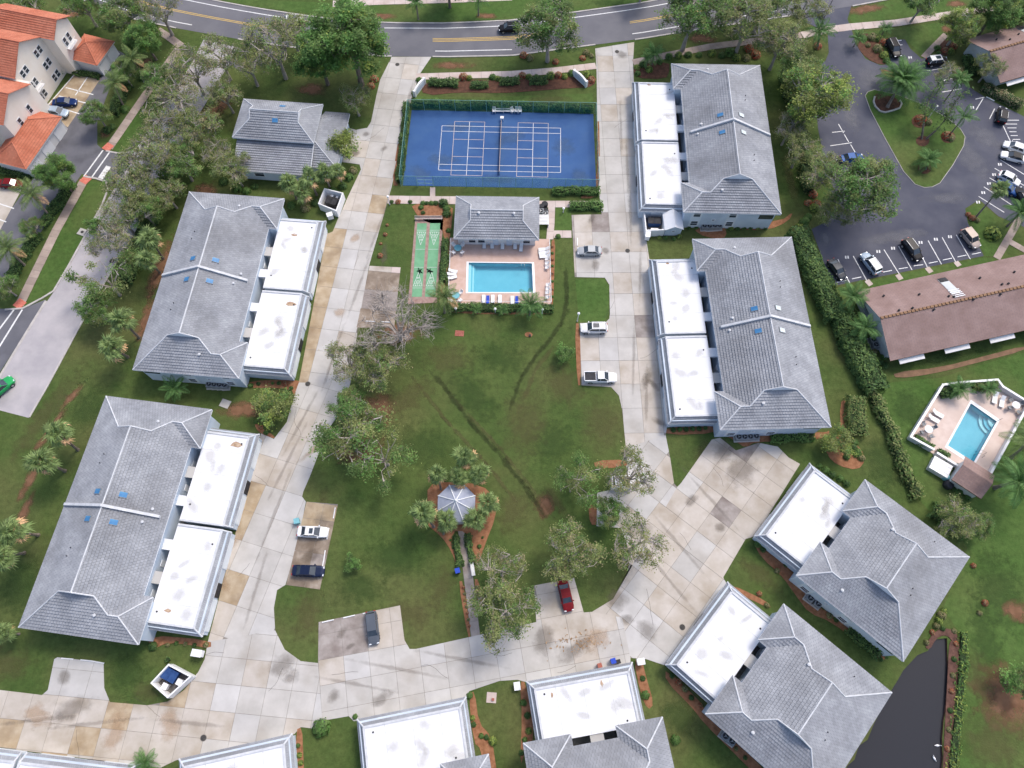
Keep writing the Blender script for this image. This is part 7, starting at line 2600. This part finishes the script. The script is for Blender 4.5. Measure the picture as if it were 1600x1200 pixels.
shrub_row(['green', 'dark', 'dry', 'dark'], [(1184, 850, 7), (1192, 858, 6), (1214, 892, 5), (1228, 882, 5), (1256, 914, 4), (1240, 905, 4), (1296, 962, 6), (1306, 968, 5), (1385, 1024, 5), (1376, 1030, 4)], 'plant in the mulch along the left side of the square house', 'plants beside the square house')
shrub_row(['green', 'dark'], [(1290, 735, 7), (1300, 742, 7), (1312, 748, 7), (1322, 756, 7), (1280, 728, 5)], 'green shrub behind the garage of the square house', 'shrubs behind the square house garage')
shrub_row(['dark', 'red', 'dry'], [(1050, 1056, 5), (1060, 1066, 6), (1070, 1076, 6), (1080, 1090, 5), (1094, 1102, 4), (1150, 1170, 4), (1164, 1184, 4), (1186, 928, 5), (1198, 946, 5)], 'plant in the mulch bed along the house beside the pond', 'plants beside the pond house')
shrub_row(['green', 'dark', 'yellow'], [(818, 1098, 6), (824, 1118, 6), (826, 1142, 6), (820, 1156, 5), (815, 1176, 5)], 'shrub along the left wall of the bottom centre right garage', 'shrubs left of the bottom right garage')
shrub_row(['green', 'dark'], [(1008, 1086, 8), (1004, 1060, 5), (1055, 1156, 9)], 'round shrub right of the bottom centre right garage', 'shrubs right of the bottom right garage')
shrub_row(['green', 'yellow', 'dark'], [(734, 1087, 6), (738, 1122, 5), (740, 1132, 5), (752, 1150, 5), (770, 1158, 8), (760, 1152, 5)], 'shrub along the right wall of the bottom centre garage', 'shrubs right of the bottom centre garage')
shrub_row(['yellow', 'green'], [(468, 1180, 5), (466, 1165, 4), (470, 1192, 5), (555, 1120, 5)], 'shrub beside the bottom left garage next to the round shrub', 'shrubs beside the bottom left garage')
shrub_row(['red', 'dry'], [(724, 918, 3), (726, 928, 3), (727, 938, 3), (729, 948, 3), (730, 958, 3), (732, 968, 3), (733, 978, 3), (745, 918, 4), (748, 930, 3), (750, 942, 3)], 'tiny reddish plant beside the gazebo path', 'tiny plants along the gazebo path')
shrub_row(['dark', 'green'], [(708, 856, 2.5), (749, 854, 4), (754, 840, 2.5), (704, 844, 2.5)], 'tiny plant in the orange mulch of the gazebo bed', 'tiny plants in the gazebo bed')
shrub_row(['red', 'green'], [(863, 386, 3), (863, 396, 3), (863, 406, 3), (863, 416, 3), (863, 428, 3), (863, 440, 3), (863, 452, 3), (863, 464, 3)], 'tiny plant in the strip along the right edge of the pool deck', 'tiny plants right of the pool deck')
shrub('green', 872, 370, 5, 'round green shrub at the path corner right of the pool house')
shrub_row(['green', 'dry', 'yellow', 'dry', 'yellow', 'red'], [(1348, 62, 7), (1362, 60, 9), (1372, 62, 8), (1370, 78, 9), (1380, 88, 8), (1378, 68, 7), (1384, 96, 6), (1356, 72, 5)], 'mixed shrub in the bed beside the right lot entrance', 'shrubs beside the right lot entrance')
shrub_row(['red', 'dry'], [(1437, 190, 10), (1448, 192, 8), (1478, 214, 9), (1484, 217, 8)], 'reddish brown shrub on the grass island', 'reddish shrubs on the grass island')
shrub('red', 1277, 74, 7, 'bright red shrub at the left of the right lot entrance')
shrub_row(['green', 'red', 'yellow'], [(1464, 76, 6), (1476, 80, 6), (1484, 82, 7), (1466, 84, 4), (1490, 74, 6)], 'shrub by the walk to the top right building', 'shrubs by the top right walk')
shrub('yellow', 1549, 367, 14, 'large yellow green round shrub right of the tan minivan')
shrub_row(['red', 'dry'], [(1518, 342, 6), (1526, 345, 5), (1512, 336, 5)], 'reddish plant at the kerb above the tan minivan', 'plants at the kerb of the right lot')
shrub_row(['dark', 'green', 'dry'], [(1372, 566, 8), (1380, 558, 6), (1366, 550, 6), (1352, 545, 8), (1340, 500, 6), (1335, 488, 6), (1382, 572, 7)], 'shrub along the grey end wall of the long brown building', 'shrubs by the brown building end wall')
shrub_row(['dark', 'green', 'dry'], [(1330, 700, 10), (1338, 708, 9), (1345, 716, 7), (1322, 715, 6), (1334, 692, 8)], 'shrub in the oval mulch bed right of the concrete court', 'shrubs in the oval mulch bed')
shrub('red', 1332, 690, 6, 'reddish shrub in the oval mulch bed')
shrub_row(['red', 'dry', 'red'], [(1270, 305, 8), (1264, 290, 8), (1275, 320, 8), (1262, 318, 7)], 'reddish shrub at the lower right corner of the upper right condo', 'reddish shrubs right of the upper condo')
shrub_row(['yellow', 'green'], [(1272, 326, 9), (1256, 348, 9), (1248, 356, 8), (1262, 340, 7)], 'pale green shrub between the two right hand condos', 'pale shrubs between the right condos')
shrub_row(['green', 'dark'], [(196, 172, 8), (176, 200, 7), (200, 140, 7), (222, 124, 6), (184, 164, 7), (168, 205, 8), (50, 384, 7), (46, 400, 6), (60, 368, 6), (30, 418, 7)], 'clipped round shrub in the strip beside the left footpath', 'round shrubs beside the left footpath')
shrub_row(['dry', 'yellow'], [(1470, 962, 8), (1466, 970, 7), (1462, 978, 6), (1474, 955, 6)], 'grassy clump beside the square house near the pond', 'grassy clumps near the pond')
shrub_row(['red', 'dry'], [(1538, 942, 6), (1530, 958, 5), (1520, 884, 5)], 'reddish weed clump on the lower right lawn', 'weed clumps on the lower right lawn')
shrub_row(['dry', 'red', 'dark'], [(1447, 1004, 5), (1456, 988, 5), (1472, 982, 5), (1490, 986, 5), (1493, 1006, 5), (1490, 1030, 5), (1488, 1055, 5), (1486, 1080, 5), (1484, 1110, 5), (1482, 1140, 5), (1479, 1170, 5)], 'brown reed clump on the muddy bank of the pond', 'brown reeds on the pond bank')
shrub_row(['dark', 'green'], [(1488, 733, 4), (1478, 712, 4), (1495, 728, 5), (1498, 768, 7), (1490, 764, 5), (1512, 778, 6)], 'shrub by the pump yard of the right pool', 'shrubs by the right pump yard')
shrub_row(['dark', 'green', 'dry'], [(440, 318, 8), (456, 322, 8), (478, 326, 9), (494, 318, 8), (545, 278, 9), (552, 268, 8), (536, 292, 8), (520, 300, 8)], 'dense shrub under the palm clump near the dumpster pen', 'shrubs under the clubhouse palms')
shrub_row(['green', 'dark'], [(386, 300, 8), (398, 292, 7), (372, 296, 9), (350, 285, 9), (412, 270, 6), (420, 266, 5)], 'shrub along the lower side of the clubhouse', 'shrubs below the clubhouse')
shrub_row(['red', 'dry'], [(818, 88, 7), (828, 92, 7), (868, 98, 6), (916, 84, 7), (910, 92, 6), (924, 88, 5)], 'reddish shrub under the feathery tree by the main road', 'reddish shrubs under the feathery roadside tree')

# ================================================================== SMALL THINGS
def pen(label, px, h=2.0, bins=()):
    q = [Vector(p) for p in GP(px)]
    c = sum(q, Vector((0, 0))) / 4
    t = thing('dumpster_pen', label, 'enclosure', (c.x, c.y, 0))
    for i in range(4):
        a, b = q[i - 1] - c, q[i] - c
        d = (b - a).normalized()
        mb = MB()
        mb.obox(a - d * .1 * (i % 2), b + d * .1 * (i % 2), .2, 0, h + .003 * i)
        mb.build('wall', M['white'], t)
    mb = MB()
    mb.prism([p - c for p in q], 0, .06)
    mb.build('floor', M['paving_dark'], t)
    return c, math.atan2((q[1] - q[0]).y, (q[1] - q[0]).x)


def dumpster(c, ang, off, size, m, label, lid='dark'):
    p = xf(c, ang, *off)
    t = thing('dumpster', label, 'dumpster', (p.x, p.y, .06), ang)
    sx, sy, sz = size
    mb = MB()
    v = [(-sx * .85, -sy * .9, .1), (sx * .85, -sy * .9, .1), (sx * .85, sy * .9, .1), (-sx * .85, sy * .9, .1), (-sx, -sy, sz), (sx, -sy, sz), (sx, sy, sz), (-sx, sy, sz)]
    mb.mesh(v, [(3, 2, 1, 0), (0, 1, 5, 4), (1, 2, 6, 5), (2, 3, 7, 6), (3, 0, 4, 7), (4, 5, 6, 7)])
    mb.build('body', M[m], t)
    for s in (-1, 1):
        mb = MB(); mb.box(s * sx * .5 - sx * .48, s * sx * .5 + sx * .48, -sy, sy, sz, sz + .07); mb.build('lid', M[lid], t)


c, a = pen('white walled dumpster pen below the clubhouse palms', [(511, 305), (539, 312), (529, 339), (502, 328)])
dumpster(c, a, (0, .1), (1.1, .8, 1.3), 'dark', 'black dumpster in the pen below the clubhouse palms')
for k, x in enumerate((-.5, .5)):
    p = xf(c, a, x, 1.4)
    mb = MB(); mb.lathe([(.22, 0), (.26, .9), (.28, .92), (.1, 1.0)], 10)
    tag(mb.build('waste_bin', M['white'], None, (p.x, p.y, .06)), 'small white bin inside the pen below the clubhouse palms', 'bin', 'white bins in the clubhouse pen')
c, a = pen('white walled dumpster pen at the corner of the upper right condo', [(1004, 340), (1033, 341), (1035, 368), (1007, 369)], 1.9)
dumpster(c, a, (.1, .5), (1.2, .75, 1.3), 'bin_blue', 'dark blue dumpster beside the small white shed')
dumpster(c, a, (.2, -1.2), (.7, .35, .7), 'white', 'low white bin in the pen beside the small shed', 'white')
c, a = pen('white walled dumpster pen at the lower left beside the curved drive', [(272, 1039), (306, 1057), (271, 1089), (246, 1067)], 1.9)
dumpster(c, a, (-.6, .5), (1.1, .8, 1.3), 'bin_blue', 'dark blue dumpster in the lower left pen', 'bin_blue')
for off, nm in (((-.5, -1.1), 'upper'), ((1.1, .2), 'right hand')):
    dumpster(c, a, off, (.42, .42, 1.0), 'white', 'white lidded bin, %s one in the lower left pen' % nm, 'white')
c, a = pen('small white pen half hidden under the tree right of the lawn', [(955, 747), (983, 747), (984, 765), (955, 764)], 1.5)
dumpster(c, a, (-.4, 0), (.6, .5, 1.0), 'white', 'white bin in the pen under the tree', 'white')
dumpster(c, a, (.9, 0), (.45, .5, 1.0), 'dark', 'black bin in the pen under the tree')

# small white shed
p = G(1048, 356)
t = thing('garden_shed', 'small white gabled shed beside the upper right dumpster pen', 'shed', (p.x, p.y, 0), R(2))
mb = MB(); mb.box(-1.5, 1.5, -1.7, 1.7, 0, 2.2); mb.face([(-1.5, -1.7, 2.2), (1.5, -1.7, 2.2), (0, -1.7, 3.0)]); mb.face([(1.5, 1.7, 2.2), (-1.5, 1.7, 2.2), (0, 1.7, 3.0)]); mb.build('wall', M['wall_blue'], t)
for s in (-1, 1):
    mb = MB()
    v = [(0, -1.95, 3.08), (0, 1.95, 3.08), (s * 1.75, 1.95, 2.13), (s * 1.75, -1.95, 2.13)]
    mb.mesh(v + [(x, y, z - .08) for x, y, z in v], [(0, 1, 2, 3), (7, 6, 5, 4), (0, 3, 7, 4), (1, 5, 6, 2), (2, 6, 7, 3)])
    mb.build('roof_panel', M['white'], t)
window_at(t, 0, -1.7, 1.1, .7, .6, 'x', -1)

# air conditioning units on pads


def ac_proto():
    t = thing('air_conditioner', 'a', 'air conditioner')
    mb = MB(); mb.box(-.45, .45, -.45, .45, .1, .85); mb.build('case', M['ac_grey'], t)
    mb = MB(); mb.lathe([(.36, .85), (.36, .88), (.30, .89)], 14); mb.build('fan_grille', M['dark'], t)
    mb = MB()
    for k in range(3):
        a = k * 2.09
        mb.tube([(0, 0, .9), (.28 * math.cos(a), .28 * math.sin(a), .9)], .03, 4)
    mb.lathe([(.09, .88), (.09, .92)], 8)
    mb.build('fan', M['rim'], t)
    mb = MB(); mb.box(-.6, .6, -.6, .6, 0, .1); mb.build('pad', M['slab_grey'], t)
    return t


PROTO['ac'] = ac_proto()
for pts, lab, grp in (([(330, 603), (338, 603.5), (346, 604), (354, 604.5)], 'upper left condo', 0), ([(1152, 685), (1161, 685), (1170, 684.5), (1179, 684)], 'condo above the concrete court', 0),
                      ([(1099, 357), (1107, 357.5), (1115, 357), (1122, 356.5)], 'condo beside the tennis court', 0), ([(1263, 935), (1275, 944)], 'square house', 0), ([(1131, 1149), (1141, 1157)], 'house beside the pond', 0),
                      ([(1361, 534), (1365, 542)], 'brown building end wall', 0), ([(845, 334), (852, 338)], 'pool house', 0)):
    for p in pts:
        place('ac', p, {'square house': -39, 'house beside the pond': -39}.get(lab, 3), 'grey air conditioner unit beside the ' + lab, 'air conditioners beside the ' + lab, 0, 1.15)

# wheel stops


def stop_proto():
    mb = MB()
    v = [(-.9, -.09, 0), (.9, -.09, 0), (.9, .09, 0), (-.9, .09, 0), (-.87, -.06, .13), (.87, -.06, .13), (.87, .06, .13), (-.87, .06, .13)]
    mb.mesh(v, [(3, 2, 1, 0), (0, 1, 5, 4), (1, 2, 6, 5), (2, 3, 7, 6), (3, 0, 4, 7), (4, 5, 6, 7)])
    return tag(mb.build('wheel_stop', M['white']), 's', 'wheel stop')


PROTO['stop'] = stop_proto()
for segs, lab in (([((524, 793), (521, 810)), ((514, 826), (511, 842)), ((508, 862), (506, 876)), ((505, 880), (503, 892))], 'in the brown bay on the left drive'),
                  ([((502, 973), (523, 968)), ((535, 966), (556, 961)), ((567, 959), (585, 955))], 'at the grass edge of the lower left bay'),
                  ([((96, 1028.5), (115, 1030)), ((126, 1031), (145, 1033)), ((147, 1033.5), (161, 1036))], 'at the top of the small pale bay at lower left'),
                  ([((1306, 442), (1322, 438.5)), ((1330, 436.5), (1346, 433)), ((1378, 426), (1394, 423)), ((1403, 421), (1418, 418.5)), ((1427, 416), (1442, 414)), ((1450, 412), (1465, 409)), ((1472, 407), (1487, 404)), ((1495, 402), (1510, 399)), ((1518, 398), (1532, 395))], 'in the lower stall row of the right lot'),
                  ([((1393, 66), (1411, 63)), ((1541, 152), (1553, 158)), ((1496, 128), (1500, 136))], 'at the upper stalls of the right lot'),
                  ([((902, 372), (902, 385)), ((933, 800), (960, 808)), ((568, 502), (590, 503)), ((593, 503), (612, 504))], 'at other concrete bays near the lawn')):
    for a, b in segs:
        p, q = G(*a), G(*b)
        m_ = (p + q) / 2
        place('stop', (m_.x, m_.y, .05 if 'right lot' not in lab else .026), math.degrees(math.atan2((q - p).y, (q - p).x)), 'pale concrete wheel stop ' + lab, 'wheel stops ' + lab, .05 if 'right lot' not in lab else .026)

# manhole covers


def manhole(px, label):
    c = G(*px)
    t = thing('manhole_cover', label, 'manhole', (c.x, c.y, .052))
    mb = MB(); mb.lathe([(.48, -.03), (.48, .012)], 18); mb.build('ring', M['joint'], t)
    mb = MB(); mb.lathe([(.40, .0), (.40, .022), (.36, .026)], 18); mb.build('lid', M['manhole'], t)


for p, l in (((980.5, 392), 'dark round manhole in the drive right of the silver sedan'), ((326, 599) if False else (481, 600), 'dark manhole below the upper left garages'), ((318, 1153), 'dark manhole in the tan drive at the bottom left'),
             ((1066, 980), 'manhole in a square patch beside the pond house garage'), ((964, 81), 'manhole at the right hand drive entrance'), ((621, 101), 'manhole at the left hand drive entrance'),
             ((175, 408), 'manhole in the side road under the trees')):
    manhole(p, l)
for p, l in (((129, 363), 'square concrete drain box beside the side road kerb'), ((202, 380), 'square concrete drain box right of the side road'), ((352, 631), 'square concrete box in the grass above the lower left condo')):
    c = G(*p)
    t = thing('drain_box', l, 'drain', (c.x, c.y, 0), R(-20))
    mb = MB(); mb.box(-.8, .8, -.7, .7, 0, .12); mb.build('slab', M['slab_grey'], t)
    if p[0] != 352:
        mb = MB(); mb.lathe([(.3, .12), (.3, .14)], 14); mb.build('lid', M['manhole'], t)

# entrance sign walls
for p, rz, l in (((656, 141), 62, 'white angled entrance sign wall left of the tennis court'), ((906, 127), -52, 'white angled entrance sign wall above the right corner of the court')):
    c = G(*p)
    t = thing('entrance_sign', l, 'sign', (c.x, c.y, 0), R(rz))
    mb = MB()
    prof = [(-1.8, 0), (1.8, 0), (1.8, 1.5), (.9, 1.75), (0, 1.85), (-.9, 1.75), (-1.8, 1.5)]
    v = [(x, -.2, z) for x, z in prof] + [(x, .2, z) for x, z in prof]
    n = len(prof)
    mb.mesh(v, [tuple(range(n)), tuple(reversed(range(n, 2 * n)))] + [(i, i + n, (i + 1) % n + n, (i + 1) % n) for i in range(n)])
    mb.build('panel', M['white'], t)
    mb = MB(); mb.box(-1.5, 1.5, -.215, -.19, .35, 1.3); mb.build('inset', M['ice'] if 'ice' in M else M['wall_blue'], t)
    for s in (-1, 1):
        mb = MB(); mb.box(s * 1.95 - .17, s * 1.95 + .17, -.28, .28, 0, 1.6); mb.build('pier', M['white'], t)

# lamp posts and poles


def pole(px, h, label, head=True, m='white', cat='lamp', lean=None):
    c = G(*px)
    t = thing('lamp_post' if head else 'utility_pole', label, cat, (c.x, c.y, 0))
    mb = MB(); mb.lathe([(.09, 0), (.07, h * .5), (.05, h)], 8); mb.build('pole', M[m], t)
    mb = MB(); mb.lathe([(.12, 0), (.15, .12), (.12, .2)], 8); mb.build('base', M['slab_grey'], t)
    if head:
        mb = MB(); mb.lathe([(.06, h), (.2, h + .08), (.24, h + .38), (.08, h + .5)], 10); mb.build('lamp_head', M['white'], t)


pole((1281, 42), 9.0, 'tall dark pole beside the right lot entrance', False, 'dark', 'pole')
pole((902, 502), 2.6, 'white lamp post at the left end of the white suv bay')
pole((713, 488), 1.2, 'short white light under the pool hedge, left', True)
pole((774, 489), 1.2, 'short white light under the pool hedge, middle', True)
pole((847, 490), 1.2, 'short white light under the pool hedge, right', True)
pole((880, 332), 1.0, 'short white light on the small lawn right of the pool house', True)
pole((609, 320), 2.2, 'white lamp post at the upper left corner of the shuffleboard lawn')
pole((1283, 104 + 53), 5.5, 'white topped lamp rising through the yellowish round tree')
pole((1449, 186), 3.2, 'white lamp on the grass island')

# mail boxes, bins, benches


def mailbox(px, label, rz=0, s=(.5, .35, 1.2)):
    c = G(*px)
    t = thing('mail_box', label, 'mailbox', (c.x, c.y, .02), R(rz))
    mb = MB(); mb.box(-.08, .08, -.08, .08, 0, .5); mb.build('pedestal', M['steel'], t)
    mb = MB(); mb.box(-s[0], s[0], -s[1], s[1], .5, s[2] + .3); mb.build('case', M['white'], t)
    mb = MB(); mb.box(-s[0] - .06, s[0] + .06, -s[1] - .06, s[1] + .06, s[2] + .3, s[2] + .36); mb.build('cap', M['white'], t)


mailbox((1010, 374), 'white mailbox cluster beside the drive below the upper right pen', 80, (.6, .4, 1.4))
mailbox((518, 343), 'white mailbox beside the clubhouse dumpster pen', 20, (.5, .4, 1.3))
mailbox((314, 1021), 'white mailbox cluster beside the lower left garages', -8, (.7, .45, 1.3))
mailbox((999, 1034), 'white mailbox cluster beside the bottom right garage', 8, (.5, .4, 1.2))
mailbox((808, 1072), 'white box left of the bottom centre right garage', 8, (.4, .5, .5))
mailbox((568, 1006 - 6 + 94), 'small white post box at the bottom drive edge', 5, (.2, .2, .9)) if False else None
for p, m, l, s in (((715.5, 893), 'towel_blue', 'bright blue bin left of the gazebo path', .35), ((661, 815) if False else (466, 816), 'umbrella_teal', 'pale blue wheeled bin above the white sedan', .4), ((886, 970) if False else (957, 1033), 'royal_bin', 'blue bin at the bottom right garage front', .35),
                   ((936, 1040), 'brick_red', 'red bin at the bottom right garage front', .3), ((965, 1034), 'dark', 'dark bin next to the blue bin at the bottom right garage', .28)):
    c = G(*p)
    t = thing('waste_bin', l, 'bin', (c.x, c.y, .05), R(15))
    mm = M['towel_blue'] if m == 'royal_bin' else M[m]
    mb = MB(); mb.mesh([(-s * .8, -s * .8, 0), (s * .8, -s * .8, 0), (s * .8, s * .8, 0), (-s * .8, s * .8, 0), (-s, -s, 1.0), (s, -s, 1.0), (s, s, 1.0), (-s, s, 1.0)], [(3, 2, 1, 0), (0, 1, 5, 4), (1, 2, 6, 5), (2, 3, 7, 6), (3, 0, 4, 7)]); mb.build('body', mm, t)
    mb = MB(); mb.box(-s * 1.05, s * 1.05, -s * 1.05, s * 1.1, 1.0, 1.07); mb.build('lid', mm, t)
place('bench', (739, 890), 100, 'pale bench right of the gazebo path', None, .02, 1.1)
# horseshoe and barbecue pads on the lawn
for p, l, m in (((718, 521), 'small red brick pad on the lawn below the pool', 'brick_red'), ((826, 523), 'small brown pad on the lawn right of the brick pad', 'mulch'), ((768, 1090), 'pale pad with red fitting on the grass at the bottom', 'slab_pink')):
    c = G(*p)
    t = thing('ground_pad', l, 'pad', (c.x, c.y, 0), R(-4))
    if m == 'brick_red':
        for i in range(5):
            for j in range(4):
                mb = MB(); mb.box(-.78 + i * .315, -.49 + i * .315, -.55 + j * .28, -.30 + j * .28, 0, .07); mb.build('brick', M[m], t)
    else:
        mb = MB(); mb.prism([(.7 * math.cos(a), .5 * math.sin(a)) for a in np.linspace(0, 6.28, 11)[:-1]] if m == 'mulch' else [(-.7, -.7), (.7, -.7), (.7, .7), (-.7, .7)], 0, .06); mb.build('base', M[m], t)
        mb = MB(); mb.box(.05, .4, -.4, -.05, .06, .3); mb.build('fitting', M['brick_red' if m != 'mulch' else 'dark'], t)
# stone ring round the date palm bed
ring = thing('stone_border', 'curved pale stone border at the date palm bed on the island', 'border', (*G(1386, 172).xy, .13))
P_ = [G(x, y).xy for x, y in ((1366, 152), (1364, 160), (1367, 168), (1374, 175), (1382, 177), (1394, 174), (1405, 170), (1408, 163), (1405, 158))]
o_ = G(1386, 172).xy
bed([(1366, 150), (1372, 146), (1400, 154), (1406, 160), (1406, 168), (1394, 173), (1380, 176), (1370, 170), (1366, 160)], 'mulch_dark', .15)
for a, b in zip(P_, P_[1:]):
    n = max(2, round((b - a).length / .45))
    for i in range(n):
        mb = MB(); mb.obox(a.lerp(b, (i + .06) / n) - o_, a.lerp(b, (i + .94) / n) - o_, .3, 0, .22 + .004 * (i % 3)); mb.build('stone', M['stone'], ring)
# teal panel leaning by the brown building end wall
c = G(1350, 490)
t = thing('shade_panel', 'blue grey awning panel on the grey end wall of the brown building', 'awning', (c.x, c.y, 0), R(14))
mb = MB(); mb.mesh([(-1.4, -1.1, 2.2), (1.4, -1.1, 2.2), (1.4, 1.1, 2.7), (-1.4, 1.1, 2.7), (-1.4, -1.1, 2.12), (1.4, -1.1, 2.12), (1.4, 1.1, 2.62), (-1.4, 1.1, 2.62)], [(0, 1, 2, 3), (7, 6, 5, 4), (0, 4, 5, 1), (1, 5, 6, 2), (2, 6, 7, 3), (3, 7, 4, 0)]); mb.build('panel', M['court_teal'] if 'court_teal' in M else M['ac_grey'], t)
for sx in (-1.3, 1.3):
    mb = MB(); mb.box(sx - .05, sx + .05, -1.05, -.95, 0, 2.12); mb.build('post', M['steel'], t)
# two white birds on the pond edge
for i, p in enumerate(((1466, 1165), (1461, 1185))):
    c = G(*p)
    mb = MB()
    mb.lathe([(.02, .0), (.12, .06), (.16, .14), (.12, .24), (.03, .28)], 8, sx=2.0)
    mb.tube([(.24, 0, .2), (.32, 0, .38), (.36, 0, .44), (.48, 0, .42)], [.06, .04, .05, .01], 6)
    mb.tube([(-.28, 0, .18), (-.45, 0, .2)], [.08, .02], 5)
    tag(mb.build('bird', M['white'], None, (c.x, c.y, -.36), i * 2.0, smooth=True), 'white bird on the pond, %s of the two' % ('upper' if i == 0 else 'lower'), 'bird')
# leaf litter on the bottom drive
C = []
for k in range(90):
    x, y = random.gauss(905, 24), random.gauss(1003, 8)
    c = G(x, y)
    C.append((c.x, c.y, .075))
lit = obj('leaf_litter', leaf_mesh('leaf_litter', np.array(C), np.full(len(C), .16), np.full(len(C), .55), ['frond_dead'], up=.95, seed=77))
struct(lit, 'stuff')
lit['label'] = 'scattered dry leaves on the concrete near the red car'


# ------------------------------------------------------------------ tell look-alikes apart by their place in the row
ORD = ['first', 'second', 'third', 'fourth', 'fifth', 'sixth', 'seventh', 'eighth', 'ninth', 'tenth', 'eleventh', 'twelfth', 'thirteenth', 'fourteenth', 'fifteenth', 'sixteenth']
fam = {}
for o in scene.objects:
    if o.parent is None and 'label' in o and 'group' in o:
        fam.setdefault((o['group'], o['label']), []).append(o)
for (grp, lab), os_ in fam.items():
    if len(os_) < 2 or len(os_) > 16:
        continue

    def pix(o):
        v = o.location - Vector((0, 0, CAM_H))
        f = v.y * _c - v.z * _s
        return FOCAL * v.x / f, FOCAL * (-v.y * _s - v.z * _c) / f
    P_ = {o.name: pix(o) for o in os_}
    xs, ys = [p[0] for p in P_.values()], [p[1] for p in P_.values()]
    ax = 0 if max(xs) - min(xs) >= (max(ys) - min(ys)) else 1
    base = lab.split(' ')
    for i, o in enumerate(sorted(os_, key=lambda o: P_[o.name][ax])):
        add = ORD[i] + (' from left' if ax == 0 else ' from top')
        add = add if len(base) + 3 <= 16 else ORD[i]
        if len(base) + len(add.split()) <= 16:
            o['label'] = lab + ', ' + add
